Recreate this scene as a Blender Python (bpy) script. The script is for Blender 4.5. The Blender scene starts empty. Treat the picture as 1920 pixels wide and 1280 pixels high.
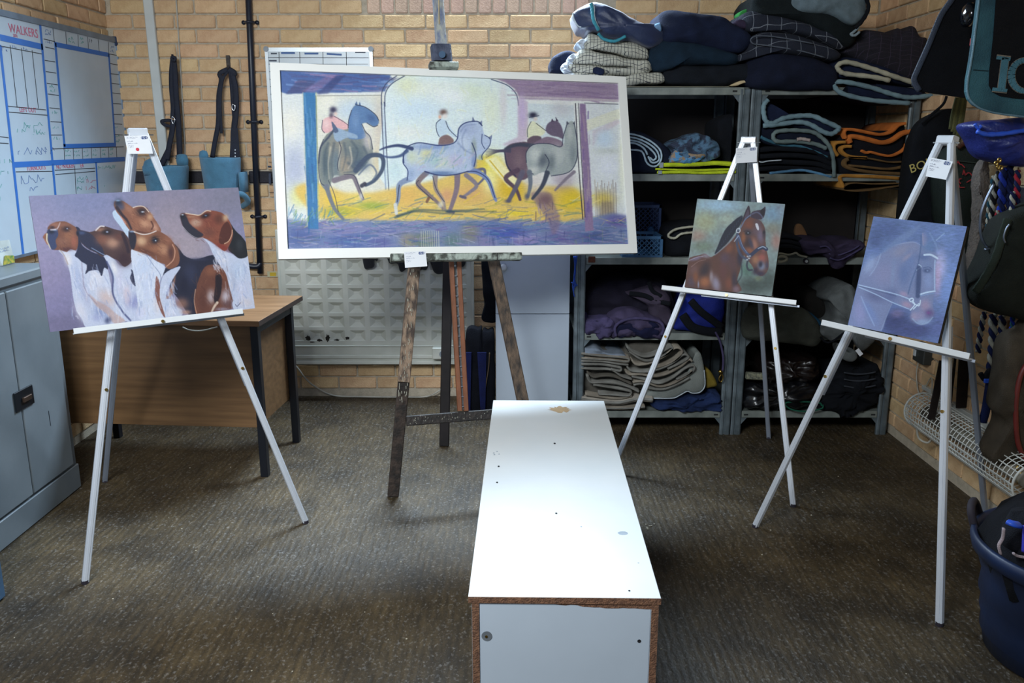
import bpy, math, random
import numpy as np
from mathutils import Vector, Matrix, noise
random.seed(7); np.random.seed(7)
SC = bpy.context.scene; COL = SC.collection
# ------------------------------------------------------------ camera, world, lights, exposure
F = 1600.0; TH = math.atan(385 / 1600.0); H = 1.5
CT, ST = math.cos(TH), math.sin(TH)
cam = bpy.data.cameras.new('camera'); cam.lens = 30.0; cam.sensor_width = 36.0; cam.clip_start = 0.05
co = bpy.data.objects.new('camera', cam); COL.objects.link(co)
co.location = (0, 0, H); co.rotation_euler = (math.pi / 2 - TH, 0, 0); SC.camera = co
SC.view_settings.view_transform = 'Standard'; SC.view_settings.look = 'None'
SC.view_settings.gamma = 1.0; SC.view_settings.use_curve_mapping = False
SC.view_settings.exposure = 0.0
w = bpy.data.worlds.new('sky'); SC.world = w; w.use_nodes = True
w.node_tree.nodes['Background'].inputs[0].default_value = (0.62, 0.78, 1.0, 1)
w.node_tree.nodes['Background'].inputs[1].default_value = 0.34
def area(name, loc, target, sx, sy, power, col, spread=math.pi):
    l = bpy.data.lights.new(name, 'AREA'); l.shape = 'RECTANGLE'; l.size = sx; l.size_y = sy
    l.energy = power; l.color = col; l.spread = spread
    o = bpy.data.objects.new(name, l); COL.objects.link(o); o.location = loc
    o.rotation_euler = (Vector(target) - Vector(loc)).to_track_quat('-Z', 'Y').to_euler(); return o
area('window_light', (-0.2, 4.72, 2.58), (-0.25, 2.2, 0.2), 1.15, 0.42, 105, (0.66, 0.83, 1.0), 2.2)
area('door_light', (-1.15, 0.35, 2.72), (-0.5, 3.6, 0.7), 1.3, 1.0, 74, (0.88, 0.95, 1.0), 1.9)

def V(*a): return Vector(a)
CAMO = V(0, 0, H)
def ray(x, y): return V((x - 960) / F, 0, 0) + V(0, CT, -ST) + (640 - y) / F * V(0, ST, CT)
def onZ(x, y, z=0.0): r = ray(x, y); return CAMO + r * ((z - H) / r.z)
def onY(x, y, Y): r = ray(x, y); return CAMO + r * (Y / r.y)
def onX(x, y, X): r = ray(x, y); return CAMO + r * (X / r.x)
def onP(x, y, p, n): r = ray(x, y); return CAMO + r * ((p - CAMO).dot(n) / r.dot(n))

# ------------------------------------------------------------ materials
def lin(c):
    if isinstance(c, str): c = tuple(int(c[i:i + 2], 16) / 255 for i in (0, 2, 4))
    return tuple((v / 12.92 if v <= .04045 else ((v + .055) / 1.055) ** 2.4) for v in c)
MC = {}
def M(key, col='808080', rough=.7, metal=0, var=.15, scale=12, bump=0, bscale=120, col2=None, stretch=(1, 1, 1), spec=.5, thr=None, rnd=0, sheen=0, coords='Object'):
    """principled with noise-mixed colour (col..col2) and noise bump"""
    if key in MC: return MC[key]
    m = bpy.data.materials.new(key); m.use_nodes = True; nt = m.node_tree; N = nt.nodes; L = nt.links
    b = N['Principled BSDF']; b.inputs['Roughness'].default_value = rough; b.inputs['Metallic'].default_value = metal
    b.inputs['Specular IOR Level'].default_value = spec
    if sheen: b.inputs['Sheen Weight'].default_value = sheen
    c = lin(col); c2 = lin(col2) if col2 else tuple(max(0, v * (1 - var * 2)) for v in c)
    tc = N.new('ShaderNodeTexCoord'); mp = N.new('ShaderNodeMapping'); mp.inputs['Scale'].default_value = stretch
    L.new(tc.outputs[coords], mp.inputs[0])
    no = N.new('ShaderNodeTexNoise'); no.inputs['Scale'].default_value = scale; no.inputs['Detail'].default_value = 5
    L.new(mp.outputs[0], no.inputs['Vector'])
    rp = N.new('ShaderNodeValToRGB'); t = thr or (.35, .68)
    rp.color_ramp.elements[0].position = t[0]; rp.color_ramp.elements[1].position = t[1]
    rp.color_ramp.elements[0].color = (*c2, 1); rp.color_ramp.elements[1].color = (*c, 1)
    L.new(no.outputs[0], rp.inputs[0]); out = rp.outputs[0]
    if rnd:
        oi = N.new('ShaderNodeObjectInfo'); hs = N.new('ShaderNodeHueSaturation'); mr = N.new('ShaderNodeMapRange')
        mr.inputs[3].default_value = 1 - rnd; mr.inputs[4].default_value = 1 + rnd
        L.new(oi.outputs['Random'], mr.inputs[0]); L.new(mr.outputs[0], hs.inputs['Value'])
        m2 = N.new('ShaderNodeMath'); m2.operation = 'MULTIPLY'; m2.inputs[1].default_value = 7.31; L.new(oi.outputs['Random'], m2.inputs[0])
        m3 = N.new('ShaderNodeMath'); m3.operation = 'FRACT'; L.new(m2.outputs[0], m3.inputs[0])
        mr2 = N.new('ShaderNodeMapRange'); mr2.inputs[3].default_value = .488; mr2.inputs[4].default_value = .508
        L.new(m3.outputs[0], mr2.inputs[0]); L.new(mr2.outputs[0], hs.inputs['Hue'])
        L.new(out, hs.inputs['Color']); out = hs.outputs[0]
    L.new(out, b.inputs['Base Color'])
    if bump:
        n2 = N.new('ShaderNodeTexNoise'); n2.inputs['Scale'].default_value = bscale; n2.inputs['Detail'].default_value = 4
        L.new(mp.outputs[0], n2.inputs['Vector'])
        bp = N.new('ShaderNodeBump'); bp.inputs['Strength'].default_value = bump; bp.inputs['Distance'].default_value = .01
        L.new(n2.outputs[0], bp.inputs['Height']); L.new(bp.outputs[0], b.inputs['Normal'])
    MC[key] = m; return m
def checked(key, base, line, sx, sz, wd, rough=.85, warp=.02):
    """cloth with a woven window check"""
    if key in MC: return MC[key]
    m = M(key, base, rough, 0, .12, 9, .5, 300); nt = m.node_tree; N = nt.nodes; L = nt.links
    b = N['Principled BSDF']; src = b.inputs['Base Color'].links[0].from_socket
    tc = N.new('ShaderNodeTexCoord'); nz = N.new('ShaderNodeTexNoise'); nz.inputs['Scale'].default_value = 6
    L.new(tc.outputs['Object'], nz.inputs['Vector'])
    va = N.new('ShaderNodeVectorMath'); va.operation = 'MULTIPLY_ADD'; va.inputs[1].default_value = (warp * 2,) * 3
    L.new(nz.outputs['Color'], va.inputs[0]); L.new(tc.outputs['Object'], va.inputs[2])
    sp = N.new('ShaderNodeSeparateXYZ'); L.new(va.outputs[0], sp.inputs[0]); outs = []
    yz = N.new('ShaderNodeMath'); yz.operation = 'ADD'; L.new(sp.outputs[1], yz.inputs[0]); L.new(sp.outputs[2], yz.inputs[1])
    for s_, sc in ((sp.outputs[0], sx), (yz.outputs[0], sz)):
        a = N.new('ShaderNodeMath'); a.operation = 'MULTIPLY'; a.inputs[1].default_value = sc; L.new(s_, a.inputs[0])
        f = N.new('ShaderNodeMath'); f.operation = 'FRACT'; L.new(a.outputs[0], f.inputs[0])
        l = N.new('ShaderNodeMath'); l.operation = 'LESS_THAN'; l.inputs[1].default_value = wd; L.new(f.outputs[0], l.inputs[0]); outs.append(l.outputs[0])
    mx = N.new('ShaderNodeMath'); mx.operation = 'MAXIMUM'; L.new(outs[0], mx.inputs[0]); L.new(outs[1], mx.inputs[1])
    mm = N.new('ShaderNodeMix'); mm.data_type = 'RGBA'; mm.inputs[7].default_value = (*lin(line), 1)
    L.new(mx.outputs[0], mm.inputs[0]); L.new(src, mm.inputs[6]); L.new(mm.outputs[2], b.inputs['Base Color']); return m

# ------------------------------------------------------------ object helpers
def link(o, parent=None):
    COL.objects.link(o)
    if parent is not None: o.parent = parent
    return o
def tag(o, label, cat, group=None):
    o['label'] = label; o['category'] = cat
    if group: o['group'] = group
    return o
def thing(name, label, cat, loc=(0, 0, 0), rz=0, group=None):
    o = bpy.data.objects.new(name, None); COL.objects.link(o); o.location = loc; o.rotation_euler = (0, 0, rz)
    o.empty_display_size = .05; bpy.context.view_layer.update
    return tag(o, label, cat, group)
def obj(name, vf, mat, parent=None, smooth=False, label=None):
    """one mesh object; world coordinates are re-expressed in the parent's frame"""
    v, f = vf; v = [Vector(p) for p in v]
    if parent is not None:
        inv = pmat(parent).inverted(); v = [inv @ p for p in v]; org = V(0, 0, 0)
        c = sum(v, V(0, 0, 0)) / len(v)
    else: c = sum(v, V(0, 0, 0)) / len(v)
    me = bpy.data.meshes.new(name); me.from_pydata([tuple(p - c) for p in v], [], f); me.update()
    if smooth: me.shade_smooth()
    me.materials.append(mat); o = bpy.data.objects.new(name, me); link(o, parent); o.location = c
    if label: o['label'] = label
    if name in ('ruled_lines', 'grid_lines', 'handwriting', 'small_print', 'print_lines', 'side_labels', 'red_lettering'): o['kind'] = 'stuff'
    return o
def pmat(o):
    m = Matrix.Translation(o.location) @ o.rotation_euler.to_matrix().to_4x4()
    return pmat(o.parent) @ m if o.parent else m
def struct(o): o['kind'] = 'structure'; return o
def join(*parts):
    v = []; f = []
    for a, b in parts:
        n = len(v); v += list(a); f += [tuple(i + n for i in q) for q in b]
    return v, f
def box(x0, x1, y0, y1, z0, z1):
    v = [(x, y, z) for x in (x0, x1) for y in (y0, y1) for z in (z0, z1)]
    return v, [(0, 1, 3, 2), (4, 6, 7, 5), (0, 4, 5, 1), (2, 3, 7, 6), (0, 2, 6, 4), (1, 5, 7, 3)]
def bbox(x0, x1, y0, y1, z0, z1, b=.003):
    """box with chamfered edges"""
    v = []; idx = {}
    for i, x in enumerate((x0, x1)):
        for j, y in enumerate((y0, y1)):
            for k, z in enumerate((z0, z1)):
                sx, sy, sz = (1, -1)[i], (1, -1)[j], (1, -1)[k]
                idx[i, j, k, 0] = len(v); v.append((x, y + sy * b, z + sz * b))
                idx[i, j, k, 1] = len(v); v.append((x + sx * b, y, z + sz * b))
                idx[i, j, k, 2] = len(v); v.append((x + sx * b, y + sy * b, z))
    f = []
    for a in range(2):
        q = [(0, 0), (0, 1), (1, 1), (1, 0)]
        if a == 0: q = q[::-1]
        q0 = q if a else q
        f.append([idx[a, j, k, 0] for j, k in ([(0, 0), (0, 1), (1, 1), (1, 0)] if a == 0 else [(0, 0), (1, 0), (1, 1), (0, 1)])])
        f.append([idx[i, a, k, 1] for i, k in ([(0, 0), (1, 0), (1, 1), (0, 1)] if a == 0 else [(0, 0), (0, 1), (1, 1), (1, 0)])])
        f.append([idx[i, j, a, 2] for i, j in ([(0, 0), (0, 1), (1, 1), (1, 0)] if a == 0 else [(0, 0), (1, 0), (1, 1), (0, 1)])])
    for a in range(2):
        for c in range(2):
            f.append([idx[a, c, 0, 0], idx[a, c, 1, 0], idx[a, c, 1, 1], idx[a, c, 0, 1]])
            f.append([idx[a, 0, c, 0], idx[a, 1, c, 0], idx[a, 1, c, 2], idx[a, 0, c, 2]])
            f.append([idx[0, a, c, 1], idx[1, a, c, 1], idx[1, a, c, 2], idx[0, a, c, 2]])
    for i in range(2):
        for j in range(2):
            for k in range(2): f.append([idx[i, j, k, 0], idx[i, j, k, 1], idx[i, j, k, 2]])
    return v, f
def xf(vf, m): return [m @ Vector(p) for p in vf[0]], vf[1]
def frame(a, b, up=V(0, 0, 1)):
    z = (b - a).normalized(); x = up.cross(z)
    if x.length < 1e-4: x = V(1, 0, 0).cross(z)
    x.normalize(); y = z.cross(x); return x, y, z
def bar(a, b, wx, wy, up=V(0, 0, 1), e=.15):
    """square bar a->b with softened corners; wx across 'up x dir', wy along the other"""
    a = Vector(a); b = Vector(b); x, y, z = frame(a, b, up); r = min(wx, wy) * e; v = []
    prof = []
    for sx, sy in ((1, 1), (-1, 1), (-1, -1), (1, -1)):
        p1 = (sx * (wx / 2 - r), sy * wy / 2); p2 = (sx * wx / 2, sy * (wy / 2 - r))
        prof += [p2, p1] if sx * sy > 0 else [p1, p2]
    for p in (a, b): v += [p + x * u + y * w_ for u, w_ in prof]
    n = len(prof); f = [tuple(range(n))[::-1], tuple(range(n, 2 * n))]
    f += [(i, (i + 1) % n, n + (i + 1) % n, n + i) for i in range(n)]
    return v, f
def cyl(a, b, r, n=12, r2=None):
    a = Vector(a); b = Vector(b); x, y, z = frame(a, b); r2 = r if r2 is None else r2; v = []
    for p, q in ((a, r), (b, r2)): v += [p + (x * math.cos(t) + y * math.sin(t)) * q for t in [2 * math.pi * i / n for i in range(n)]]
    return v, [tuple(range(n))[::-1], tuple(range(n, 2 * n))] + [(i, (i + 1) % n, n + (i + 1) % n, n + i) for i in range(n)]
def cr(pts, k=6, closed=False):
    """Catmull-Rom through points of any dimension"""
    P = [np.array(p, float) for p in pts]; n = len(P); out = []
    if n < 3: return P
    for i in range(n if closed else n - 1):
        if closed: p0, p1, p2, p3 = P[i - 1], P[i], P[(i + 1) % n], P[(i + 2) % n]
        else: p0, p1, p2, p3 = P[max(i - 1, 0)], P[i], P[i + 1], P[min(i + 2, n - 1)]
        for j in range(k):
            t = j / k; out.append(.5 * (2 * p1 + (p2 - p0) * t + (2 * p0 - 5 * p1 + 4 * p2 - p3) * t * t + (3 * p1 - p0 - 3 * p2 + p3) * t ** 3))
    if not closed: out.append(P[-1])
    return out
def tube(pts, r, n=8, k=5, up=V(0, 0, 1), flat=1.0, wob=0):
    P = [Vector(p) for p in (cr(pts, k) if k > 1 else pts)]; v = []; m = len(P); px = None
    for i, p in enumerate(P):
        d = (P[min(i + 1, m - 1)] - P[max(i - 1, 0)]); d = d.normalized() if d.length > 1e-9 else V(0, 0, 1)
        if px is None:
            x = up.cross(d); x = x if x.length > .05 else V(1, 0, 0).cross(d)
        else: x = px - d * px.dot(d)
        x.normalize(); y = d.cross(x); px = x
        rr = r * (1 + wob * math.sin(i * 2.1)) if not callable(r) else r(i / (m - 1))
        v += [p + x * math.cos(2 * math.pi * j / n) * rr + y * math.sin(2 * math.pi * j / n) * rr * flat for j in range(n)]
    f = [tuple(range(n))[::-1], tuple(range((m - 1) * n, m * n))]
    for i in range(m - 1): f += [(i * n + j, i * n + (j + 1) % n, (i + 1) * n + (j + 1) % n, (i + 1) * n + j) for j in range(n)]
    return v, f
def lathe(prof, c, n=32, sy=1.0, a0=0, a1=2 * math.pi):
    v = []; full = abs(a1 - a0 - 2 * math.pi) < 1e-6; cnt = n if full else n + 1
    for r, z in prof: v += [(c[0] + r * math.cos(a0 + (a1 - a0) * j / n), c[1] + r * sy * math.sin(a0 + (a1 - a0) * j / n), c[2] + z) for j in range(cnt)]
    f = []
    for i in range(len(prof) - 1):
        for j in range(n):
            k = (j + 1) % cnt; f.append((i * cnt + j, i * cnt + k, (i + 1) * cnt + k, (i + 1) * cnt + j))
    if full: f += [tuple(range(n))[::-1], tuple(range((len(prof) - 1) * n, len(prof) * n))]
    return v, f
def px(crop, pts):
    ox, oy, s = crop; return [(ox + x / s, oy + y / s) for x, y in pts]
def ribbon(P3, thick, depth, wob=.0, seed=0):
    """folded cloth: a curve in the X-Z plane (front edge), given thickness, run back by depth along Y"""
    P = [Vector(p) for p in P3]; m = len(P); rows = 4; v = []
    nr = []
    for i in range(m):
        d = P[min(i + 1, m - 1)] - P[max(i - 1, 0)]; d.y = 0
        d = d.normalized() if d.length > 1e-9 else V(1, 0, 0); nr.append(V(-d.z, 0, d.x))
    for j in range(rows):
        y = depth * j / (rows - 1)
        for i in range(m):
            q = noise.noise(V(P[i].x * 9 + seed, y * 6, P[i].z * 9)) * wob
            for s_ in (1, -1):
                e = thick / 2 * (1 if 0 < j < rows - 1 else .75)
                v.append(P[i] + nr[i] * (s_ * e + q) + V(0, y + (0 if 0 < j else .0), 0))
    f = []; R = 2 * m
    for j in range(rows - 1):
        for i in range(m - 1):
            a = j * R + 2 * i; f += [(a, a + 2, a + 2 + R, a + R), (a + 1, a + 1 + R, a + 3 + R, a + 3)]
        f += [(j * R, j * R + R, j * R + R + 1, j * R + 1), (j * R + R - 2, j * R + R - 1, j * R + 2 * R - 1, j * R + 2 * R - 2)]
    for j in (0, rows - 1):
        for i in range(m - 1):
            a = j * R + 2 * i; f.append((a, a + 1, a + 3, a + 2) if j == 0 else (a, a + 2, a + 3, a + 1))
    return v, f
def blob(out3, Y, cap, depth, wr=.006, seed=0, n=72, back=.93, wf=1.0):
    """soft bundle: closed outline in a Y plane, puffed forward by cap and run back by depth"""
    c = cr([(p.x, p.z) for p in out3], 6, True); c = np.array(c)
    d = np.r_[0, np.cumsum(np.linalg.norm(np.diff(np.vstack([c, c[:1]]), axis=0), axis=1))]
    cc = np.vstack([c, c[:1]]); t = np.linspace(0, d[-1], n, endpoint=False)
    c = np.stack([np.interp(t, d, cc[:, 0]), np.interp(t, d, cc[:, 1])], 1); g = c.mean(0)
    v = []; rings = [(.12, .0), (.3, .03), (.5, .09), (.68, .2), (.82, .36), (.92, .56), (.98, .8), (1, 1.0)]
    tot = [(s_, Y - cap + cap * q) for s_, q in rings] + [(1.0, Y + depth * .3), (1.0, Y + depth * .6), (back, Y + depth * .93), (back * .7, Y + depth)]
    for s_, y in tot:
        for p in c:
            q = g + (p - g) * s_; w3 = V(q[0] * 7 * wf + seed, y * 5 * wf, q[1] * 11 * wf)
            dy = noise.noise(w3) * wr * 1.6 + noise.noise(w3 * 2.7) * wr * .8; dz = noise.noise(w3 + V(9, 3, 1)) * wr
            v.append((q[0] + dz * .4, y + dy * (1 if y < Y + .02 else .3), q[1] + dz * (s_ > .9) * .8))
    f = [tuple(range(n))[::-1], tuple(range((len(tot) - 1) * n, len(tot) * n))]
    for i in range(len(tot) - 1): f += [(i * n + j, i * n + (j + 1) % n, (i + 1) * n + (j + 1) % n, (i + 1) * n + j) for j in range(n)]
    return v, [q[::-1] for q in f]
def text(name, s, size, origin, right, up, mat, parent, depth=.0008, align='CENTER', label=None):
    cu = bpy.data.curves.new(name, 'FONT'); cu.body = s; cu.size = size; cu.extrude = depth / 2; cu.align_x = align
    cu.resolution_u = 3; tmp = bpy.data.objects.new('t', cu); COL.objects.link(tmp)
    dg = bpy.context.evaluated_depsgraph_get(); me = bpy.data.meshes.new_from_object(tmp.evaluated_get(dg))
    bpy.data.objects.remove(tmp); right = Vector(right).normalized(); up = Vector(up).normalized(); nz = right.cross(up)
    R = Matrix((right, up, nz)).transposed().to_4x4(); R.translation = Vector(origin)
    if parent is not None: R = pmat(parent).inverted() @ R
    me.transform(R); me.materials.clear(); me.materials.append(mat)
    o = bpy.data.objects.new(name, me); link(o, parent)
    if label: o['label'] = label
    return o
def strip(a, b, wd, n, th=.0006):
    """thin flat strip a->b lying on a surface with normal n"""
    a = Vector(a); b = Vector(b); d = (b - a).normalized(); s_ = n.cross(d).normalized() * wd / 2
    return bar_raw([a - s_, a + s_, b + s_, b - s_], n, th)
def bar_raw(q, n, th):
    v = [p for p in q] + [p + n * th for p in q]
    return v, [(3, 2, 1, 0), (4, 5, 6, 7), (0, 1, 5, 4), (1, 2, 6, 5), (2, 3, 7, 6), (3, 0, 4, 7)]
def squiggle(a, u, w_, ln, h, n, wd, rs):
    """illegible handwriting: zig-zag strips starting at a, running along u for ln, height h along w_"""
    rr = random.Random(rs); out = []; x = 0; p = a
    while x < ln:
        st = h * rr.uniform(.3, .6); q = a + u * (x + st * rr.uniform(.1, .5)) + w_ * h * rr.choice((0, .1, .45, .5, .55, 1.0))
        out.append(strip(p, q, wd, n)) if (q - p).length > 1e-4 else None
        p = q; x += st
        if rr.random() < .13: x += h * .7; p = a + u * x
    return join(*out)
# ------------------------------------------------------------ the room
YW, XL, XR, HC = 4.85, -2.18, 1.96, 2.95
fm = M('floor_concrete', '54462f', .58, 0, .1, 5, 0, 100, col2='33291a', thr=(.3, .72), spec=.45)
def floor_nodes(m):
    nt = m.node_tree; N = nt.nodes; L = nt.links; b = N['Principled BSDF']; src = b.inputs['Base Color'].links[0].from_socket
    tc = N.new('ShaderNodeTexCoord')
    def tex(sc, det, st):
        mp = N.new('ShaderNodeMapping'); mp.inputs['Scale'].default_value = st; L.new(tc.outputs['Object'], mp.inputs[0])
        n = N.new('ShaderNodeTexNoise'); n.inputs['Scale'].default_value = sc; n.inputs['Detail'].default_value = det; L.new(mp.outputs[0], n.inputs['Vector']); return n.outputs[0]
    def ramp(s_, a, b_, c0, c1):
        r = N.new('ShaderNodeValToRGB'); r.color_ramp.elements[0].position = a; r.color_ramp.elements[1].position = b_
        r.color_ramp.elements[0].color = (c0,) * 3 + (1,); r.color_ramp.elements[1].color = (c1,) * 3 + (1,); L.new(s_, r.inputs[0]); return r.outputs[0]
    def mix(mode, fac, a, b_):
        x = N.new('ShaderNodeMix'); x.data_type = 'RGBA'; x.blend_type = mode; x.inputs[0].default_value = fac
        L.new(a, x.inputs[6]); L.new(b_, x.inputs[7]); return x.outputs[2]
    streak = tex(58, 4, (1, .17, 1)); patch = tex(1.6, 4, (1, 1, 1)); grit = tex(190, 2, (1, 1, 1)); glint_speck = tex(130, 4, (1, .7, 1))
    c = mix('MULTIPLY', .85, src, ramp(streak, .34, .68, .62, 1.22)); c = mix('MULTIPLY', .8, c, ramp(patch, .35, .65, .62, 1.2))
    c = mix('MULTIPLY', .6, c, ramp(grit, .3, .7, .55, 1.4))
    c = mix('ADD', .5, c, ramp(glint_speck, .56, .80, 0, .30)); L.new(c, b.inputs['Base Color'])  # pale specks added to the colour for glints off the grit
    wv = N.new('ShaderNodeTexWave'); wv.inputs['Scale'].default_value = 12; wv.inputs['Distortion'].default_value = 3.6; wv.inputs['Detail'].default_value = 3; wv.inputs['Detail Scale'].default_value = 2.5
    mw = N.new('ShaderNodeMapping'); mw.inputs['Scale'].default_value = (1, .5, 1); L.new(tc.outputs['Object'], mw.inputs[0]); L.new(mw.outputs[0], wv.inputs['Vector'])
    c = mix('MULTIPLY', .3, c, ramp(wv.outputs[0], .1, .7, .5, 1.15)); L.new(c, b.inputs['Base Color'])
    h0 = N.new('ShaderNodeMix'); h0.data_type = 'FLOAT'; h0.inputs[0].default_value = .22; L.new(streak, h0.inputs[2]); L.new(wv.outputs[0], h0.inputs[3])
    hp = N.new('ShaderNodeMix'); hp.data_type = 'FLOAT'; hp.inputs[0].default_value = .4; L.new(h0.outputs[0], hp.inputs[2]); L.new(glint_speck, hp.inputs[3])
    bp = N.new('ShaderNodeBump'); bp.inputs['Strength'].default_value = .55; bp.inputs['Distance'].default_value = .009
    L.new(hp.outputs[0], bp.inputs['Height']); L.new(bp.outputs[0], b.inputs['Normal'])
floor_nodes(fm)
struct(obj('floor', box(XL - .2, XR + .2, -1.5, YW + .2, -.1, 0), fm))
mort = M('mortar', 'c3b7a2', .95, 0, .12, 30, .5, 200)
brm = M('buff_brick', 'd6b68c', .9, 0, .1, 22, .5, 160, col2='c6a27a', rnd=.10, thr=(.3, .6))
drk = M('blue_black_brick', '2b2a33', .75, 0, .2, 30, .4, 160, rnd=.15)
wb_ = struct(obj('wall_back', join(box(XL - .2, XR + .2, YW, YW + .2, 0, 2.36), box(XL - .2, -.78, YW, YW + .2, 2.36, HC),
      box(.4, XR + .2, YW, YW + .2, 2.36, HC), box(-.78, .4, YW, YW + .2, 2.82, HC)), mort))
wl_ = struct(obj('wall_left', box(XL - .2, XL, -.2, YW, 0, HC), mort))
wr_ = struct(obj('wall_right', box(XR, XR + .2, -.2, YW, 0, HC), mort))
struct(obj('ceiling', box(XL - .2, XR + .2, -.2, YW + .2, HC, HC + .1), M('ceiling_paint', 'c9c7c0', .9)))
# high window over the brick-on-end sill (above the frame)
fw = M('window_paint', 'd8dadb', .4)
wn = struct(bpy.data.objects.new('window_1', None)); COL.objects.link(wn); wn.location = (-.19, YW + .1, 2.59); bpy.context.view_layer.update()
obj('window_frame', join(box(-.78, .4, YW + .06, YW + .12, 2.36, 2.40), box(-.78, .4, YW + .06, YW + .12, 2.78, 2.82), box(-.78, -.74, YW + .06, YW + .12, 2.4, 2.78), box(.36, .4, YW + .06, YW + .12, 2.4, 2.78)), fw, wn)
gl = bpy.data.materials.new('window_glass'); gl.use_nodes = True; g_ = gl.node_tree.nodes['Principled BSDF']
g_.inputs['Transmission Weight'].default_value = 1; g_.inputs['Roughness'].default_value = .02; g_.inputs['IOR'].default_value = 1.45
obj('pane', box(-.74, .36, YW + .085, YW + .09, 2.4, 2.78), gl, wn)

BL, BH, J = .215, .0648, .0097; PZ = .0745; Z0 = 2.133 - 28 * PZ
def brick_mesh(name, sx, sy, sz, mat, seed):
    rr = random.Random(seed); vf = bbox(-sx / 2, sx / 2, -sy / 2, sy / 2, -sz / 2, sz / 2, .0045)
    v = [tuple(c + rr.uniform(-.0012, .0012) for c in p) for p in vf[0]]
    me = bpy.data.meshes.new(name); me.from_pydata(v, [], vf[1]); me.materials.append(mat); return me
def bricks(wall, axis, spans, seen, row0, rows, phase, dark_rows=()):
    """lay stretcher bond; bricks the photo shows become parts, the rest one joined part"""
    rr = random.Random(3); P = .2247; keep = []; rest = []; restd = []
    ms = {k: [brick_mesh('brick', *( (BL, .02, BH) if axis == 'x' else (.02, BL, BH)), k, i) for i in range(3)] for k in (brm, drk)}
    a0, a1 = spans
    for r in range(row0, row0 + rows):
        zc = Z0 + (r + .5) * PZ; st = phase + (.112 if r % 2 else 0)
        k0 = math.floor((a0 - st) / P)
        for k in range(k0, k0 + int((a1 - a0) / P) + 3):
            b0 = st + k * P; b1 = b0 + BL; c0 = max(b0, a0 + .004); c1 = min(b1, a1 - .004)
            if c1 - c0 < .03: continue
            full = c1 - c0 > BL - .01; dark = r in dark_rows; c = (c0 + c1) / 2
            if axis == 'x' and zc > 2.13 and -.78 < c < .44: continue
            if len(keep) < 298 and seen(c, zc):
                if full: me = rr.choice(ms[drk if dark else brm])
                else: me = brick_mesh('brick', *((c1 - c0, .02, BH) if axis == 'x' else (.02, c1 - c0, BH)), drk if dark else brm, r * 31 + k)
                pr = rr.uniform(-.0015, .0025)
                o = bpy.data.objects.new('brick', me); link(o, wall)
                p = V(c, YW - .0 + pr, zc) if axis == 'x' else V(axis[0] + axis[1] * pr, c, zc)
                o.location = p - wall.location; keep.append(o)
            else:
                vv = box(c0, c1, YW - .009, YW + .002, zc - BH / 2, zc + BH / 2) if axis == 'x' else box(axis[0] - .009, axis[0] + .009, c0, c1, zc - BH / 2, zc + BH / 2)
                (restd if dark else rest).append(vv)
    for nm, rs, mt in (('brickwork', rest, brm), ('dark_brickwork', restd, drk)):
        if rs: o = obj(nm, join(*rs), mt, wall); o['kind'] = 'stuff'
    return keep
def seen_back(x, z):
    if z > 2.2: return True
    if z > 1.9: return x > XL and not (.55 < x < 1.65 and z < 2.1)
    if x < -1.34: return z > 1.1 if x < -1.9 else z > .70
    if z > 1.60 and -.72 < x < .44: return z > 1.80 - .2 * (x > 0)
    if -1.3 < x < -.22: return z < .26
    if -.24 < x < -.08: return z < .9 and z > .3
    return x > 1.6 and z > 1.62
dark_r = [r for r in range(0, 40) if abs(Z0 + (r + .5) * PZ - 1.283) < PZ / 2]
kb = bricks(wb_, 'x', (XL, XR), seen_back, -0, 39, -1.693 + .0, dark_r)
ms_ = [brick_mesh('brick', .0648, .02, BL, M('pale_pink_brick', 'cfae97', .9, 0, .1, 22, .5, 160, rnd=.12), i) for i in range(3)]
for k in range(16):
    o = bpy.data.objects.new('brick', random.choice(ms_)); link(o, wb_); o.location = V(-.74 + k * .0745, YW + random.uniform(-.001, .002), 2.133 + .005 + BL / 2) - wb_.location
bricks(wl_, (XL, 1), (0.0, YW), lambda y, z: (z > 1.97 and y > 3.5), 0, 39, .05, dark_r)
bricks(wr_, (XR, -1), (0.0, YW), lambda y, z: (z < .56 and y > 2.9) or (z < .95 and 3.35 < y < 4.2) or (z > 1.55 and y > 3.3), 0, 39, .1, dark_r)

# ------------------------------------------------------------ fixtures on the back wall
wp = M('white_plastic', 'c4c9c6', .45, 0, .04); bp_ = M('black_pipe', '1b2130', .4)
t = obj('cable_trunking', bbox(-1.955, -1.905, YW - .034, YW - .008, 1.05, HC - .01, .004), wp)
tag(t, 'white square plastic cable trunking running up the back wall beside the left corner', 'trunking'); t.rotation_euler = (0, math.radians(-.6), 0)
tag(obj('thin_cable', tube([(-1.782, YW - .014, 2.9), (-1.786, YW - .014, 2.2), (-1.805, YW - .014, 1.5), (-1.812, YW - .014, 1.36), (-1.812, YW - .014, 1.0)], .0038), M('pale_cable', 'b9b6aa', .6)), 'thin pale cable hanging straight down the brick wall right of the white trunking', 'cable')
t = thing('conduit_pipe', 'black round conduit pipe clipped vertically to the back wall left of the small planner board', 'pipe', (-1.41, YW - .03, .1))
obj('pipe', cyl((-1.378, YW - .03, 2.9), (-1.435, YW - .03, .74), .0165, 16), bp_, t, True)
for z in (2.09, 1.575, 1.06):
    x = -1.378 - (2.9 - z) / 2.16 * .057
    s_ = obj('pipe_clip', join(tube([(x - .022, YW - .012, z), (x - .02, YW - .034, z), (x, YW - .052, z), (x + .02, YW - .034, z), (x + .022, YW - .012, z)], .007, 8, 4, V(0, 0, 1)),
       cyl((x - .036, YW - .008, z), (x - .036, YW - .018, z), .011), cyl((x + .036, YW - .008, z), (x + .036, YW - .018, z), .011)), bp_, t, True)
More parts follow.
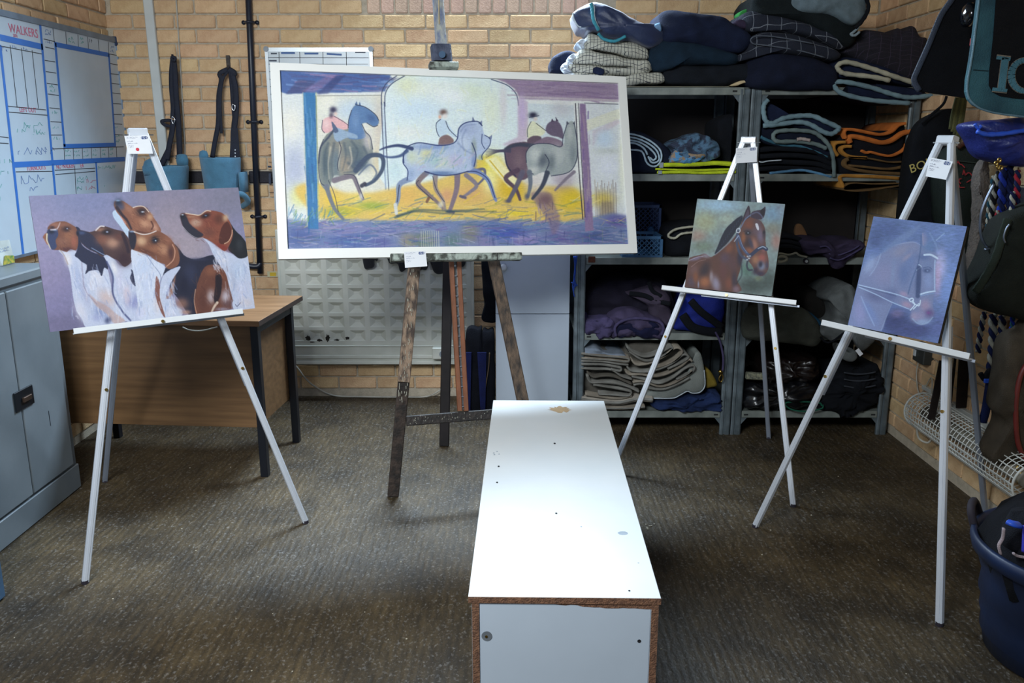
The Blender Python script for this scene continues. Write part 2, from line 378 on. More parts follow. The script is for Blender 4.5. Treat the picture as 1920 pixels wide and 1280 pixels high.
obj('pipe_elbow', tube([(-1.43, YW - .03, .80), (-1.45, YW - .04, .78), (-1.52, YW - .05, .79), (-1.58, YW - .05, .80)], .016), bp_, t, True)
s_ = obj('wall_sticker', box(-1.40, -1.335, YW - .0135, YW - .011, .716, .748), M('sticker_cream', 'c9c3a0', .6)); tag(s_, 'small cream and yellow warning sticker on the bricks just above the desk', 'sticker')
obj('yellow_band', box(-1.385, -1.35, YW - .0145, YW - .0134, .722, .742), M('sticker_yellow', 'd3b22c', .6), None)
yb = bpy.data.objects['yellow_band']; yb.parent = s_; yb.location = yb.location - s_.location
# nail and hook plate
def manger(label, x0, x1, zt, zb, yc, dp, straps, name='feed_manger'):
    xc = (x0 + x1) / 2; rx = (x1 - x0) / 2
    t = thing(name, label, 'bucket', (xc, yc, zb))
    mm = M('blue_rubber', '4a7f9c', .75, 0, .12, 25, .5, 260, sheen=.2)
    hgt = zt - zb; prof = [(rx * .80, .0), (rx * .86, .01), (rx * .92, hgt * .4), (rx, hgt * .86), (rx * 1.02, hgt * .97), (rx * .99, hgt), (rx * .93, hgt), (rx * .9, hgt * .9), (rx * .8, .03)]
    obj('tub', lathe(prof, (xc, yc, zb), 40, dp / rx), mm, t, True); return t, xc, rx, mm
nav = M('navy_webbing', '161d30', .7, 0, .2, 30, .4, 300); chrome = M('chrome', 'c8ccd0', .22, 1, .05)
Y1 = YW - .05
t1, xc, rx, mm = manger('blue rubber feed manger hanging from the hook plate, nearest the black pipe', -1.685, -1.475, 1.388, 1.17, YW - .125, .10, None)
obj('manger_lip', join(tube([(-1.50, YW - .2, 1.20), (-1.46, YW - .16, 1.19), (-1.455, YW - .1, 1.15), (-1.50, YW - .06, 1.12)], .016), box(-1.478, -1.458, YW - .16, YW - .06, 1.2, 1.31)), mm, t1, True)
obj('strap_lug', lathe([(.022, 0), (.026, .03), (.02, .05), (.004, .056)], (-1.66, YW - .15, 1.37), 12, .5), mm, t1, True)
hx = onY(428, 133, Y1)
L1 = [(415, 150), (410, 180), (409, 230), (403, 265), (398, 295)]
L2 = [(436, 142), (441, 165), (442, 210), (438, 255), (440, 298)]
for pts, w_ in (([(427, 130), (412, 138)] + L1, .013), ([(427, 130), (439, 137)] + L2, .017), ([(428, 133), (417, 150), (413, 190), (414, 225), (415, 250)], .008), ([(431, 135), (434, 165), (436, 195), (440, 240), (438, 290)], .009)):
    obj('strap', tube([onY(a, b, Y1 - .01) for a, b in pts], w_, 8, 5, V(0, 1, 0), .35), nav, t1, True)
obj('wide_strap_end', bar_raw([onY(434, 240, Y1 - .02), onY(446, 240, Y1 - .02), onY(451, 300, Y1 - .03), onY(431, 300, Y1 - .03)], V(0, -1, 0), .006), nav, t1)
obj('buckle', tube([onY(436, 195, Y1 - .03), onY(441, 199, Y1 - .03), onY(439, 207, Y1 - .03), onY(435, 203, Y1 - .03), onY(436, 195, Y1 - .03)], .003), chrome, t1, True)
for y_ in (281, 287, 293): obj('eyelet', cyl(onY(441, y_, Y1 - .028), onY(441, y_, Y1 - .042), .004), chrome, t1)
h1 = thing('hook_plate', 'small rusty steel hook plate screwed above the right-hand blue manger', 'hook', tuple(onY(428, 118, YW - .012)))
obj('plate', bbox(*(lambda p: (p.x - .011, p.x + .011, YW - .014, YW - .008, p.z - .045, p.z + .04))(onY(428, 118, YW - .012)), .002), M('rusty_steel', '4c4540', .6, .4, .3, 60), h1)
obj('hook_prong', tube([onY(428, 126, YW - .014), onY(428, 130, YW - .06), onY(428, 122, YW - .07)], .005), M('rusty_steel'), h1, True)
t2, xc, rx, mm = manger('blue rubber feed manger on a knotted navy strap between white trunking and thin cable', -1.985, -1.755, 1.345, 1.15, YW - .15, .12, None)
obj('strap_lug', lathe([(.05, 0), (.055, .03), (.04, .07), (.012, .085)], (-1.905, YW - .24, 1.30), 16, .4), mm, t2, True)
obj('strap_lug', lathe([(.03, 0), (.034, .03), (.028, .06), (.01, .065)], (-1.80, YW - .09, 1.34), 16, .5), mm, t2, True)
for pts, w_ in (([(324, 106), (321, 135), (321, 165), (324, 200), (323, 222)], .012), ([(325, 106), (328, 140), (330, 180), (334, 225), (336, 265), (337, 296)], .016), ([(325, 225), (322, 250), (317, 275), (313, 300)], .015), ([(317, 280), (308, 298), (300, 314)], .016), ([(326, 232), (320, 226), (308, 226), (303, 228), (309, 234), (324, 238)], .009)):
    obj('strap', tube([onY(a, b, Y1 - .02) for a, b in pts], w_, 8, 5, V(0, 1, 0), .4), nav, t2, True)
obj('strap_knot', join(tube([onY(a, b, Y1 - .03) for a, b in ((322, 106), (329, 109), (326, 114), (321, 108))], .008), cyl(onY(323, 102, Y1), onY(324, 108, Y1), .006), tube([onY(a, b, Y1 - .035) for a, b in ((331, 294), (338, 291), (343, 297), (336, 300), (331, 295))], .009)), nav, t2, True)
obj('buckle', tube([onY(323, 218, Y1 - .03), onY(328, 224, Y1 - .03), onY(325, 232, Y1 - .03), onY(322, 226, Y1 - .03), onY(323, 218, Y1 - .03)], .0025), chrome, t2, True)
# small planner board
pan = M('board_white', 'ccd6da', .3, 0, .03); alu = M('aluminium_trim', 'b5bcc0', .35, .6, .05); ink = M('black_ink', '20242c', .7)
Yb = 4.825; p0 = onY(496, 89, Yb); p1 = onY(698, 89, Yb); zb = onY(512, 395, Yb).z
t = thing('planner_board', 'small white planner board half hidden behind the large framed painting', 'whiteboard', ((p0.x + p1.x) / 2, Yb, zb))
obj('panel', box(p0.x + .01, p1.x - .01, Yb + .004, Yb + .014, zb + .01, p0.z - .01), pan, t)
for a in (box(p0.x, p1.x, Yb - .002, Yb + .016, p0.z - .022, p0.z), box(p0.x, p1.x, Yb - .002, Yb + .016, zb, zb + .02), box(p0.x, p0.x + .016, Yb - .002, Yb + .016, zb + .02, p0.z - .022), box(p1.x - .016, p1.x, Yb - .002, Yb + .016, zb + .02, p0.z - .022)): obj('frame_rail', a, alu, t)
cg = M('grey_plastic', '8b949b', .5)
for x in (p0.x + .008, p1.x - .008): obj('corner_cap', cyl((x, Yb + .012, p0.z - .008), (x, Yb - .006, p0.z - .008), .014, 16), cg, t)
pl = lambda x, y: onY(490 + x / 8.348, 80 + y / 8.348, Yb + .003)
n_ = V(0, -1, 0); ln = [strip(pl(80, 236), pl(1680, 238), .0028, n_)]
for x in (275, 600, 963, 1328): ln.append(strip(pl(x, 118), pl(x + 6, 420), .0028, n_))
for x in (275, 600, 963, 1328): ln.append(strip(pl(x + 6, 420), pl(x + 110, 2540), .0022, n_))
for i in range(18): ln.append(strip(pl(150 + i * 6, 335 + i * 118), pl(1670 + i * 6, 335 + i * 118), .0016, n_))
for i in range(18): ln.append(strip(pl(75 + i * 3, 335 + i * 118), pl(150 + i * 3, 335 + i * 118), .002, n_))
obj('grid_lines', join(*ln), ink, t)
lab = M('blue_label', '2f5f9e', .5); lab2 = M('dark_label', '1c2b46', .5)
for a, b, c, m_ in ((310, 525, 162, lab), (676, 892, 170, lab), (1024, 1258, 178, lab), (1468, 1630, 150, lab2), (150, 243, 170, lab2), (120, 240, 282, lab2)): obj('name_label', strip(pl(a, c - (4 if a == 1024 else 0)), pl(b, c + (10 if a == 1024 else 0)), .0095 if m_ is lab else .007, n_, .001), m_, t)
obj('side_labels', join(*[strip(onY(502, y, Yb + .003), onY(508, y, Yb + .003), .008, n_) for y in (202, 312)] + [strip(onY(506, 325, Yb + .003), onY(506, 345, Yb + .003), .012, n_)]), lab2, t)

# ------------------------------------------------------------ radiator
rm = M('radiator_enamel', 'cbccc2', .42, 0, .05, 6, .05, 200, col2='b9bbb0')
r0, r1, rz0, rz1, ry = -1.305, -.228, .222, .99, 4.755
t = thing('radiator', 'cream panel radiator with a recessed pyramid pattern on the back wall behind the wooden easel', 'radiator', ((r0 + r1) / 2, ry, rz0))
vv = []; ff = []
def quad(a, b, c, d): n = len(vv); vv.extend([a, b, c, d]); ff.append((n, n + 1, n + 2, n + 3))
xs0 = onY(535, 600, ry).x; cw = (onY(890, 600, ry).x - xs0) / 9.25; zs0 = onY(600, 642, ry).z; ch = .0815; rows = 8
dpt = .022
quad(V(r0, ry, rz0 + .02), V(r1, ry, rz0 + .02), V(r1, ry, zs0), V(r0, ry, zs0)); ztop = zs0 + rows * ch
quad(V(r0, ry, ztop), V(r1, ry, ztop), V(r1, ry, rz1), V(r0, ry, rz1))
xe = xs0 + 9 * cw
quad(V(r0, ry, zs0), V(xs0, ry, zs0), V(xs0, ry, ztop), V(r0, ry, ztop)); quad(V(xe, ry, zs0), V(r1, ry, zs0), V(r1, ry, ztop), V(xe, ry, ztop))
for i in range(9):
    for j in range(rows):
        X0 = xs0 + i * cw; X1 = X0 + cw; A0 = zs0 + j * ch; A1 = A0 + ch; m1 = .014; m2 = .01
        o4 = [V(X0, ry, A0), V(X1, ry, A0), V(X1, ry, A1), V(X0, ry, A1)]; i4 = [V(X0 + m1, ry, A0 + m2), V(X1 - m1, ry, A0 + m2), V(X1 - m1, ry, A1 - m2), V(X0 + m1, ry, A1 - m2)]
        c4 = [V(X0 + cw * .37, ry + dpt, A0 + ch * .40), V(X1 - cw * .37, ry + dpt, A0 + ch * .40), V(X1 - cw * .37, ry + dpt, A1 - ch * .40), V(X0 + cw * .37, ry + dpt, A1 - ch * .40)]
        for k in range(4): quad(o4[k], o4[(k + 1) % 4], i4[(k + 1) % 4], i4[k]); quad(i4[k], i4[(k + 1) % 4], c4[(k + 1) % 4], c4[k])
        quad(*c4)
o = obj('front_panel', (vv, ff), rm, t)
obj('back_panel', join(box(r0, r1, ry + .03, ry + .055, rz0 + .02, rz1), box(r0, r1, ry + .001, ry + .03, rz1 - .008, rz1)), rm, t)
obj('side_trim', bbox(r0 - .012, r0 + .003, ry - .006, ry + .055, rz0, rz1 + .004, .002), rm, t)
obj('side_trim', bbox(r1 - .003, r1 + .012, ry - .006, ry + .055, rz0, rz1 + .004, .002), rm, t)
for z in (rz0 + .0, rz0 + .035, rz0 + .105): obj('bottom_rail', bbox(r0 + .003, r1 - .003, ry - .008, ry + .02, z, z + (.02 if z < rz0 + .1 else .006), .002), rm, t)
sm = M('black_scuff', '2a2620', .9)
rr = random.Random(5)
for cx, cy, sx, sy in ((577, 634, 6, 6), (600, 638, 7, 3), (614, 633, 5, 8), (632, 637, 6, 2), (651, 634, 5, 3), (585, 641, 6, 1.5)):
    pts = [onY(cx + math.cos(a) * sx * rr.uniform(.45, 1.1), cy + math.sin(a) * sy * rr.uniform(.45, 1.1), ry - .0022) for a in [i * math.pi / 9 for i in range(18)]]
    obj('paint_scuff', (pts, [tuple(range(18))]), sm, t)
obj('thermostat_box', join(bbox(-.455, -.36, ry - .05, ry - .009, .262, .33, .005)), rm, t)
obj('thermostat_dial', cyl((-.395, ry - .05, .296), (-.395, ry - .066, .296), .018, 20), M('grey_plastic'), t)
tag(obj('power_cord', tube([onY(547, 676, 4.74), onY(560, 692, 4.74), onY(572, 708, 4.76), onY(590, 724, 4.78), onZ(625, 741, .008), onZ(680, 743.5, .008), onZ(760, 744, .008), onZ(800, 743, .01), onY(822, 733, 4.8), onY(835, 722, 4.82), onY(840, 700, 4.82), onY(842, 672, 4.78)], .0048), M('pale_cable'), None, True), 'pale grey cord looping below the radiator along the wall foot', 'cable')
# dark cloths over the radiator top
dk = M('black_cloth', '12151d', .85, 0, .2, 20, .5, 300, sheen=.2)
for lb, pts in (('black glove hanging over the radiator top under the large painting, left of the easel', [(678, 478), (707, 478), (708, 487), (702, 488), (701, 500), (692, 504), (682, 499)]),
                ('small black cloth draped over the radiator just left of the wooden easel leg', [(722, 478), (768, 478), (766, 492), (757, 508), (750, 508), (745, 494), (728, 490)]),
                ('dark cloth draped over the radiator between the easel legs', [(768, 478), (800, 478), (802, 500), (790, 506), (768, 508)]),
                ('dark blue cloth draped over the radiator beside the easel mast', [(806, 478), (876, 478), (872, 495), (858, 500), (838, 511), (812, 508)])):
    tag(obj('cloth', blob([onY(a, b, 4.735) for a, b in [(p[0], p[1] - (40 if p[1] < 480 else 0)) for p in pts]], 4.735, .012, .018, .003), dk, None, True), lb, 'cloth')

# ------------------------------------------------------------ white cabinet
wc = M('white_melamine', 'b4bfcb', .42, 0, .03, 5)
t = thing('white_cabinet', 'white two-door cabinet between the radiator and the shelving', 'cabinet', (.1, 4.5, 0))
obj('body', bbox(-.084, .295, 4.325, 4.80, 0, 1.25, .003), wc, t)
zs = onY(1000, 588.5, 4.3).z
d1 = obj('door', bbox(-.084, .295, 4.30, 4.322, zs + .002, 1.25, .0015), wc, t); d2 = obj('door', bbox(-.084, .295, 4.30, 4.322, .03, zs - .002, .0015), wc, t)
kp = onY(944, 502, 4.27)
def knob(c, r, m, par, nm='knob'):
    pr = [(.001, 0), (.55, .02), (.45, .5), (.95, .75), (1, 1.05), (.8, 1.35), (.35, 1.5), (.01, 1.52)]
    v, f = lathe([(a * r, b * r) for a, b in pr], (0, 0, 0), 20)
    return obj(nm, ([V(c[0] + p[0], c[1] - p[2], c[2] + p[1]) for p in v], [q[::-1] for q in f]), m, par, True)
knob((kp.x, 4.30, kp.z), .019, M('white_knob', 'ccd2d6', .35), d1)

# ------------------------------------------------------------ desk
wood = M('teak_laminate', '9a7350', .38, 0, .1, 3, .04, 60, col2='7c5a3c', stretch=(1, 14, 10)); wood2 = M('walnut_panel', '7a5b3b', .5, 0, .1, 2.4, .05, 60, col2='64492e', stretch=(1, 10, 18))
yaw = math.radians(-4.26); t = thing('desk', 'brown wood-effect desk with black square legs behind the hound painting', 'desk', (-1.092, 3.595, 0), yaw)
R = Matrix.Translation((-1.092, 3.595, 0)) @ Matrix.Rotation(yaw, 4, 'Z')
dk_ = lambda vf: xf(vf, R)
obj('desk_top', dk_(bbox(-1.0, 0, 0, .605, .70, .725, .002)), wood, t)
obj('edge_band', dk_(box(0, .0012, .001, .604, .7015, .7235)), M('dark_edge', '3a2c26', .5), t)
obj('modesty_panel', dk_(bbox(-.985, -.045, .035, .053, .228, .70, .001)), wood2, t)
obj('side_panel', dk_(bbox(-.07, -.052, .08, .56, .228, .70, .001)), wood2, t)
blk = M('black_steel', '10141d', .4, 0, .1)
for x, y in ((-.03, .03), (-.03, .475), (-.965, .03), (-.965, .475)):
    l = obj('leg', dk_(bbox(x - .017, x + .017, y - .017, y + .017, .0, .70, .002)), blk, t)
obj('top_rail', dk_(join(box(-.045, -.015, .05, .46, .665, .70))), blk, t)
tag(obj('desk_cable', tube([R @ V(-.33, -.02, .697), R @ V(-.29, -.035, .688), R @ V(-.24, -.03, .686), R @ V(-.18, -.01, .699)], .003), M('pale_cable')), 'loop of thin cable hanging under the front edge of the desk', 'cable')

# ------------------------------------------------------------ grey steel cabinet on the left, and the blue one before it
gm = M('grey_steel', '7d868c', .42, .15, .06, 3, .04, 40, col2='6c757b')
t = thing('steel_cupboard', 'low grey steel cupboard against the left wall under the whiteboard', 'cupboard', (-2.03, 3.1, 0))
obj('body', bbox(-2.165, -1.905, 2.60, 3.505, .0, .972, .004), gm, t)
obj('cupboard_top', bbox(-2.165, -1.888, 2.60, 3.512, .950, .99, .006), gm, t)
dsp = onX(35, 700, -1.885).y
dr = obj('door', bbox(-1.905, -1.889, dsp, 3.455, .125, .935, .004), gm, t); obj('door', bbox(-1.905, -1.889, 2.64, dsp - .006, .125, .935, .004), gm, t)
obj('plinth', bbox(-1.905, -1.893, 2.61, 3.50, .004, .112, .003), gm, t)
hp = [onX(24, 733, -1.886), onX(59, 720, -1.886), onX(60, 757, -1.886), onX(26, 771, -1.886)]; hy0 = hp[0].y; hy1 = hp[1].y; hz0 = hp[2].z; hz1 = hp[1].z
hm = obj('handle_plate', bbox(-1.889, -1.882, hy0, hy1, hz0, hz1, .002), M('dark_recess', '1a2026', .35, .3), dr) if False else obj('handle_plate', bbox(-1.889, -1.882, hy0, hy1, hz0, hz1, .002), M('dark_recess', '1a2026', .35, .3), dr)
obj('latch', bbox(-1.882, -1.872, (hy0 + hy1) / 2 - .02, (hy0 + hy1) / 2 + .035, (hz0 + hz1) / 2 - .012, (hz0 + hz1) / 2 + .008, .002), M('worn_brass', '5a4a40', .4, .7), dr)
obj('hinge_scratch', tube([onX(91, 770, -1.8885), onX(93, 785, -1.8885), onX(95, 798, -1.8885)], .0012), M('dark_recess'), t)
t = thing('blue_cupboard', 'edge of a blue-grey steel cupboard at the lower left corner', 'cupboard', (-1.75, 1.9, 0))
p = onZ(14, 1118, 0); bm = M('blue_steel', '3f5f7c', .4, .1, .05)
obj('body', bbox(XL + .02, p.x, 1.3, p.y, 0, .62, .01), bm, t); obj('drawer_front', bbox(p.x, p.x + .006, 1.33, p.y - .045, .08, .56, .002), bm, t)
# little sachet on the cupboard
sc = onX(22, 474, -2.06)
t = thing('seed_sachet', 'small white printed sachet with green and yellow print standing on the steel cupboard', 'packet', (sc.x, sc.y - .03, .99))
a = [V(-2.06, sc.y - .09, .992), V(-2.06, sc.y + .0, .992), V(-2.075, sc.y + .008, 1.085), V(-2.075, sc.y - .10, 1.09)]
obj('sachet', bar_raw(a, V(1, 0, .1), .008), M('sachet_white', 'c5cdc9', .5), t)
obj('green_print', bar_raw([V(-2.0515, sc.y - .085, .994), V(-2.0515, sc.y - .003, .994), V(-2.054, sc.y + .001, 1.022), V(-2.054, sc.y - .06, 1.03)], V(1, 0, 0), .001), M('leaf_green', '3e7d3a', .6, col2='b9a33a', scale=60), t)
obj('print_lines', join(*[squiggle(V(-2.059, sc.y - .085, z), V(0, 1, 0), V(0, 0, 1), .07, .006, V(1, 0, 0), .0012, int(z * 1e4)) for z in (1.055, 1.045)]), M('blue_ink', '6480b8', .7), t)

# ------------------------------------------------------------ big whiteboard on the left wall
XB = -2.135; B = lambda x, y: onX(x, y, XB + .0006)
zt = onX(222, 80, XB).z; zbot = 1.0; yr = onX(229, 200, XB).y; yl = 2.95
t = thing('wall_whiteboard', 'large whiteboard on the left wall divided by blue tape lines, with coloured handwriting', 'whiteboard', (XB, 3.9, zbot))
obj('panel', box(XB - .035, XB, yl, yr, zbot, zt), M('glossy_white_board', 'b9cad8', .22, 0, .02), t)
for a in (box(XB - .04, XB + .006, yl, yr + .008, zt - .004, zt + .022), box(XB - .04, XB + .006, yl, yr + .008, zbot - .012, zbot), box(XB - .04, XB + .006, yr - .002, yr + .012, zbot, zt)): obj('frame_rail', a, M('board_rail', '7d93ab', .35, .5), t)
obj('corner_cap', bbox(XB - .045, XB + .01, yr - .012, yr + .018, zt - .02, zt + .028, .004), M('navy_plastic', '27395a', .5), t)
tape = M('blue_tape', '2a6fc4', .55, 0, .04); nx = V(1, 0, 0)
def S(pts, wd, m_, nm, th=.0006): return obj(nm, join(*[strip(B(*pts[i]), B(*pts[i + 1]), wd, nx, th) for i in range(len(pts) - 1)]), m_, t)
for pts, wd in (([(0, 70), (80, 88)], .026), ([(75, 44), (104, 366)], .017), ([(0, 84), (44, 480)], .017), ([(103, 83), (204, 103)], .022), ([(103.5, 80), (121, 275)], .018), ([(204, 101), (216, 272)], .018), ([(119, 274), (217, 271)], .020), ([(26, 309), (234, 298)], .024), ([(180, 304), (184, 372)], .014)): S(pts, wd, tape, 'tape_line')
L_ = []
for a in ([(82, 73), (103, 78)], [(85, 88), (102, 92)], [(84, 113), (103, 116)], [(86, 134), (105, 137)], [(88, 156), (108, 159)], [(90, 176), (110, 179)], [(93, 202), (112, 204)], [(95, 228), (115, 229)], [(96, 253), (116, 253)], [(99, 279), (232, 275)], [(82, 73), (82, 73.5)],
          [(99, 53), (102, 80)], [(123, 59), (125, 84)], [(146, 65), (147, 88)], [(164, 69), (166, 92)], [(184, 74), (186, 97)], [(203, 79), (204, 101)], [(204, 101), (220, 104)],
          [(206, 119), (222, 122)], [(207, 138), (223, 140)], [(209, 156), (224, 158)], [(211, 174), (226, 176)], [(212, 194), (227, 195)], [(213, 214), (228, 215)], [(214, 232), (229, 233)], [(215, 252), (230, 253)],
          [(120, 278), (121, 300)], [(137, 278), (138, 300)], [(154, 277), (155, 298)], [(171, 276), (172, 298)], [(188, 276), (189, 297)], [(203, 275), (204, 296)], [(218, 275), (219, 296)],
          [(19, 85), (32, 200)], [(40, 90), (53, 202)], [(60, 94), (72, 203)], [(0, 86), (78, 101)], [(15, 199), (86, 206)], [(17, 210), (89, 216)], [(0, 256), (16, 258)], [(0, 268), (16, 269)],
          [(30, 322), (98, 321)], [(103, 319), (178, 315)], [(104, 327), (178, 321)], [(140, 310), (143, 372)]): L_.append(strip(B(*a[0]), B(*a[1]), .003, nx))
obj('ruled_lines', join(*L_), ink, t)
red = M('red_ink', 'cc6b86', .7); grn = M('green_ink', '6db5b0', .7); blu = M('blue_ink')
for s_, (x, y), sz, m_ in (('WALKERS', (17, 60), .042, red), ('am', (25, 69), .022, red), ('LEFT OUT', (37, 209.5), .024, red), ('TURNOUTS', (50, 320), .024, red), ('NO WALKER', (106, 316.5), .023, red), ('EA', (151, 314), .024, red)):
    text('heading', s_, sz * 1.25, B(x, y), (0, 1, 0), (0, 0, 1), m_, t, align='LEFT')
wr = []
for i, (x, y, ln_, h_, m_) in enumerate(((32, 248, .22, .03, grn), (44, 240, .17, .025, grn), (62, 252, .10, .022, grn), (34, 290, .24, .03, blu), (68, 290, .16, .03, blu), (40, 345, .20, .035, blu), (56, 358, .08, .028, blu), (0, 306, .10, .03, grn), (0, 327, .06, .025, grn), (0, 352, .02, .03, grn), (0, 376, .03, .03, grn),
        (145, 338, .12, .018, grn), (145, 344, .07, .018, grn), (163, 343, .10, .018, red), (145, 357, .06, .018, grn), (162, 356, .10, .018, red), (184, 318, .20, .018, grn), (85, 60, .05, .012, blu), (85, 65, .05, .012, blu), (86, 80, .05, .012, blu), (128, 73, .06, .014, grn), (129, 79, .06, .014, grn), (150, 74, .04, .012, grn), (150, 81, .04, .012, grn), (167, 79, .04, .016, ink), (207, 90, .04, .012, blu), (207, 97, .04, .012, blu),
        (93, 164, .04, .014, grn), (95, 172, .04, .014, grn), (98, 213, .05, .014, grn), (99, 240, .05, .014, grn), (101, 262, .05, .014, grn), (216, 240, .05, .014, grn), (217, 258, .05, .014, grn), (217, 266, .05, .014, grn),
        (123, 285, .05, .012, grn), (123, 293, .05, .012, grn), (140, 285, .05, .012, grn), (140, 293, .05, .012, grn), (157, 285, .05, .012, grn), (157, 293, .05, .012, grn), (174, 284, .05, .012, grn), (174, 292, .05, .012, grn), (191, 283, .04, .012, grn), (191, 291, .04, .012, grn), (206, 282, .04, .012, grn), (206, 290, .04, .012, grn), (196, 350, .02, .012, grn), (4, 95, .05, .014, blu), (23, 89, .03, .01, blu), (44, 93, .03, .01, blu))):
    obj('handwriting', squiggle(B(x, y), V(0, 1, 0), V(0, 0, 1), ln_, h_, nx, .0019, i), m_, t)
# ------------------------------------------------------------ painted canvases: colours computed stroke by stroke, stored as vertex colours
class Art:
    def __init__(s, x0, y0, x1, y1, k, base):
        s.x0, s.y0, s.k = x0, y0, k; s.w = int((x1 - x0) * k); s.h = int((y1 - y0) * k)
        s.im = np.zeros((s.h, s.w, 3)) + np.array(base) / 255.; s.tf = (0, 0, 1); s.lw = 1.; s.rng = np.random.RandomState(4)
    def T(s, pts):
        ox, oy, sc = s.tf; return np.array([((ox + p[0] / sc - s.x0) * s.k, (oy + p[1] / sc - s.y0) * s.k) for p in pts])
    def sc(s, v): return v / s.tf[2] * s.k
    def _blur(s, m, r):
        if r < .3: return m
        n = max(1, int(r * 2.2)); x = np.arange(-n, n + 1); g = np.exp(-x * x / (2 * r * r)); g /= g.sum()
        m = np.apply_along_axis(lambda a: np.convolve(a, g, 'same'), 0, m); return np.apply_along_axis(lambda a: np.convolve(a, g, 'same'), 1, m)
    def _box(s, P, pad):
        a = np.floor(P.min(0) - pad).astype(int); b = np.ceil(P.max(0) + pad).astype(int) + 1
        return max(a[0], 0), max(a[1], 0), min(b[0], s.w), min(b[1], s.h)
    def _put(s, bx, m, col, al):
        x0, y0, x1, y1 = bx; m = (m * al)[..., None]; c = np.array(col) / 255.
        s.im[y0:y1, x0:x1] = s.im[y0:y1, x0:x1] * (1 - m) + c * m
    def poly(s, pts, col, al=1., soft=2.5, sm=True, tex=.0):
        soft *= .6; P = s.T(pts); P = np.array(cr(P, 5, True)) if sm else P; sf = s.sc(soft); bx = s._box(P, sf * 3 + 1); x0, y0, x1, y1 = bx
        if x1 <= x0 or y1 <= y0: return
        X, Y = np.meshgrid(np.arange(x0, x1) + .5, np.arange(y0, y1) + .5); m = np.zeros(X.shape, bool); Q = np.roll(P, -1, 0)
        for (a, b), (c, d) in zip(P, Q):
            if b == d: continue
            m ^= ((Y < b) != (Y < d)) & (X < (c - a) * (Y - b) / (d - b) + a)
        m = s._blur(m.astype(float), sf)
        if tex: m = m * np.clip(1 - tex + tex * 2 * s.rng.rand(*m.shape), 0, 1)
        s._put(bx, m, col, al)
    def line(s, pts, col, wd, al=1., soft=1., w1=None, sm=True):
        P = s.T(pts); P = np.array(cr(P, 6)) if sm and len(P) > 2 else P; w0 = s.sc(wd) / 2 * (s.lw if wd < 6 else 1); w2 = w0 if w1 is None else s.sc(w1) / 2; sf = max(.4, s.sc(soft) * .75)
        bx = s._box(P, max(w0, w2) + sf * 2 + 1); x0, y0, x1, y1 = bx
        if x1 <= x0 or y1 <= y0: return
        X, Y = np.meshgrid(np.arange(x0, x1) + .5, np.arange(y0, y1) + .5); m = np.zeros(X.shape); n = len(P) - 1
        for i in range(n):
            a, b = P[i], P[i + 1]; d = b - a; L2 = max(d @ d, 1e-9); t = np.clip(((X - a[0]) * d[0] + (Y - a[1]) * d[1]) / L2, 0, 1)
            ds = np.hypot(X - a[0] - t * d[0], Y - a[1] - t * d[1]); wv = w0 + (w2 - w0) * (i + t) / n
            m = np.maximum(m, np.clip((wv + sf - ds) / (2 * sf) , 0, 1) * np.clip((wv + sf * .5) / (sf * .8), 0, 1))
        s._put(bx, m, col, al)
    def dab(s, x, y, rx, ry, col, al=1., ang=0):
        c = s.T([(x, y)])[0]; rx = s.sc(rx); ry = s.sc(ry); R = max(rx, ry) * 2.2; bx = s._box(np.array([c]), R); x0, y0, x1, y1 = bx
        if x1 <= x0 or y1 <= y0: return
        X, Y = np.meshgrid(np.arange(x0, x1) + .5 - c[0], np.arange(y0, y1) + .5 - c[1]); a = math.radians(ang); u = X * math.cos(a) + Y * math.sin(a); v = -X * math.sin(a) + Y * math.cos(a)
        s._put(bx, np.exp(-((u / rx) ** 2 + (v / ry) ** 2) ** 1.3), col, al)
    def grain(s, amt, bx_, by_, n=1.):
        g = s.rng.randn(s.h, s.w); g = s._blur(g, .01) if not (bx_ or by_) else g
        for ax, r in ((1, bx_), (0, by_)):
            if r > .3:
                q = max(1, int(r * 2)); x = np.arange(-q, q + 1); k = np.exp(-x * x / (2 * r * r)); k /= k.sum(); g = np.apply_along_axis(lambda a: np.convolve(a, k, 'same'), ax, g)
        g /= g.std() + 1e-9; tint = s.rng.randn(3) * .15 + 1; s.im = s.im * (1 + amt * g[..., None] * tint)
    def scatter(s, n, box_, cols, ln, wd, ang, al, spread=20):
        x0, y0, x1, y1 = box_
        for i in range(n):
            x = s.rng.uniform(x0, x1); y = s.rng.uniform(y0, y1); a = math.radians(ang + s.rng.randn() * spread); l = ln * s.rng.uniform(.4, 1.3)
            c = cols[s.rng.randint(len(cols))]; s.line([(x, y), (x + math.cos(a) * l / 2, y + math.sin(a) * l / 2 + s.rng.randn() * wd * .3), (x + math.cos(a) * l, y + math.sin(a) * l)], c, wd * s.rng.uniform(.4, 1.2), al * s.rng.uniform(.4, 1), wd * .3)
def homog(src, dst):
    A = []; b = []
    for (x, y), (u, v) in zip(src, dst):
        A += [[x, y, 1, 0, 0, 0, -u * x, -u * y], [0, 0, 0, x, y, 1, -v * x, -v * y]]; b += [u, v]
    h = np.linalg.solve(np.array(A, float), np.array(b, float)); return np.append(h, 1).reshape(3, 3)
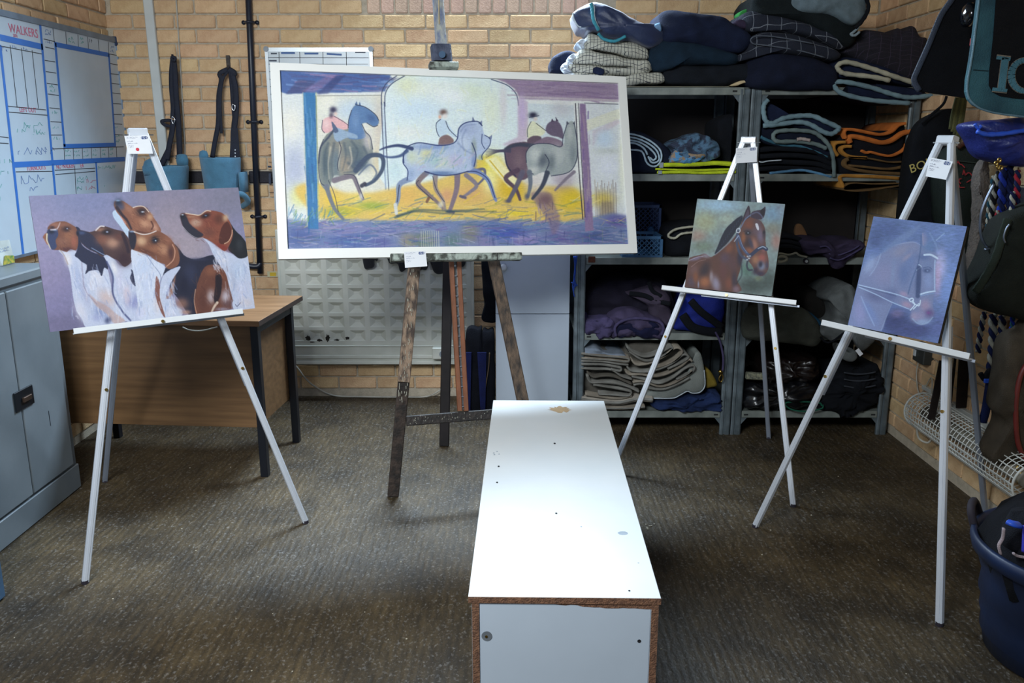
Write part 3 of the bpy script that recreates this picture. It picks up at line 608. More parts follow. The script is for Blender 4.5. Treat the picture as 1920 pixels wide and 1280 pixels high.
def canvas(name, art, quad, corners, nx, ny, mat, parent, label=None):
    """grid between 3D corners (TL TR BR BL); quad = the same corners in the art's frame"""
    U, W_ = np.meshgrid(np.linspace(0, 1, nx), np.linspace(0, 1, ny)); Hm = homog([(0, 0), (1, 0), (1, 1), (0, 1)], quad)
    q = np.stack([U.ravel(), W_.ravel(), np.ones(U.size)]); r = Hm @ q; X = (r[0] / r[2] - art.x0) * art.k - .5; Y = (r[1] / r[2] - art.y0) * art.k - .5
    X = np.clip(X, 0, art.w - 1.001); Y = np.clip(Y, 0, art.h - 1.001); xi = X.astype(int); yi = Y.astype(int); fx = (X - xi)[:, None]; fy = (Y - yi)[:, None]; im = np.clip(art.im, 0, 1)
    c = (im[yi, xi] * (1 - fx) + im[yi, xi + 1] * fx) * (1 - fy) + (im[yi + 1, xi] * (1 - fx) + im[yi + 1, xi + 1] * fx) * fy
    c = np.where(c <= .04045, c / 12.92, ((c + .055) / 1.055) ** 2.4) * art.gain
    inv = pmat(parent).inverted(); C4 = [np.array(inv @ Vector(p)) for p in corners]; u = U.ravel()[:, None]; v = W_.ravel()[:, None]
    P = (C4[0] * (1 - u) + C4[1] * u) * (1 - v) + (C4[3] * (1 - u) + C4[2] * u) * v; cen = P.mean(0); P = P - cen
    idx = np.arange(nx * ny).reshape(ny, nx); Fq = np.stack([idx[:-1, :-1], idx[1:, :-1], idx[1:, 1:], idx[:-1, 1:]], -1).reshape(-1, 4)
    me = bpy.data.meshes.new(name); me.vertices.add(len(P)); me.vertices.foreach_set('co', P.ravel()); me.loops.add(Fq.size); me.loops.foreach_set('vertex_index', Fq.ravel().astype(np.int32))
    me.polygons.add(len(Fq)); me.polygons.foreach_set('loop_start', np.arange(0, Fq.size, 4, dtype=np.int32)); me.update(calc_edges=True)
    at = me.color_attributes.new('paint', 'FLOAT_COLOR', 'POINT'); at.data.foreach_set('color', np.concatenate([c, np.ones((len(c), 1))], 1).ravel())
    me.materials.append(mat); o = bpy.data.objects.new(name, me); link(o, parent); o.location = cen
    if label: o['label'] = label
    return o
def paint_mat(key, rough):
    m = bpy.data.materials.new(key); m.use_nodes = True; N = m.node_tree.nodes; L = m.node_tree.links; b = N['Principled BSDF']; b.inputs['Roughness'].default_value = rough; b.inputs['Specular IOR Level'].default_value = .3
    a = N.new('ShaderNodeAttribute'); a.attribute_name = 'paint'; L.new(a.outputs['Color'], b.inputs['Base Color'])
    n = N.new('ShaderNodeTexNoise'); n.inputs['Scale'].default_value = 700; bp = N.new('ShaderNodeBump'); bp.inputs['Strength'].default_value = .25; bp.inputs['Distance'].default_value = .002
    tc = N.new('ShaderNodeTexCoord'); L.new(tc.outputs['Object'], n.inputs['Vector']); L.new(n.outputs[0], bp.inputs['Height']); L.new(bp.outputs[0], b.inputs['Normal']); return m
PM = paint_mat('oil_paint', .55)

def art_hounds():
    a = Art(45, 345, 485, 630, 1.6, (130, 128, 156)); a.gain = .88
    A1 = (50, 340, 4.268); B1 = (200, 340, 4.414); FUR = [(216, 218, 230), (138, 150, 186), (166, 176, 202), (196, 188, 196)]
    a.tf = (0, 0, 1)
    for x, y, rx, ry, c, al in ((90, 380, 120, 50, (122, 128, 160), .6), (75, 450, 50, 70, (146, 138, 170), .6), (110, 560, 60, 70, (118, 112, 150), .7), (85, 520, 40, 40, (140, 130, 160), .5), (190, 375, 90, 30, (112, 120, 158), .5), (330, 380, 90, 50, (126, 118, 134), .7), (430, 370, 50, 40, (118, 116, 130), .6), (320, 440, 50, 60, (150, 136, 146), .8), (365, 465, 40, 40, (158, 144, 150), .7), (110, 610, 60, 20, (104, 98, 128), .7), (190, 595, 70, 30, (96, 92, 120), .6)): a.dab(x, y, rx, ry, c, al)
    a.grain(.015, 3, 3); a.tf = A1
    K = (30, 30, 44); KB = (38, 42, 66); BR = (112, 72, 60); BR2 = (146, 98, 74); TAN = (178, 140, 112); W = (182, 188, 208); W2 = (160, 170, 200)
    # hound 1 body
    a.poly([(255, 545), (330, 535), (400, 560), (470, 640), (560, 640), (640, 690), (670, 800), (690, 900), (760, 1010), (800, 1110), (700, 1140), (540, 1165), (470, 1165), (440, 1100), (400, 1040), (375, 950), (362, 860), (352, 770), (330, 670), (300, 600)], W, 1, 3)
    a.dab(330, 620, 30, 60, (214, 208, 210), .8, -15); a.dab(410, 780, 30, 130, W2, .8, -8); a.dab(560, 760, 60, 90, (206, 204, 214), .8); a.dab(470, 900, 30, 110, (158, 160, 186), .7, -15); a.dab(430, 1040, 40, 90, (204, 200, 210), .7, -20)
    a.dab(600, 1030, 60, 70, (112, 126, 168), .8); a.dab(640, 930, 80, 60, (196, 168, 160), .7, 40); a.poly([(500, 900), (560, 950), (650, 1000), (720, 1060), (790, 1110), (700, 1135), (640, 1060), (560, 1000)], (180, 150, 142), .7, 8)
    a.dab(650, 1110, 25, 30, (52, 60, 96), .8, 40); a.dab(560, 1090, 40, 30, (150, 156, 190), .7); a.line([(440, 640), (450, 760), (470, 870), (560, 980)], (130, 120, 140), 8, .6, 5)
    a.poly([(390, 365), (430, 385), (440, 500), (520, 560), (600, 590), (645, 640), (650, 700), (620, 690), (600, 755), (570, 710), (500, 715), (470, 740), (480, 670), (440, 640), (410, 612), (385, 590), (405, 540), (398, 450)], KB, 1, 3)
    a.poly([(150, 470), (130, 440), (165, 400), (172, 360), (215, 330), (262, 318), (312, 320), (362, 345), (398, 372), (412, 430), (412, 500), (395, 548), (350, 540), (320, 562), (270, 548), (215, 545), (190, 525)], BR, 1, 3)
    a.dab(340, 420, 45, 60, BR2, .8); a.dab(380, 480, 25, 50, (158, 92, 76), .7); a.dab(230, 345, 40, 20, (150, 104, 88), .8); a.dab(300, 345, 45, 18, (138, 92, 76), .7); a.dab(290, 480, 50, 30, (132, 92, 78), .7); a.dab(320, 540, 50, 16, (70, 40, 50), .7)
    a.poly([(165, 395), (205, 378), (245, 385), (252, 430), (232, 470), (240, 520), (215, 545), (190, 530), (172, 480)], (52, 62, 96), 1, 4); a.dab(200, 400, 26, 20, (28, 34, 54), 1); a.dab(225, 385, 25, 8, (150, 164, 190), .8); a.line([(195, 385), (245, 375), (268, 328)], (204, 192, 196), 12, .8, 5, 5)
    a.line([(163, 420), (162, 470), (180, 510), (190, 535)], (208, 196, 170), 14, .9, 4, 6); a.line([(148, 420), (140, 450), (165, 500)], (150, 96, 76), 10, .8, 4)
    a.dab(320, 380, 34, 24, (44, 32, 40), .95); a.dab(325, 376, 6, 5, (170, 180, 205), 1); a.dab(206, 366, 20, 12, (56, 40, 48), .9)
    a.line([(262, 540), (300, 590), (330, 660)], (150, 124, 110), 8, .6, 4)
    # hound 2
    a.poly([(615, 575), (700, 620), (760, 675), (835, 640), (855, 700), (878, 800), (890, 900), (920, 1010), (960, 1120), (800, 1120), (730, 1010), (695, 900), (690, 780), (665, 700), (640, 640)], W, 1, 3)
    a.dab(740, 780, 30, 120, (190, 186, 206), .7); a.dab(700, 690, 20, 60, (216, 212, 214), .8, -20); a.dab(860, 960, 60, 60, (128, 132, 176), .8); a.dab(800, 900, 30, 90, (202, 180, 188), .6); a.poly([(835, 700), (865, 740), (876, 830), (850, 820), (828, 770), (840, 730)], KB, .95, 4)
    a.line([(640, 640), (690, 760), (690, 900), (760, 1030), (830, 1110)], (64, 70, 110), 14, .8, 5)
    a.poly([(400, 400), (430, 388), (500, 402), (548, 390), (592, 356), (642, 360), (700, 380), (780, 402), (812, 450), (850, 520), (852, 600), (830, 652), (780, 680), (735, 635), (690, 612), (640, 585), (600, 600), (560, 570), (490, 535), (432, 480)], (72, 52, 54), 1, 3)
    a.poly([(400, 402), (430, 390), (490, 404), (540, 440), (600, 520), (620, 590), (560, 566), (490, 532), (430, 474)], KB, .95, 6); a.dab(440, 410, 30, 14, (64, 78, 116), .8); a.dab(410, 415, 12, 16, (20, 24, 40), .9)
    a.dab(610, 460, 60, 50, (120, 78, 66), .9); a.dab(690, 490, 55, 45, (170, 130, 110), .9); a.dab(600, 385, 40, 16, (154, 112, 92), .9); a.line([(555, 390), (590, 358), (620, 358)], (216, 206, 206), 10, .9, 4); a.dab(640, 403, 42, 24, (32, 26, 34), .95); a.dab(645, 402, 10, 6, (160, 172, 200), 1)
    a.dab(740, 440, 40, 30, (94, 60, 56), .8); a.line([(520, 530), (600, 575), (650, 600)], (150, 170, 200), 6, .7, 3); a.dab(780, 620, 60, 60, (52, 34, 44), .9); a.line([(770, 420), (800, 500), (815, 560)], (40, 30, 44), 26, .8, 8)
    a.tf = B1
    # hound 3, head up
    a.poly([(52, 250), (85, 238), (130, 300), (165, 355), (200, 420), (195, 465), (165, 445), (125, 385), (75, 320), (55, 285)], (176, 192, 212), 1, 3)
    a.poly([(66, 165), (90, 148), (140, 162), (182, 190), (222, 214), (262, 202), (312, 205), (352, 240), (385, 290), (425, 350), (450, 410), (400, 440), (330, 440), (260, 425), (215, 415), (190, 400), (150, 345), (125, 300), (85, 252), (62, 200)], (128, 84, 68), 1, 3)
    a.dab(190, 230, 60, 26, (150, 104, 84), .8, 35); a.dab(310, 345, 60, 34, (184, 138, 110), .9, 15); a.dab(250, 340, 40, 40, (140, 92, 72), .8); a.dab(360, 290, 26, 30, (190, 150, 118), .8); a.dab(400, 380, 26, 40, (180, 136, 116), .9, -30)
    a.dab(100, 178, 36, 34, (36, 44, 66), 1); a.dab(120, 210, 30, 30, (64, 70, 96), .8); a.dab(95, 156, 24, 8, (120, 146, 178), .9); a.line([(85, 215), (130, 275), (170, 320), (205, 390)], (44, 36, 48), 26, .9, 6, 14); a.line([(118, 290), (140, 320), (160, 350)], (190, 130, 120), 8, .9, 3)
    a.dab(292, 248, 46, 36, (40, 32, 40), .95); a.dab(300, 250, 14, 6, (190, 200, 216), 1); a.line([(220, 215), (262, 203), (310, 208), (350, 250)], (208, 190, 176), 8, .9, 3); a.line([(370, 330), (385, 365), (372, 395)], (80, 48, 44), 12, .9, 4); a.line([(250, 410), (330, 425), (400, 420)], (84, 52, 46), 14, .8, 5)
    # saddle and back of hound 4
    a.poly([(560, 520), (600, 555), (650, 615), (740, 640), (880, 606), (940, 650), (1000, 760), (900, 760), (800, 800), (760, 900), (740, 1100), (680, 1100), (600, 980), (540, 900), (500, 800), (470, 780), (480, 720), (560, 700), (590, 640)], (34, 36, 54), 1, 3)
    a.dab(690, 760, 60, 90, (50, 56, 82), .6); a.dab(640, 850, 40, 80, (26, 28, 48), .8); a.dab(760, 640, 80, 14, (52, 56, 80), .6)
    a.poly([(480, 760), (610, 700), (565, 780), (525, 850), (490, 960), (540, 975), (590, 1040), (625, 1065), (610, 1115), (470, 1125), (440, 1000), (440, 880)], W, 1, 3)
    a.poly([(570, 770), (540, 850), (510, 930), (490, 970), (540, 940), (560, 860)], (150, 108, 92), .9, 8); a.dab(620, 1010, 60, 50, (140, 100, 86), .8); a.dab(560, 1060, 50, 30, (190, 196, 214), .9); a.dab(660, 1080, 40, 20, (170, 132, 116), .8)
    a.poly([(790, 740), (820, 700), (860, 686), (925, 690), (985, 750), (1010, 830), (1045, 950), (1070, 1030), (1000, 1060), (870, 1075), (745, 1095), (728, 990), (742, 880), (765, 800)], (98, 60, 50), 1, 3)
    a.dab(860, 740, 50, 40, (126, 80, 62), .8); a.dab(800, 980, 40, 90, (84, 50, 44), .8); a.dab(960, 790, 40, 50, (112, 68, 54), .7); a.dab(865, 950, 36, 58, (176, 164, 168), .85); a.dab(985, 950, 38, 58, (180, 172, 182), .85); a.dab(1000, 1010, 40, 30, (90, 66, 70), .7)
    a.line([(735, 890), (725, 990), (745, 1090)], (200, 150, 120), 7, .8, 3); a.poly([(905, 765), (948, 775), (952, 870), (935, 960), (900, 1010), (886, 960), (898, 870)], (34, 26, 34), .95, 5); a.line([(910, 770), (935, 758), (960, 790)], (130, 84, 66), 6, .8, 2); a.line([(915, 1000), (890, 1035), (870, 1075)], (206, 186, 168), 22, .9, 5, 14)
    a.dab(960, 1055, 60, 16, (140, 132, 150), .8)
    # chest of hound 4
    a.poly([(208, 556), (320, 600), (400, 650), (480, 700), (470, 760), (440, 830), (442, 900), (450, 1000), (490, 1118), (280, 1145), (262, 1050), (250, 950), (238, 850), (212, 700)], (194, 200, 216), 1, 3)
    a.dab(300, 700, 60, 80, (180, 192, 216), .7); a.dab(330, 900, 30, 160, (184, 192, 216), .7); a.dab(420, 1000, 30, 90, (206, 194, 196), .7); a.line([(330, 605), (380, 680), (440, 760), (450, 820)], (120, 130, 158), 6, .8, 3); a.poly([(412, 780), (440, 850), (440, 960), (485, 1120), (450, 1080), (405, 950), (402, 870)], (120, 76, 68), .95, 4)
    a.dab(280, 1080, 40, 50, (190, 186, 210), .5)
    a.poly([(184, 408), (232, 414), (300, 435), (352, 428), (412, 406), (456, 420), (515, 460), (565, 520), (594, 580), (604, 650), (580, 700), (520, 722), (488, 706), (478, 682), (420, 660), (340, 602), (270, 580), (208, 556), (188, 500)], (118, 76, 60), 1, 3)
    a.dab(290, 490, 44, 40, (196, 160, 128), .9); a.dab(360, 450, 50, 26, (140, 94, 72), .8); a.dab(470, 560, 60, 44, (176, 130, 102), .85, 20); a.dab(400, 560, 60, 30, (140, 92, 70), .7); a.dab(330, 580, 80, 20, (84, 50, 44), .8, 20); a.dab(510, 480, 40, 30, (140, 92, 74), .7, 40)
    a.poly([(184, 410), (228, 418), (246, 460), (240, 520), (224, 560), (200, 545), (186, 490)], (34, 34, 50), .95, 5); a.dab(210, 412, 24, 8, (130, 150, 180), .9); a.line([(228, 415), (300, 436), (352, 430), (410, 408)], (210, 200, 196), 9, .9, 3)
    a.dab(400, 480, 38, 34, (46, 34, 36), .95); a.dab(398, 484, 20, 22, (30, 36, 54), 1); a.dab(406, 488, 6, 6, (200, 210, 224), 1)
    a.dab(535, 590, 30, 60, (74, 46, 46), .9, -10); a.dab(575, 600, 26, 70, (126, 82, 64), .8, 8); a.line([(545, 520), (565, 570), (555, 640), (520, 680), (495, 700)], (190, 142, 118), 8, .9, 3)
    # hound 5
    a.poly([(795, 462), (860, 500), (920, 540), (980, 572), (1040, 600), (1100, 634), (1170, 600), (1205, 800), (1240, 1060), (1060, 1060), (1040, 960), (1010, 850), (985, 760), (930, 680), (880, 600), (845, 520)], W, 1, 3)
    a.dab(1090, 740, 60, 80, (176, 190, 212), .7); a.dab(960, 620, 30, 60, (214, 210, 214), .8, -30); a.dab(1120, 900, 60, 90, (186, 188, 210), .7); a.dab(1050, 820, 24, 90, (160, 164, 184), .6, -10); a.dab(1150, 1000, 60, 40, (196, 186, 190), .7); a.line([(960, 570), (985, 640), (1000, 740)], (150, 160, 184), 9, .6, 5)
    a.poly([(1008, 325), (1062, 400), (1122, 460), (1158, 520), (1166, 612), (1100, 634), (1050, 600), (1005, 560), (1020, 500), (1042, 430)], (34, 36, 42), 1, 3); a.dab(1100, 520, 30, 50, (56, 60, 66), .6)
    a.poly([(612, 272), (640, 262), (690, 268), (768, 276), (822, 240), (900, 243), (962, 264), (1012, 320), (1042, 400), (1040, 460), (1012, 530), (975, 574), (915, 530), (855, 490), (800, 465), (740, 467), (680, 425), (640, 382), (618, 330)], (126, 72, 58), 1, 3)
    a.dab(740, 340, 50, 36, (176, 146, 128), .9); a.dab(700, 290, 50, 12, (150, 108, 88), .9); a.dab(860, 330, 60, 60, (116, 62, 52), .7); a.dab(980, 300, 26, 30, (196, 164, 132), .9, 30); a.dab(930, 310, 40, 40, (70, 44, 40), .6); a.dab(960, 540, 60, 24, (120, 48, 44), .8, 25); a.dab(840, 420, 60, 40, (100, 62, 54), .7)
    a.poly([(612, 280), (640, 300), (660, 290), (690, 350), (750, 400), (800, 440), (745, 468), (680, 428), (640, 384), (618, 330)], (40, 42, 56), .95, 6); a.dab(634, 285, 26, 22, (26, 30, 42), 1); a.dab(628, 274, 10, 5, (190, 204, 220), .9); a.line([(630, 370), (680, 425), (745, 464), (800, 460)], (170, 170, 176), 4, .8, 2)
    a.line([(655, 262), (720, 272), (770, 276), (822, 242), (860, 244)], (214, 190, 168), 8, .9, 3); a.dab(818, 282, 40, 20, (34, 26, 30), .95, -20); a.dab(820, 280, 10, 6, (90, 110, 140), 1)
    a.poly([(1000, 332), (1036, 400), (1030, 452), (1000, 500), (950, 516), (928, 490), (938, 420), (960, 362)], (78, 44, 40), .95, 4); a.line([(1038, 400), (1034, 440), (1010, 490), (975, 512)], (210, 170, 140), 7, .9, 3)
    for bx, an in (((225, 600, 440, 1080), 85), ((880, 560, 960, 700), 60), ((980, 660, 1190, 1020), 80), ((480, 800, 560, 1080), 75)): a.scatter(90, bx, FUR, 60, 9, an, .45, 14)
    for bx, an in (((700, 700, 1030, 1040), 80),): a.scatter(60, bx, [(126, 80, 62), (74, 44, 40)], 60, 8, an, .35, 20)
    for c_, bx, an in (([(170, 120, 92), (90, 54, 46)], (240, 460, 500, 620), 30), ([(170, 120, 92), (96, 56, 48)], (200, 240, 380, 400), 40), ([(150, 96, 72), (84, 44, 40)], (730, 300, 930, 480), 30)): a.scatter(46, bx, c_, 34, 7, an, .35, 25)
    a.tf = A1; a.scatter(110, (350, 660, 660, 1080), FUR, 60, 9, 75, .45, 14); a.scatter(70, (690, 720, 860, 1080), FUR, 60, 9, 80, .45, 12); a.scatter(30, (230, 360, 390, 520), [(160, 110, 84), (90, 54, 50)], 30, 7, 40, .35, 25); a.tf = B1
    a.line([(1065, 1015), (1080, 1030), (1108, 1000)], (60, 56, 80), 5, .8, 1.5); a.grain(.012, .0, .0); a.grain(.012, 1.2, 1.2); return a
def art_big():
    a = Art(515, 122, 1190, 480, 1.5, (226, 228, 224)); a.gain = .9; a.lw = 1.25; a.tf = (500, 80, 2.667); S_ = a.scatter
    BL_ = (78, 104, 160); PU = (140, 122, 150); CRm = (228, 224, 206)
    a.poly([(50, 240), (175, 245), (180, 900), (50, 900)], (218, 222, 222), 1, 8, False); a.dab(130, 620, 60, 130, (170, 176, 200), .8); a.dab(150, 770, 50, 60, (226, 220, 110), .6); a.dab(110, 400, 60, 90, (232, 228, 216), .9)
    a.poly([(50, 120), (620, 150), (590, 235), (90, 245), (50, 232)], BL_, 1, 5, False); S_(60, (60, 135, 600, 225), [(96, 128, 184), (120, 150, 200), (84, 84, 132), (66, 88, 140), (150, 130, 170)], 110, 9, 3, .8, 5)
    a.poly([(150, 170), (85, 245), (180, 240), (240, 180)], (70, 70, 110), .6, 6, False); a.poly([(240, 250), (300, 245), (390, 150), (340, 150)], (58, 66, 116), .7, 6, False); a.poly([(160, 235), (300, 150), (350, 150), (240, 235)], (190, 120, 150), .3, 8, False)
    a.poly([(235, 250), (575, 250), (605, 745), (250, 870)], (224, 222, 208), 1, 4, False); a.dab(430, 330, 120, 60, (196, 212, 226), .9); a.dab(300, 300, 50, 50, (238, 234, 220), .8); a.dab(560, 420, 30, 160, (206, 190, 176), .6); a.dab(560, 600, 40, 80, (218, 200, 160), .7)
    # arch
    a.poly([(590, 300), (592, 240), (630, 190), (690, 155), (900, 140), (1120, 170), (1200, 200), (1255, 255), (1262, 480), (1180, 560), (600, 730)], (220, 232, 232), 1, 5)
    for x, y, rx, ry, c, al in ((800, 220, 160, 40, (232, 236, 224), .8), (760, 330, 120, 50, (206, 224, 238), .8), (1030, 240, 80, 50, (216, 226, 190), .6), (700, 200, 60, 50, (222, 222, 170), .5), (1130, 330, 50, 110, (226, 232, 208), .8), (700, 450, 90, 40, (230, 232, 226), .9), (1190, 300, 20, 120, (214, 206, 210), .7), (930, 260, 90, 40, (236, 240, 240), .8)): a.dab(x, y, rx, ry, c, al)
    S_(60, (620, 180, 1200, 480), [(240, 242, 238), (200, 216, 222), (226, 228, 196), (214, 228, 236)], 60, 8, 80, .45, 50)
    for p in ([(572, 300), (574, 240), (600, 190), (650, 155)], [(590, 310), (592, 245), (625, 195), (690, 155)], [(586, 290), (596, 520), (607, 740)], [(571, 290), (580, 520), (592, 735)], [(1130, 175), (1210, 205), (1255, 250), (1268, 310)]): a.line(p, (60, 70, 100), 4, .85, 1.5)
    a.line([(238, 255), (245, 560), (252, 870)], (50, 60, 80), 4, .85, 1.5); a.line([(245, 256), (570, 254)], (110, 110, 110), 3, .6, 1.5); a.line([(580, 300), (592, 730)], (188, 204, 222), 9, .7, 3)
    # purple beams
    a.poly([(1150, 172), (1780, 200), (1780, 292), (1275, 275), (1250, 225), (1200, 190)], (150, 130, 156), 1, 5, False); S_(60, (1200, 190, 1760, 280), [(170, 152, 174), (128, 108, 140), (160, 140, 160), (140, 116, 150)], 130, 8, 3, .7, 4)
    a.line([(1270, 265), (1770, 285)], (206, 196, 196), 10, .7, 4); a.poly([(1265, 265), (1315, 290), (1315, 480), (1240, 520), (1180, 510), (1262, 470)], (196, 178, 196), .85, 8, False); a.dab(1285, 350, 20, 90, (190, 170, 210), .7)
    a.poly([(1313, 298), (1545, 310), (1560, 520), (1330, 500)], (206, 216, 220), 1, 4, False); a.dab(1480, 330, 60, 40, (190, 184, 190), .6); a.dab(1400, 390, 60, 70, (214, 224, 228), .8)
    a.poly([(1600, 300), (1790, 305), (1830, 960), (1640, 880)], (214, 218, 220), 1, 4, False); a.poly([(1600, 390), (1780, 325), (1780, 380), (1640, 430), (1600, 450)], (222, 222, 204), .95, 4, False); a.poly([(1640, 440), (1770, 380), (1780, 400), (1680, 460), (1640, 520)], (206, 192, 200), .8, 6, False); a.dab(1700, 480, 50, 50, (196, 214, 232), .9); a.dab(1720, 545, 70, 16, (190, 196, 190), .7); a.dab(1720, 620, 60, 60, (222, 226, 236), .9); a.dab(1790, 600, 20, 200, (226, 226, 206), .8)
    a.line([(1600, 298), (1770, 304)], (60, 60, 80), 3, .8, 1.5); a.dab(1690, 790, 60, 40, (230, 200, 60), .8); a.poly([(1680, 800), (1740, 800), (1755, 900), (1670, 900)], (150, 136, 110), .8, 10, False)
    for i in range(16): x = 1650 + i * 7; a.line([(x, 690 + (i * 37) % 60), (x + 5, 900)], (120, 104, 100) if i % 2 else (170, 150, 130), 3.4, .55, 1.5)
    # straw and ground
    a.poly([(130, 740), (240, 700), (420, 760), (640, 730), (900, 670), (1080, 570), (1180, 600), (1280, 700), (1420, 720), (1560, 740), (1600, 900), (1400, 910), (900, 910), (400, 900), (250, 880)], (222, 186, 92), .9, 14)
    for x, y, rx, ry, c in ((1130, 620, 60, 70, (232, 214, 60)), (1530, 790, 70, 60, (222, 192, 44)), (700, 770, 70, 50, (226, 180, 100)), (1230, 740, 70, 60, (218, 180, 40)), (450, 780, 70, 30, (232, 206, 110)), (360, 850, 90, 30, (170, 170, 60)), (520, 820, 80, 22, (150, 170, 70)), (1020, 760, 90, 50, (216, 170, 110)), (900, 770, 40, 40, (214, 160, 120)), (1250, 860, 90, 16, (232, 206, 60)), (320, 790, 40, 30, (236, 200, 70)), (640, 640, 40, 60, (200, 220, 224)), (1350, 700, 50, 70, (212, 204, 200)), (1120, 690, 40, 70, (244, 236, 170))): a.dab(x, y, rx, ry, c, .85)
    a.poly([(1090, 585), (1150, 570), (1270, 700), (1220, 730)], (244, 240, 200), .8, 8, False); a.line([(1120, 590), (1240, 740)], (206, 170, 40), 5, .8, 2)
    S_(120, (300, 790, 1620, 890), [(232, 204, 60), (140, 150, 70), (196, 160, 110), (90, 130, 130), (236, 220, 150), (100, 110, 140)], 80, 6, -10, .6, 14)
    a.poly([(50, 880), (200, 900), (400, 890), (700, 900), (1000, 890), (1300, 900), (1500, 905), (1640, 880), (1740, 860), (1830, 880), (1840, 1060), (60, 1060)], (116, 130, 168), 1, 12, False)
    for x, y, rx, ry, c in ((160, 980, 100, 50, (64, 84, 146)), (360, 940, 120, 30, (140, 130, 180)), (420, 1000, 120, 40, (66, 90, 156)), (620, 950, 90, 30, (130, 130, 172)), (780, 1000, 70, 40, (104, 112, 80)), (930, 1000, 50, 40, (90, 120, 110)), (1020, 960, 50, 50, (130, 124, 100)), (1200, 960, 110, 40, (56, 76, 170)), (1300, 1000, 70, 30, (150, 130, 186)), (1480, 980, 80, 40, (110, 96, 150)), (1650, 980, 90, 40, (60, 76, 130)), (1760, 900, 60, 30, (96, 78, 150)), (700, 1000, 40, 40, (150, 140, 110)), (1100, 1010, 50, 30, (130, 120, 160)), (560, 1010, 60, 30, (90, 90, 150))): a.dab(x, y, rx, ry, c, .7)
    S_(300, (70, 895, 1820, 1045), [(150, 156, 190), (170, 160, 190), (64, 84, 140), (100, 140, 170), (130, 120, 140), (176, 178, 196), (84, 96, 120)], 70, 5, 0, .6, 12); S_(120, (90, 880, 1800, 930), [(190, 186, 180), (110, 150, 170), (70, 100, 150), (200, 190, 120)], 50, 4, -15, .6, 25)
    S_(170, (70, 900, 1820, 1040), [(70, 84, 150), (130, 126, 170), (60, 100, 140), (150, 140, 180), (96, 120, 140), (110, 90, 150)], 90, 7, 0, .55, 10); S_(60, (100, 940, 1800, 1010), [(60, 70, 120), (160, 170, 190), (120, 140, 120)], 50, 4, 90, .5, 5)
    for i in range(9): a.line([(770 + i * 11, 950), (772 + i * 11, 1035)], (206, 206, 186), 3, .6, 1.2)
    a.poly([(172, 238), (236, 240), (248, 940), (196, 935)], (58, 118, 170), 1, 4, False); S_(40, (180, 240, 232, 880), [(88, 146, 190), (48, 96, 150), (60, 120, 150), (110, 160, 200)], 90, 9, 88, .7, 3); a.line([(240, 240), (250, 880)], (190, 200, 150), 7, .6, 3); a.line([(172, 240), (192, 920)], (206, 204, 184), 6, .6, 3)
    S_(60, (90, 850, 330, 920), [(70, 110, 160), (90, 150, 180), (110, 150, 90)], 40, 4, -70, .6, 20)
    a.poly([(1330, 755), (1420, 755), (1440, 800), (1475, 900), (1440, 970), (1410, 900), (1380, 850), (1345, 800)], (128, 106, 130), .6, 9); S_(26, (1340, 770, 1440, 900), [(110, 84, 100), (170, 150, 160), (96, 90, 130)], 40, 6, 70, .6, 15); a.dab(1400, 790, 40, 30, (110, 84, 96), .8); a.dab(1490, 690, 60, 50, (150, 130, 150), .6)
    a.poly([(1576, 300), (1606, 302), (1612, 420), (1625, 600), (1642, 950), (1600, 955), (1592, 700), (1580, 500)], (140, 118, 152), 1, 4, False); S_(22, (1585, 320, 1625, 900), [(160, 136, 160), (112, 90, 150), (170, 150, 160)], 80, 8, 87, .7, 3); a.line([(1555, 300), (1568, 600), (1588, 890)], (50, 46, 60), 4, .85, 1.5); a.line([(1570, 300), (1584, 600), (1600, 880)], (60, 56, 70), 3, .8, 1.5)
    D = (44, 48, 72)
    # horse 1 (rearing pair) and rider
    a.poly([(275, 380), (300, 365), (330, 358), (370, 380), (430, 425), (430, 445), (330, 420), (320, 440), (280, 445), (268, 425)], (226, 176, 178), .95, 3); a.dab(290, 400, 18, 24, (238, 206, 204), .8); a.dab(326, 328, 19, 17, (58, 56, 84), 1); a.dab(338, 348, 10, 10, (224, 196, 186), .9); a.dab(316, 356, 12, 14, (84, 70, 90), .8); a.line([(272, 380), (268, 425), (282, 446)], D, 3, .7, 1); a.line([(330, 360), (380, 390), (430, 430)], D, 2.5, .7, 1)
    a.poly([(400, 425), (405, 380), (420, 330), (440, 305), (470, 308), (505, 325), (540, 355), (557, 382), (552, 405), (530, 412), (500, 396), (472, 400), (480, 430), (505, 455), (524, 510), (525, 560), (505, 590), (440, 660), (370, 670), (330, 665), (300, 740), (275, 730), (258, 690), (252, 560), (275, 480), (310, 440), (350, 430)], (132, 138, 134), 1, 3)
    a.poly([(405, 420), (405, 380), (420, 330), (440, 305), (470, 308), (505, 325), (540, 355), (557, 382), (552, 405), (530, 412), (500, 396), (472, 400), (480, 430), (490, 470), (440, 480), (400, 470)], (92, 126, 172), .95, 3); a.dab(520, 370, 26, 18, (70, 96, 140), .8, 30); a.dab(440, 380, 20, 50, (120, 150, 190), .7)
    a.dab(500, 490, 22, 50, (206, 196, 196), .8); a.dab(440, 560, 60, 60, (84, 100, 112), .8); a.dab(380, 610, 50, 50, (176, 154, 130), .7); a.dab(290, 600, 24, 90, (70, 88, 100), .8); a.dab(340, 520, 40, 50, (150, 140, 126), .7); a.dab(340, 600, 20, 80, (96, 116, 130), .8); a.dab(460, 610, 50, 30, (66, 86, 110), .8)
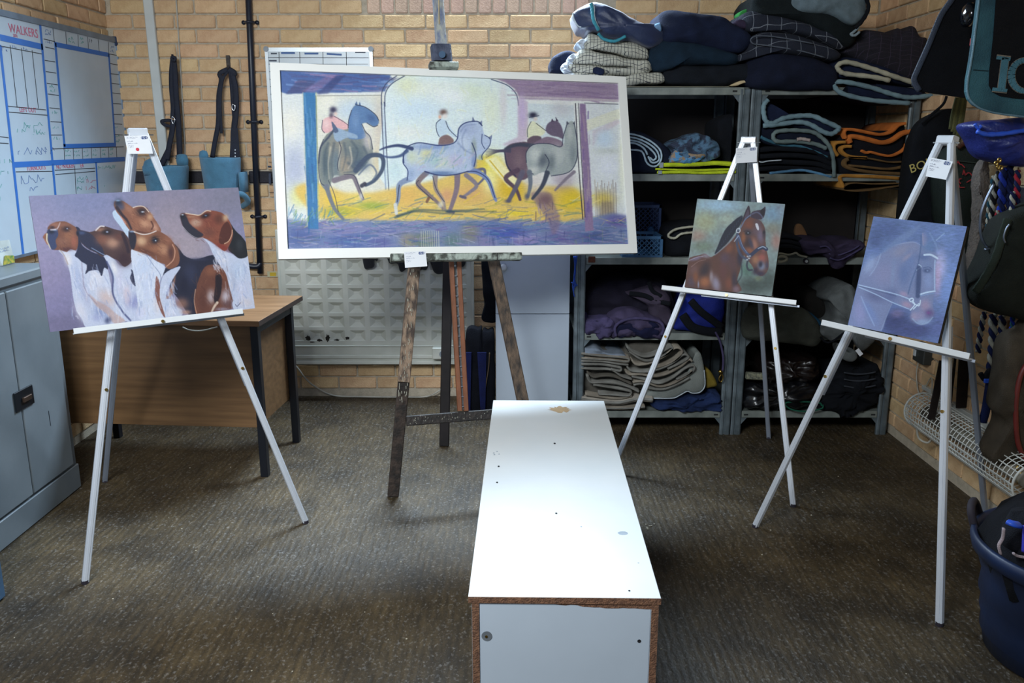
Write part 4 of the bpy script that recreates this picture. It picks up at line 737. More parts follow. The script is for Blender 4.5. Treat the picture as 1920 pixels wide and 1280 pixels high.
    for p in ([(300, 500), (280, 570), (282, 660)], [(330, 500), (318, 590), (322, 680)], [(380, 500), (390, 560), (372, 640)], [(420, 490), (450, 540), (430, 610)], [(480, 520), (500, 570), (470, 600)], [(400, 600), (440, 640), (380, 650)]): a.line(p, (70, 84, 100), 14, .5, 6, 5)
    for p in ([(312, 520), (300, 600), (304, 680)], [(362, 510), (356, 580), (350, 640)], [(410, 520), (420, 590), (400, 630)], [(505, 480), (512, 530)]): a.line(p, (206, 196, 176), 10, .6, 5, 4)
    a.poly([(328, 425), (345, 420), (400, 440), (445, 458), (446, 476), (395, 472), (350, 492), (330, 470)], (150, 172, 196), .95, 3); a.line([(330, 430), (300, 470), (262, 520), (252, 600)], (56, 66, 90), 12, .8, 4, 6); a.poly([(318, 388), (345, 420), (352, 440), (330, 442)], (80, 96, 126), .95, 2)
    a.poly([(436, 300), (446, 284), (452, 306)], (84, 110, 150), 1, 1.5, False); a.poly([(455, 306), (462, 285), (468, 308)], (84, 110, 150), 1, 1.5, False)
    for p in ([(420, 330), (405, 380), (402, 420)], [(440, 302), (490, 315), (540, 352), (557, 382)], [(552, 408), (530, 415), (498, 396)], [(472, 402), (490, 440), (515, 470), (526, 530)], [(275, 480), (252, 560), (258, 690), (290, 720)], [(355, 490), (365, 530), (348, 600), (350, 640)]): a.line(p, D, 3.2, .8, 1.2)
    a.line([(440, 640), (500, 570), (560, 562), (580, 590), (572, 640), (535, 690), (490, 715)], (66, 80, 104), 26, .95, 4, 16); a.line([(455, 660), (510, 610), (545, 650), (525, 690)], (90, 104, 130), 9, .7, 3); a.line([(485, 708), (470, 718)], (50, 52, 70), 20, .9, 4)
    a.line([(330, 690), (380, 676), (425, 672), (445, 710), (462, 755), (475, 785)], (120, 110, 122), 28, .95, 4, 15); a.dab(468, 770, 12, 20, (206, 206, 204), .8); a.line([(290, 720), (312, 790), (335, 840), (375, 888)], (110, 116, 130), 24, .95, 4, 14); a.line([(300, 690), (330, 760), (350, 850)], D, 3, .7, 1.2); a.line([(380, 660), (430, 665), (455, 720), (478, 780)], D, 3, .7, 1.2)
    # horse 3/4 right pair
    a.poly([(1310, 425), (1330, 392), (1355, 396), (1400, 435), (1385, 462), (1320, 478), (1308, 460)], (222, 222, 190), .95, 3); a.dab(1340, 358, 22, 15, (44, 44, 66), 1); a.dab(1352, 378, 10, 12, (222, 206, 196), .9); a.line([(1320, 370), (1370, 362)], D, 3, .9, 1); a.line([(1330, 392), (1312, 430), (1312, 470)], D, 3, .7, 1); a.line([(1355, 400), (1400, 435), (1430, 450)], D, 3, .7, 1)
    a.poly([(1310, 485), (1340, 465), (1380, 470), (1370, 500), (1320, 506)], (96, 78, 92), .95, 3); a.poly([(1330, 515), (1380, 480), (1420, 470), (1480, 490), (1490, 520), (1440, 530), (1400, 515)], (126, 106, 124), .95, 3)
    a.poly([(1405, 440), (1412, 405), (1440, 388), (1470, 396), (1488, 430), (1492, 478), (1465, 470), (1430, 462)], (100, 86, 108), .95, 3); a.poly([(1430, 395), (1436, 375), (1446, 392)], (80, 68, 90), 1, 1.5, False); a.poly([(1455, 392), (1454, 368), (1470, 392)], (80, 68, 90), 1, 1.5, False)
    a.poly([(1195, 560), (1205, 520), (1250, 500), (1330, 508), (1335, 640), (1290, 690), (1240, 670), (1205, 620)], (104, 84, 98), 1, 3); a.dab(1270, 590, 30, 50, (130, 108, 116), .7); a.line([(1340, 515), (1260, 510), (1200, 530)], (60, 66, 84), 22, .9, 5, 14); a.line([(1195, 550), (1210, 620), (1250, 670)], D, 5, .8, 2)
    for i in range(7): a.line([(1225, 530 + i * 3), (1160, 536 + i * 2), (1100, 528 + i * 8)], (74, 70, 92), 6, .8, 2, 2)
    a.line([(1260, 640), (1200, 680), (1250, 735), (1272, 790)], (86, 66, 84), 26, .95, 4, 14); a.line([(1285, 650), (1255, 720), (1215, 795)], (96, 92, 112), 26, .95, 4, 20); a.dab(1210, 798, 18, 10, (90, 88, 104), .9)
    a.poly([(1305, 600), (1308, 545), (1345, 508), (1420, 505), (1490, 520), (1498, 450), (1512, 402), (1548, 398), (1562, 500), (1560, 590), (1520, 650), (1440, 668), (1390, 650), (1330, 668)], (158, 166, 166), 1, 3)
    a.dab(1350, 560, 30, 40, (200, 204, 200), .8); a.dab(1390, 590, 24, 40, (84, 92, 104), .8, 20); a.dab(1460, 560, 40, 50, (188, 192, 190), .8); a.dab(1430, 600, 22, 46, (96, 106, 114), .7, 10); a.dab(1540, 560, 16, 50, (120, 130, 136), .7); a.dab(1340, 640, 30, 20, (206, 206, 200), .7); a.dab(1525, 450, 14, 40, (184, 188, 186), .8)
    a.poly([(1508, 408), (1510, 388), (1524, 404)], (90, 92, 106), 1, 1.5, False); a.poly([(1540, 402), (1552, 388), (1552, 408)], (90, 92, 106), 1, 1.5, False)
    for p in ([(1305, 600), (1306, 545), (1345, 508), (1420, 505), (1480, 520), (1492, 470), (1512, 405)], [(1548, 400), (1562, 500), (1558, 590), (1520, 650), (1430, 670)], [(1400, 560), (1420, 600), (1400, 650)], [(1340, 660), (1310, 650)]): a.line(p, D, 3.4, .8, 1.3)
    a.line([(1320, 650), (1325, 710), (1312, 775)], (104, 112, 126), 26, .95, 4, 14); a.line([(1410, 655), (1385, 720), (1335, 785)], (60, 66, 84), 26, .95, 4, 14); a.line([(1545, 650), (1500, 690), (1450, 742)], (126, 116, 130), 18, .9, 4, 11); a.dab(1306, 775, 12, 18, (90, 92, 108), .9)
    # big grey horse, centre
    a.line([(720, 680), (662, 712), (655, 780), (640, 830)], (130, 146, 176), 32, .97, 4, 14); a.line([(660, 715), (650, 800)], D, 4, .8, 1.5); a.line([(640, 815), (645, 860)], (214, 214, 206), 18, .95, 3, 16)
    a.line([(800, 650), (755, 705), (800, 755), (850, 800), (880, 835)], (126, 110, 114), 30, .95, 4, 12); a.line([(845, 660), (845, 730), (880, 790), (892, 840)], (146, 132, 130), 26, .95, 4, 12); a.dab(870, 815, 14, 22, (216, 212, 196), .8, 30); a.line([(760, 690), (752, 715), (830, 790)], D, 3, .8, 1.2); a.line([(830, 670), (850, 740), (888, 800)], D, 3, .8, 1.2); a.line([(810, 780), (800, 800)], (120, 84, 70), 14, .9, 3)
    a.line([(955, 655), (950, 740), (915, 850)], (128, 112, 126), 32, .97, 4, 18); a.line([(905, 850), (935, 855)], (100, 88, 100), 12, .9, 3); a.line([(1000, 665), (1052, 715), (1020, 750), (980, 778)], (130, 122, 138), 24, .95, 4, 12); a.line([(1050, 640), (1090, 635), (1092, 675), (1062, 710)], (100, 100, 126), 16, .95, 3, 10); a.line([(970, 772), (995, 780)], (96, 90, 110), 14, .9, 3)
    a.line([(1015, 640), (1060, 650), (1110, 690), (1140, 770), (1150, 795)], (120, 138, 184), 30, .97, 4, 13)
    a.poly([(850, 395), (872, 375), (898, 385), (915, 410), (940, 445), (960, 470), (935, 468), (905, 450), (900, 465), (862, 468), (850, 430)], (196, 214, 228), .97, 3); a.poly([(872, 468), (905, 458), (935, 480), (930, 500), (865, 515), (862, 490)], (130, 104, 104), .97, 3); a.dab(886, 343, 20, 16, (112, 88, 84), 1); a.dab(894, 362, 13, 14, (232, 222, 216), .95); a.dab(868, 366, 8, 10, (230, 160, 130), .8); a.line([(872, 378), (850, 400), (852, 440), (864, 466)], D, 3, .8, 1); a.line([(898, 388), (915, 430), (955, 470)], D, 3, .8, 1)
    a.poly([(680, 600), (684, 555), (705, 525), (760, 500), (860, 512), (920, 505), (950, 488), (962, 430), (1000, 396), (1058, 392), (1082, 415), (1092, 455), (1120, 475), (1132, 470), (1120, 515), (1085, 560), (1080, 585), (1058, 580), (1050, 545), (1048, 605), (1020, 640), (940, 662), (860, 664), (790, 645), (735, 690), (705, 680), (700, 640)], (178, 192, 216), 1, 3)
    for x, y, rx, ry, c, al in ((760, 570, 40, 40, (206, 214, 200), .8), (800, 555, 26, 26, (222, 214, 130), .6), (720, 570, 24, 36, (206, 214, 180), .7), (880, 600, 60, 30, (206, 212, 196), .7), (950, 590, 40, 30, (190, 180, 210), .7), (1040, 600, 14, 40, (110, 130, 180), .7), (830, 520, 90, 14, (130, 152, 194), .8), (870, 655, 80, 12, (90, 118, 160), .8), (1010, 430, 40, 36, (164, 176, 206), .8), (1040, 520, 14, 40, (130, 140, 120), .6), (1075, 575, 16, 14, (170, 176, 110), .7), (720, 660, 20, 30, (150, 168, 200), .8), (990, 500, 30, 40, (196, 206, 222), .7), (840, 590, 30, 30, (150, 190, 190), .5)): a.dab(x, y, rx, ry, c, al)
    S_(50, (720, 540, 1020, 640), [(150, 170, 200), (214, 218, 210), (130, 150, 190), (200, 200, 150), (190, 176, 206), (120, 160, 160)], 40, 8, -50, .5, 25)
    for p in ([(975, 440), (1000, 410), (1050, 405)], [(960, 500), (1000, 540), (1045, 560)], [(1000, 430), (980, 480), (990, 540)]): a.line(p, (120, 134, 170), 10, .5, 6, 4)
    a.poly([(1030, 392), (1034, 364), (1048, 390)], (120, 130, 160), 1, 1.5, False); a.poly([(1062, 400), (1082, 384), (1082, 412)], (120, 130, 160), 1, 1.5, False); a.poly([(1112, 475), (1132, 458), (1130, 482)], (120, 130, 160), 1, 1.5, False)
    N_ = (42, 54, 100)
    for p, w_ in (([(684, 600), (682, 555), (700, 530)], 6), ([(700, 518), (760, 498), (860, 512), (925, 505), (955, 480), (965, 425), (1000, 396), (1058, 390), (1082, 412)], 4.5), ([(685, 560), (680, 600), (704, 640), (700, 690)], 4), ([(790, 645), (860, 664), (940, 662), (1010, 645)], 6), ([(1082, 455), (1080, 500), (1095, 530)], 3), ([(1095, 460), (1122, 480), (1118, 515), (1082, 560), (1082, 585)], 3.4), ([(1030, 500), (1050, 560), (1040, 620)], 4), ([(1010, 645), (1060, 650), (1112, 690), (1145, 780)], 3.6)): a.line(p, N_, w_, .85, 1.5)
    a.line([(725, 528), (660, 512), (600, 520), (562, 534)], (52, 64, 104), 20, .95, 4, 6); a.line([(700, 540), (665, 565), (610, 572), (565, 560)], (60, 78, 120), 18, .9, 5, 6)
    for p in ([(640, 880), (700, 860), (760, 842), (900, 848), (1000, 852), (1150, 850)], [(650, 872), (740, 850), (860, 858), (980, 866)], [(900, 850), (1000, 845), (1090, 838)]): a.line(p, (48, 74, 90), 12, .65, 6, 4)
    a.grain(.022, 2.2, .0); a.grain(.014, 0, 2.5); a.grain(.012, 0, 0); return a
def art_bay():
    a = Art(1275, 365, 1480, 562, 1.9, (130, 146, 146)); a.gain = .95; a.tf = (1270, 360, 5.818)
    for x, y, rx, ry, c, al in ((450, 150, 260, 80, (152, 182, 204), 1), (1050, 230, 130, 100, (120, 150, 176), .9), (300, 330, 140, 120, (160, 164, 132), .9), (220, 480, 90, 70, (160, 126, 112), .7), (280, 600, 120, 60, (110, 124, 108), .9), (1040, 400, 80, 60, (130, 126, 112), .8), (1080, 540, 60, 90, (164, 120, 110), .8), (760, 850, 90, 90, (84, 116, 104), .9), (820, 1020, 200, 100, (58, 70, 66), .9), (1000, 950, 90, 120, (64, 76, 72), .8), (540, 300, 90, 80, (160, 170, 156), .8), (1130, 200, 50, 90, (128, 142, 158), .6), (880, 940, 40, 30, (116, 126, 96), .7)): a.dab(x, y, rx, ry, c, al)
    a.grain(.03, 3, 3)
    BR = (90, 58, 50); DK = (46, 36, 46); HI = (130, 128, 156); OR = (160, 100, 66)
    a.poly([(125, 740), (160, 710), (240, 690), (300, 675), (360, 710), (420, 680), (520, 600), (600, 520), (700, 400), (760, 500), (740, 640), (700, 760), (680, 860), (650, 960), (660, 1090), (80, 1045), (100, 900)], BR, 1, 4)
    for x, y, rx, ry, c, al, an in ((200, 730, 70, 20, (120, 110, 138), .8, -15), (310, 700, 50, 24, (140, 134, 150), .8, 10), (180, 850, 50, 60, (110, 80, 80), .7, 0), (160, 980, 50, 60, (80, 66, 84), .8, 0), (200, 930, 30, 60, (130, 76, 48), .8, 0), (300, 850, 50, 90, DK, .9, 20), (300, 980, 60, 60, OR, .9, 0), (230, 1010, 10, 40, (150, 160, 190), .7, 0), (420, 1000, 46, 90, (150, 146, 170), .85, -15), (370, 920, 20, 60, (150, 140, 150), .8, 0), (500, 850, 40, 120, (96, 58, 60), .8, 0), (560, 1000, 40, 70, (124, 70, 54), .8, 0), (620, 950, 30, 100, (52, 44, 62), .8, 0), (640, 1060, 40, 40, (140, 118, 136), .7, 0), (560, 620, 40, 60, (130, 78, 56), .8, 30), (520, 720, 60, 60, (84, 66, 84), .8, 40), (600, 780, 60, 90, (86, 60, 66), .8, 0), (660, 600, 30, 60, (140, 86, 56), .7, 0), (680, 720, 30, 90, (42, 40, 62), .9, 0)): a.dab(x, y, rx, ry, c, al, an)
    a.line([(125, 750), (220, 712), (280, 705)], (170, 164, 184), 7, .7, 3); a.line([(150, 820), (230, 760), (310, 740)], (170, 140, 140), 5, .6, 3); a.line([(410, 690), (470, 640), (560, 560), (640, 470)], (128, 120, 140), 12, .5, 8)
    a.poly([(405, 680), (440, 590), (480, 490), (530, 400), (600, 330), (660, 280), (710, 262), (700, 330), (640, 430), (560, 540), (480, 620)], (30, 34, 50), 1, 5)
    for i in range(26): x = 430 + i * 10; y = 650 - i * 14; a.line([(x, y), (x + 22, y - 34), (x + 24, y - 60)], (56, 66, 92) if i % 2 else (22, 22, 34), 7, .6, 2, 3)
    # head
    a.poly([(700, 330), (720, 290), (790, 270), (860, 290), (920, 330), (955, 400), (960, 500), (965, 600), (985, 700), (995, 790), (980, 860), (930, 912), (880, 905), (840, 860), (810, 800), (760, 740), (720, 680), (690, 600), (680, 500), (685, 400)], (98, 66, 60), 1, 4)
    for x, y, rx, ry, c, al, an in ((780, 360, 50, 60, (126, 72, 56), .8, 0), (880, 340, 40, 50, (86, 66, 76), .8, 0), (900, 470, 40, 100, (116, 108, 136), .8, -10), (850, 430, 40, 50, (100, 80, 90), .8, 0), (770, 440, 50, 40, (66, 60, 74), .85, 20), (840, 570, 34, 70, (176, 124, 108), .8, -15), (760, 560, 50, 60, (56, 42, 48), .8, 0), (720, 500, 24, 60, (150, 92, 60), .8, 0), (790, 640, 50, 30, (150, 92, 66), .8, 20), (800, 560, 20, 60, (60, 60, 84), .8, -20), (920, 720, 50, 50, (164, 92, 84), .85, 0), (850, 740, 40, 50, (170, 120, 90), .8, 0), (915, 810, 44, 50, (126, 140, 170), .9, 0), (905, 790, 22, 34, (40, 38, 56), .95, 10), (900, 890, 50, 26, (52, 44, 70), .9, 0), (975, 800, 16, 40, (70, 62, 84), .9, 0), (945, 460, 18, 50, (60, 52, 66), .8, 0), (850, 860, 30, 40, (54, 40, 60), .9, 30), (940, 640, 24, 30, (140, 90, 90), .7, 0)): a.dab(x, y, rx, ry, c, al, an)
    a.poly([(850, 350), (875, 345), (890, 400), (880, 420), (862, 395)], (214, 214, 224), .95, 3); a.dab(765, 452, 26, 16, (26, 24, 32), .95); a.dab(770, 448, 8, 6, (190, 200, 215), 1); a.line([(725, 430), (770, 425), (800, 450)], (40, 34, 44), 8, .7, 3); a.dab(945, 440, 12, 20, (34, 30, 40), .9)
    a.poly([(708, 330), (722, 260), (775, 148), (796, 210), (795, 270), (750, 300)], (54, 42, 54), 1, 3); a.poly([(730, 290), (770, 190), (780, 260)], (92, 78, 96), .7, 4); a.poly([(800, 270), (812, 220), (870, 200), (920, 190), (958, 158), (962, 210), (940, 280), (900, 300), (840, 290)], (62, 50, 66), 1, 3); a.poly([(905, 210), (952, 175), (950, 240), (925, 270)], (30, 24, 34), .9, 3); a.line([(815, 240), (870, 222), (920, 260), (935, 310)], (110, 120, 150), 14, .6, 5)
    a.line([(800, 250), (740, 300), (700, 370), (672, 420)], (106, 118, 146), 14, .9, 3); a.line([(662, 430), (645, 520), (660, 620), (700, 700), (770, 740)], (64, 72, 98), 26, .9, 4); a.line([(662, 480), (700, 590), (740, 650), (790, 700)], (70, 84, 118), 34, .95, 4, 26); a.line([(672, 480), (710, 590), (760, 665)], (160, 170, 196), 4, .8, 2)
    a.line([(790, 700), (830, 665), (880, 625), (930, 605), (968, 625)], (44, 54, 84), 36, .95, 3, 40); a.line([(880, 618), (930, 598), (965, 615)], (180, 196, 216), 10, .9, 4); a.line([(770, 735), (755, 800), (775, 850), (810, 850)], (52, 56, 70), 20, .9, 3); a.line([(640, 430), (650, 405), (675, 398), (684, 425), (668, 445), (645, 440)], (206, 212, 222), 9, .95, 2); a.line([(665, 480), (650, 500), (620, 540)], (180, 190, 210), 10, .8, 3)
    for x, y in ((765, 705), (780, 725), (760, 740), (790, 700)): a.dab(x, y, 12, 9, (206, 210, 216), .9)
    a.line([(690, 770), (700, 900), (640, 1000)], (30, 36, 46), 14, .5, 8); a.grain(.012, 0, 0); a.grain(.01, 1.5, .8); return a
def art_grey():
    a = Art(1582, 400, 1822, 652, 1.6, (96, 116, 162)); a.gain = 1.1; a.tf = (1580, 400, 4.924)
    for x, y, rx, ry, c, al in ((400, 150, 160, 100, (76, 92, 136), .9), (1000, 200, 160, 120, (110, 134, 184), .8), (1000, 650, 140, 260, (118, 144, 200), 1), (900, 470, 60, 140, (176, 176, 214), .8), (870, 600, 40, 160, (190, 160, 190), .7), (480, 1000, 150, 120, (56, 64, 106), 1), (650, 1080, 240, 90, (66, 74, 118), 1), (900, 1050, 100, 120, (88, 100, 150), .9), (300, 250, 60, 80, (70, 84, 126), .8), (1080, 200, 60, 100, (96, 118, 168), .8), (500, 920, 60, 40, (126, 112, 150), .6)): a.dab(x, y, rx, ry, c, al)
    a.grain(.03, 4, 1)
    a.poly([(60, 1030), (110, 800), (170, 540), (240, 460), (350, 370), (480, 290), (640, 262), (720, 300), (780, 330), (870, 380), (850, 480), (855, 600), (850, 720), (830, 850), (845, 920), (800, 1000), (720, 1030), (640, 960), (620, 880), (520, 850), (460, 820), (400, 950), (350, 1080), (200, 1060)], (118, 128, 164), .9, 8)
    for x, y, rx, ry, c, al, an in ((560, 340, 120, 50, (130, 132, 158), .9, -20), (380, 560, 120, 110, (126, 130, 166), .9, 0), (620, 450, 60, 120, (104, 122, 166), .9, 0), (560, 560, 50, 100, (96, 114, 158), .9, 0), (250, 470, 50, 90, (142, 158, 194), .8, 30), (160, 900, 60, 120, (134, 138, 180), .9, 0), (250, 900, 40, 120, (110, 128, 176), .9, -30), (300, 760, 90, 50, (88, 94, 132), .7, 20), (440, 750, 60, 60, (90, 100, 142), .8, 0), (780, 480, 60, 80, (110, 126, 166), .9, 0), (790, 620, 50, 90, (128, 144, 186), .9, 0), (690, 620, 26, 120, (74, 88, 128), .9, 3), (640, 600, 24, 120, (110, 126, 168), .8, 15), (740, 400, 60, 30, (86, 104, 148), .8, 0), (590, 400, 60, 20, (150, 140, 160), .6, -40), (560, 740, 40, 24, (170, 142, 170), .6, 20), (590, 840, 50, 30, (172, 140, 164), .7, 20), (760, 850, 50, 60, (160, 136, 162), .7, 0), (800, 920, 46, 40, (96, 84, 128), .95, 0), (700, 950, 60, 50, (140, 134, 168), .9, 0), (740, 1000, 70, 26, (140, 160, 196), .8, 0), (650, 950, 30, 40, (160, 146, 172), .6, 0), (780, 300, 60, 60, (98, 124, 166), .9, 0), (750, 240, 24, 60, (128, 132, 168), .8, 0), (460, 560, 20, 140, (120, 140, 176), .5, 5)): a.dab(x, y, rx, ry, c, al, an)
    a.dab(790, 916, 18, 14, (120, 76, 140), .7); a.line([(480, 290), (640, 262), (715, 290)], (158, 172, 204), 6, .6, 5); a.line([(350, 370), (310, 480), (250, 570)], (150, 168, 200), 8, .6, 5); a.poly([(340, 380), (480, 240), (620, 150), (720, 110), (600, 230), (460, 310)], (110, 130, 170), .7, 14)
    a.line([(720, 200), (715, 320), (690, 470), (640, 600), (600, 740)], (70, 90, 130), 10, .7, 6); a.line([(735, 180), (740, 290)], (160, 150, 170), 9, .5, 5); a.line([(935, 180), (860, 245)], (150, 176, 210), 9, .7, 4); a.line([(800, 180), (860, 290), (870, 340)], (130, 156, 196), 14, .5, 8)
    a.line([(750, 380), (810, 378), (872, 410)], (196, 214, 234), 18, .9, 4); a.line([(850, 430), (846, 520), (848, 700)], (168, 190, 224), 12, .8, 6); a.dab(775, 525, 36, 20, (66, 78, 116), .9); a.dab(780, 525, 10, 8, (130, 150, 190), .9); a.line([(740, 500), (790, 490), (820, 510)], (70, 84, 124), 6, .8, 3); a.line([(700, 470), (720, 490), (680, 520)], (180, 200, 224), 10, .8, 3)
    a.line([(710, 745), (780, 725), (850, 715)], (190, 212, 236), 14, .9, 3); a.line([(715, 758), (790, 742), (845, 735)], (120, 146, 186), 10, .8, 3); a.line([(700, 500), (700, 620), (690, 760)], (60, 74, 112), 40, .8, 8); a.line([(150, 655), (350, 705), (500, 745), (620, 790)], (170, 192, 222), 9, .9, 3); a.line([(150, 675), (300, 740), (450, 815), (610, 880)], (160, 182, 214), 9, .9, 3); a.line([(150, 665), (330, 715), (490, 760)], (60, 74, 108), 5, .7, 2)
    for p in ([(610, 790), (640, 780), (650, 800), (625, 812), (612, 795)], [(640, 820), (700, 850), (715, 800)], [(620, 890), (660, 840), (640, 800)], [(650, 880), (700, 830)]): a.line(p, (200, 218, 236), 10, .9, 2.5)
    a.line([(170, 760), (220, 880), (290, 1030)], (150, 172, 208), 10, .6, 6); a.line([(450, 830), (400, 950), (350, 1080)], (150, 168, 200), 6, .5, 4); a.line([(640, 970), (700, 1020), (780, 1010), (830, 960)], (150, 176, 206), 10, .6, 5); a.grain(.016, 1.2, 0); a.grain(.014, 0, 1.2); return a
# ------------------------------------------------------------ easels, canvases and cards
def rect3(c0, yaw, lean, roll, w, h):
    cy, sy = math.cos(yaw), math.sin(yaw); u = V(cy, sy, 0); b = V(-sy, cy, 0); v = V(0, 0, 1) * math.cos(lean) + b * math.sin(lean)
    u2 = u * math.cos(roll) + v * math.sin(roll); v2 = v * math.cos(roll) - u * math.sin(roll); n = u2.cross(v2).normalized()  # n points to the viewer
    return c0, u2, v2, n, [c0 - u2 * w / 2 + v2 * h / 2, c0 + u2 * w / 2 + v2 * h / 2, c0 + u2 * w / 2 - v2 * h / 2, c0 - u2 * w / 2 - v2 * h / 2]
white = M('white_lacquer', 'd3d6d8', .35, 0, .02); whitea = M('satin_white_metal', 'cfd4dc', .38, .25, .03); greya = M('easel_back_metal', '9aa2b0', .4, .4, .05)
brass = M('brass', 'a98d4e', .3, 1, .1); navy_ink = M('logo_navy', '21407c', .5); paper = M('white_card', 'd8dade', .7, 0, .02); greyink = M('grey_ink', '9aa0b4', .8)
def channel(a, b, wx, wy, up):
    """aluminium leg profile: bar with a raised rib down the front"""
    a = Vector(a); b = Vector(b); x, y, z = frame(a, b, up)
    return join(bar(a, b, wx, wy, up), bar(a - y * wy * .0 + up * (wy * .5), b + up * (wy * .5), wx * .38, .004, up))
def alu_easel(label, F1, F2, B0, apex_px, tpar, tray_px, tray_pt, cardpx, cardlabel, dot, tray_n):
    mid = (F1 + F2) / 2; A = mid + (B0 - mid) * tpar; r = ray(*apex_px); s_ = (A.y) / r.y; A = V(CAMO.x + r.x * s_, A.y, CAMO.z + r.z * s_)
    t = thing('display_easel', label, 'easel', tuple(mid)); hw = (F2 - F1).normalized(); nf = (F2 - F1).cross(A - F1).normalized()
    if nf.y > 0: nf = -nf
    for Fp, sg in ((F1, -1), (F2, 1)):
        top = A + hw * sg * .016; kn = top + (Fp - top) * .50
        leg = obj('leg', channel(top, Fp + V(0, 0, .006), .023, .017, nf), whitea, t)
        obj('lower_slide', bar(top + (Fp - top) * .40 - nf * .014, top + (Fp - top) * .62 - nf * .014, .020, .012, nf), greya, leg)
        kk = top + (Fp - top) * .575 + nf * .012; obj('wing_bolt', join(cyl(kk - nf * .006, kk + nf * .004, .0055, 12)), brass, leg)
        obj('rubber_foot', cyl(Fp + V(0, 0, 0.0), Fp + V(0, 0, .012), .0125, 12), M('dark_rubber', '2a2530', .8), leg)
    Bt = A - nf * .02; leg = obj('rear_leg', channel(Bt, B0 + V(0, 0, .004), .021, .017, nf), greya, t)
    obj('rubber_foot', cyl(B0, B0 + V(0, 0, .012), .012, 12), M('dark_rubber'), leg)
    up_ = nf.cross(hw); up_ = up_ if up_.z > 0 else -up_
    obj('head_block', join(bar(A - hw * .03 - up_ * .012 - nf * .006, A + hw * .03 - up_ * .012 - nf * .006, .030, .034, nf)), whitea, t)
    obj('hinge_pin', cyl(A - hw * .045 - up_ * .02, A + hw * .05 - up_ * .02, .0028, 8), chrome, t)
    # tray
    c_, u_, v_, n_, _ = tray_pt; P0 = onP(*tray_px[0], c_ + n_ * .032, n_); P1 = onP(*tray_px[1], c_ + n_ * .032, n_)
    tr = obj('tray', bar(P0 - n_ * .0, P1 - n_ * .0, .019, .006, n_), white, t)
    obj('tray_shelf', bar(P0 - n_ * .018 - v_ * .008, P1 - n_ * .018 - v_ * .008, .005, .036, n_), white, tr)
    obj('extension_bar', bar(P0 + (P1 - P0) * .3 - n_ * .03 - v_ * .012, P1 - n_ * .03 - v_ * .012 + (P1 - P0) * .02 * (tray_n > 0), .010, .008, n_), greya, tr)
    bc = (P0 + P1) / 2 + n_ * .003; obj('tray_bolt', cyl(bc - v_ * .002, bc - v_ * .002 + n_ * .007, .0055, 14), brass, tr)
    # card
    q = [onP(x, y, A + nf * .028 - up_ * .06, nf) for x, y in cardpx]
    card(cardlabel, q, dot); return t, A, nf
def card(label, q, dot=None):
    c = sum(q, V(0, 0, 0)) / 4; n = (q[1] - q[0]).cross(q[0] - q[3]).normalized(); n = n if n.y < 0 else -n
    t = thing('name_card', label, 'card', tuple(c)); obj('card', bar_raw([q[3], q[2], q[1], q[0]], n, .0012), paper, t)
    g = lambda u, v: (q[0] * (1 - u) + q[1] * u) * (1 - v) + (q[3] * (1 - u) + q[2] * u) * v + n * .0014
    W_ = (q[1] - q[0]).length; ur = (q[1] - q[0]).normalized(); up_ = n.cross(ur); hh = W_ * .11
    ctr = [g(.79, .12)]; bd = []
    for i in range(20):
        a = 2 * math.pi * i / 20; bd.append(g(.79, .14) + ur * (W_ * .085 * (1 if math.cos(a) > 0 else -1) + math.cos(a) * hh * .5) + up_ * math.sin(a) * hh * .58)
    obj('logo_badge', (bd, [tuple(range(20))]), navy_ink, t)
    text('logo_letters', 'I\u00b7G\u00b7E', hh * 1.15, g(.79, .14) + n * .0004 - up_ * hh * .38, ur, up_, paper, t, .0002)
    ls = [squiggle(g(.07, v), ur, up_, W_ * l, W_ * .035, n, .0007, int(v * 100)) for v, l in ((.10, .45), (.17, .38), (.33, .22), (.45, .4), (.58, .25), (.66, .2))]
    o = obj('small_print', join(*ls), greyink, t)
    if dot: obj('red_dot', (lambda p: ([p + ur * .0058 * math.cos(i * math.pi / 9) + up_ * .0058 * math.sin(i * math.pi / 9) + n * .0003 for i in range(18)], [tuple(range(18))]))(g(*dot)), M('red_sticker', 'd03a4c', .5), t)
def picture(name, label, fitp, mid3, off, art, nx, ny, quad, thick, sidemat, parentmat=None, rad=None):
    """place the fitted rectangle just in front of the easel plane, scaled about the eye so size and bearing stay true"""
    c0 = Vector(fitp[0]); yaw, lean, roll = [math.radians(a) for a in fitp[1:4]]; w_, h_ = fitp[4:6]
    k = off; c1 = CAMO + (c0 - CAMO) * k; R = rect3(c1, yaw, lean, roll, w_ * k, h_ * k); c, u, v, n, q = R
    t = thing(name, label, 'painting', tuple((q[2] + q[3]) / 2)); Q = [p - n * .0012 for p in q]
    obj('stretcher', bar_raw([Q[3] - n * thick, Q[2] - n * thick, Q[1] - n * thick, Q[0] - n * thick], n, thick), sidemat, t)
    canvas('painted_canvas', art, quad, q, nx, ny, PM, t); return t, R
def plane_k(c0, p, n, gap):
    r = c0 - CAMO; k = (p - CAMO).dot(n) / r.dot(n); return k - gap / r.length
def easel_plane(F1, F2, B0, apx, tp):
    mid = (F1 + F2) / 2; A = mid + (B0 - mid) * tp; r = ray(*apx); s_ = A.y / r.y; A = V(r.x * s_, A.y, H + r.z * s_); return F1, (F2 - F1).cross(A - F1).normalized()
canv_l = M('canvas_edge_mauve', '6f6a86', .7); canv_b = M('canvas_edge_dark', '2c2526', .7); canv_n = M('canvas_edge_black', '12121a', .7)
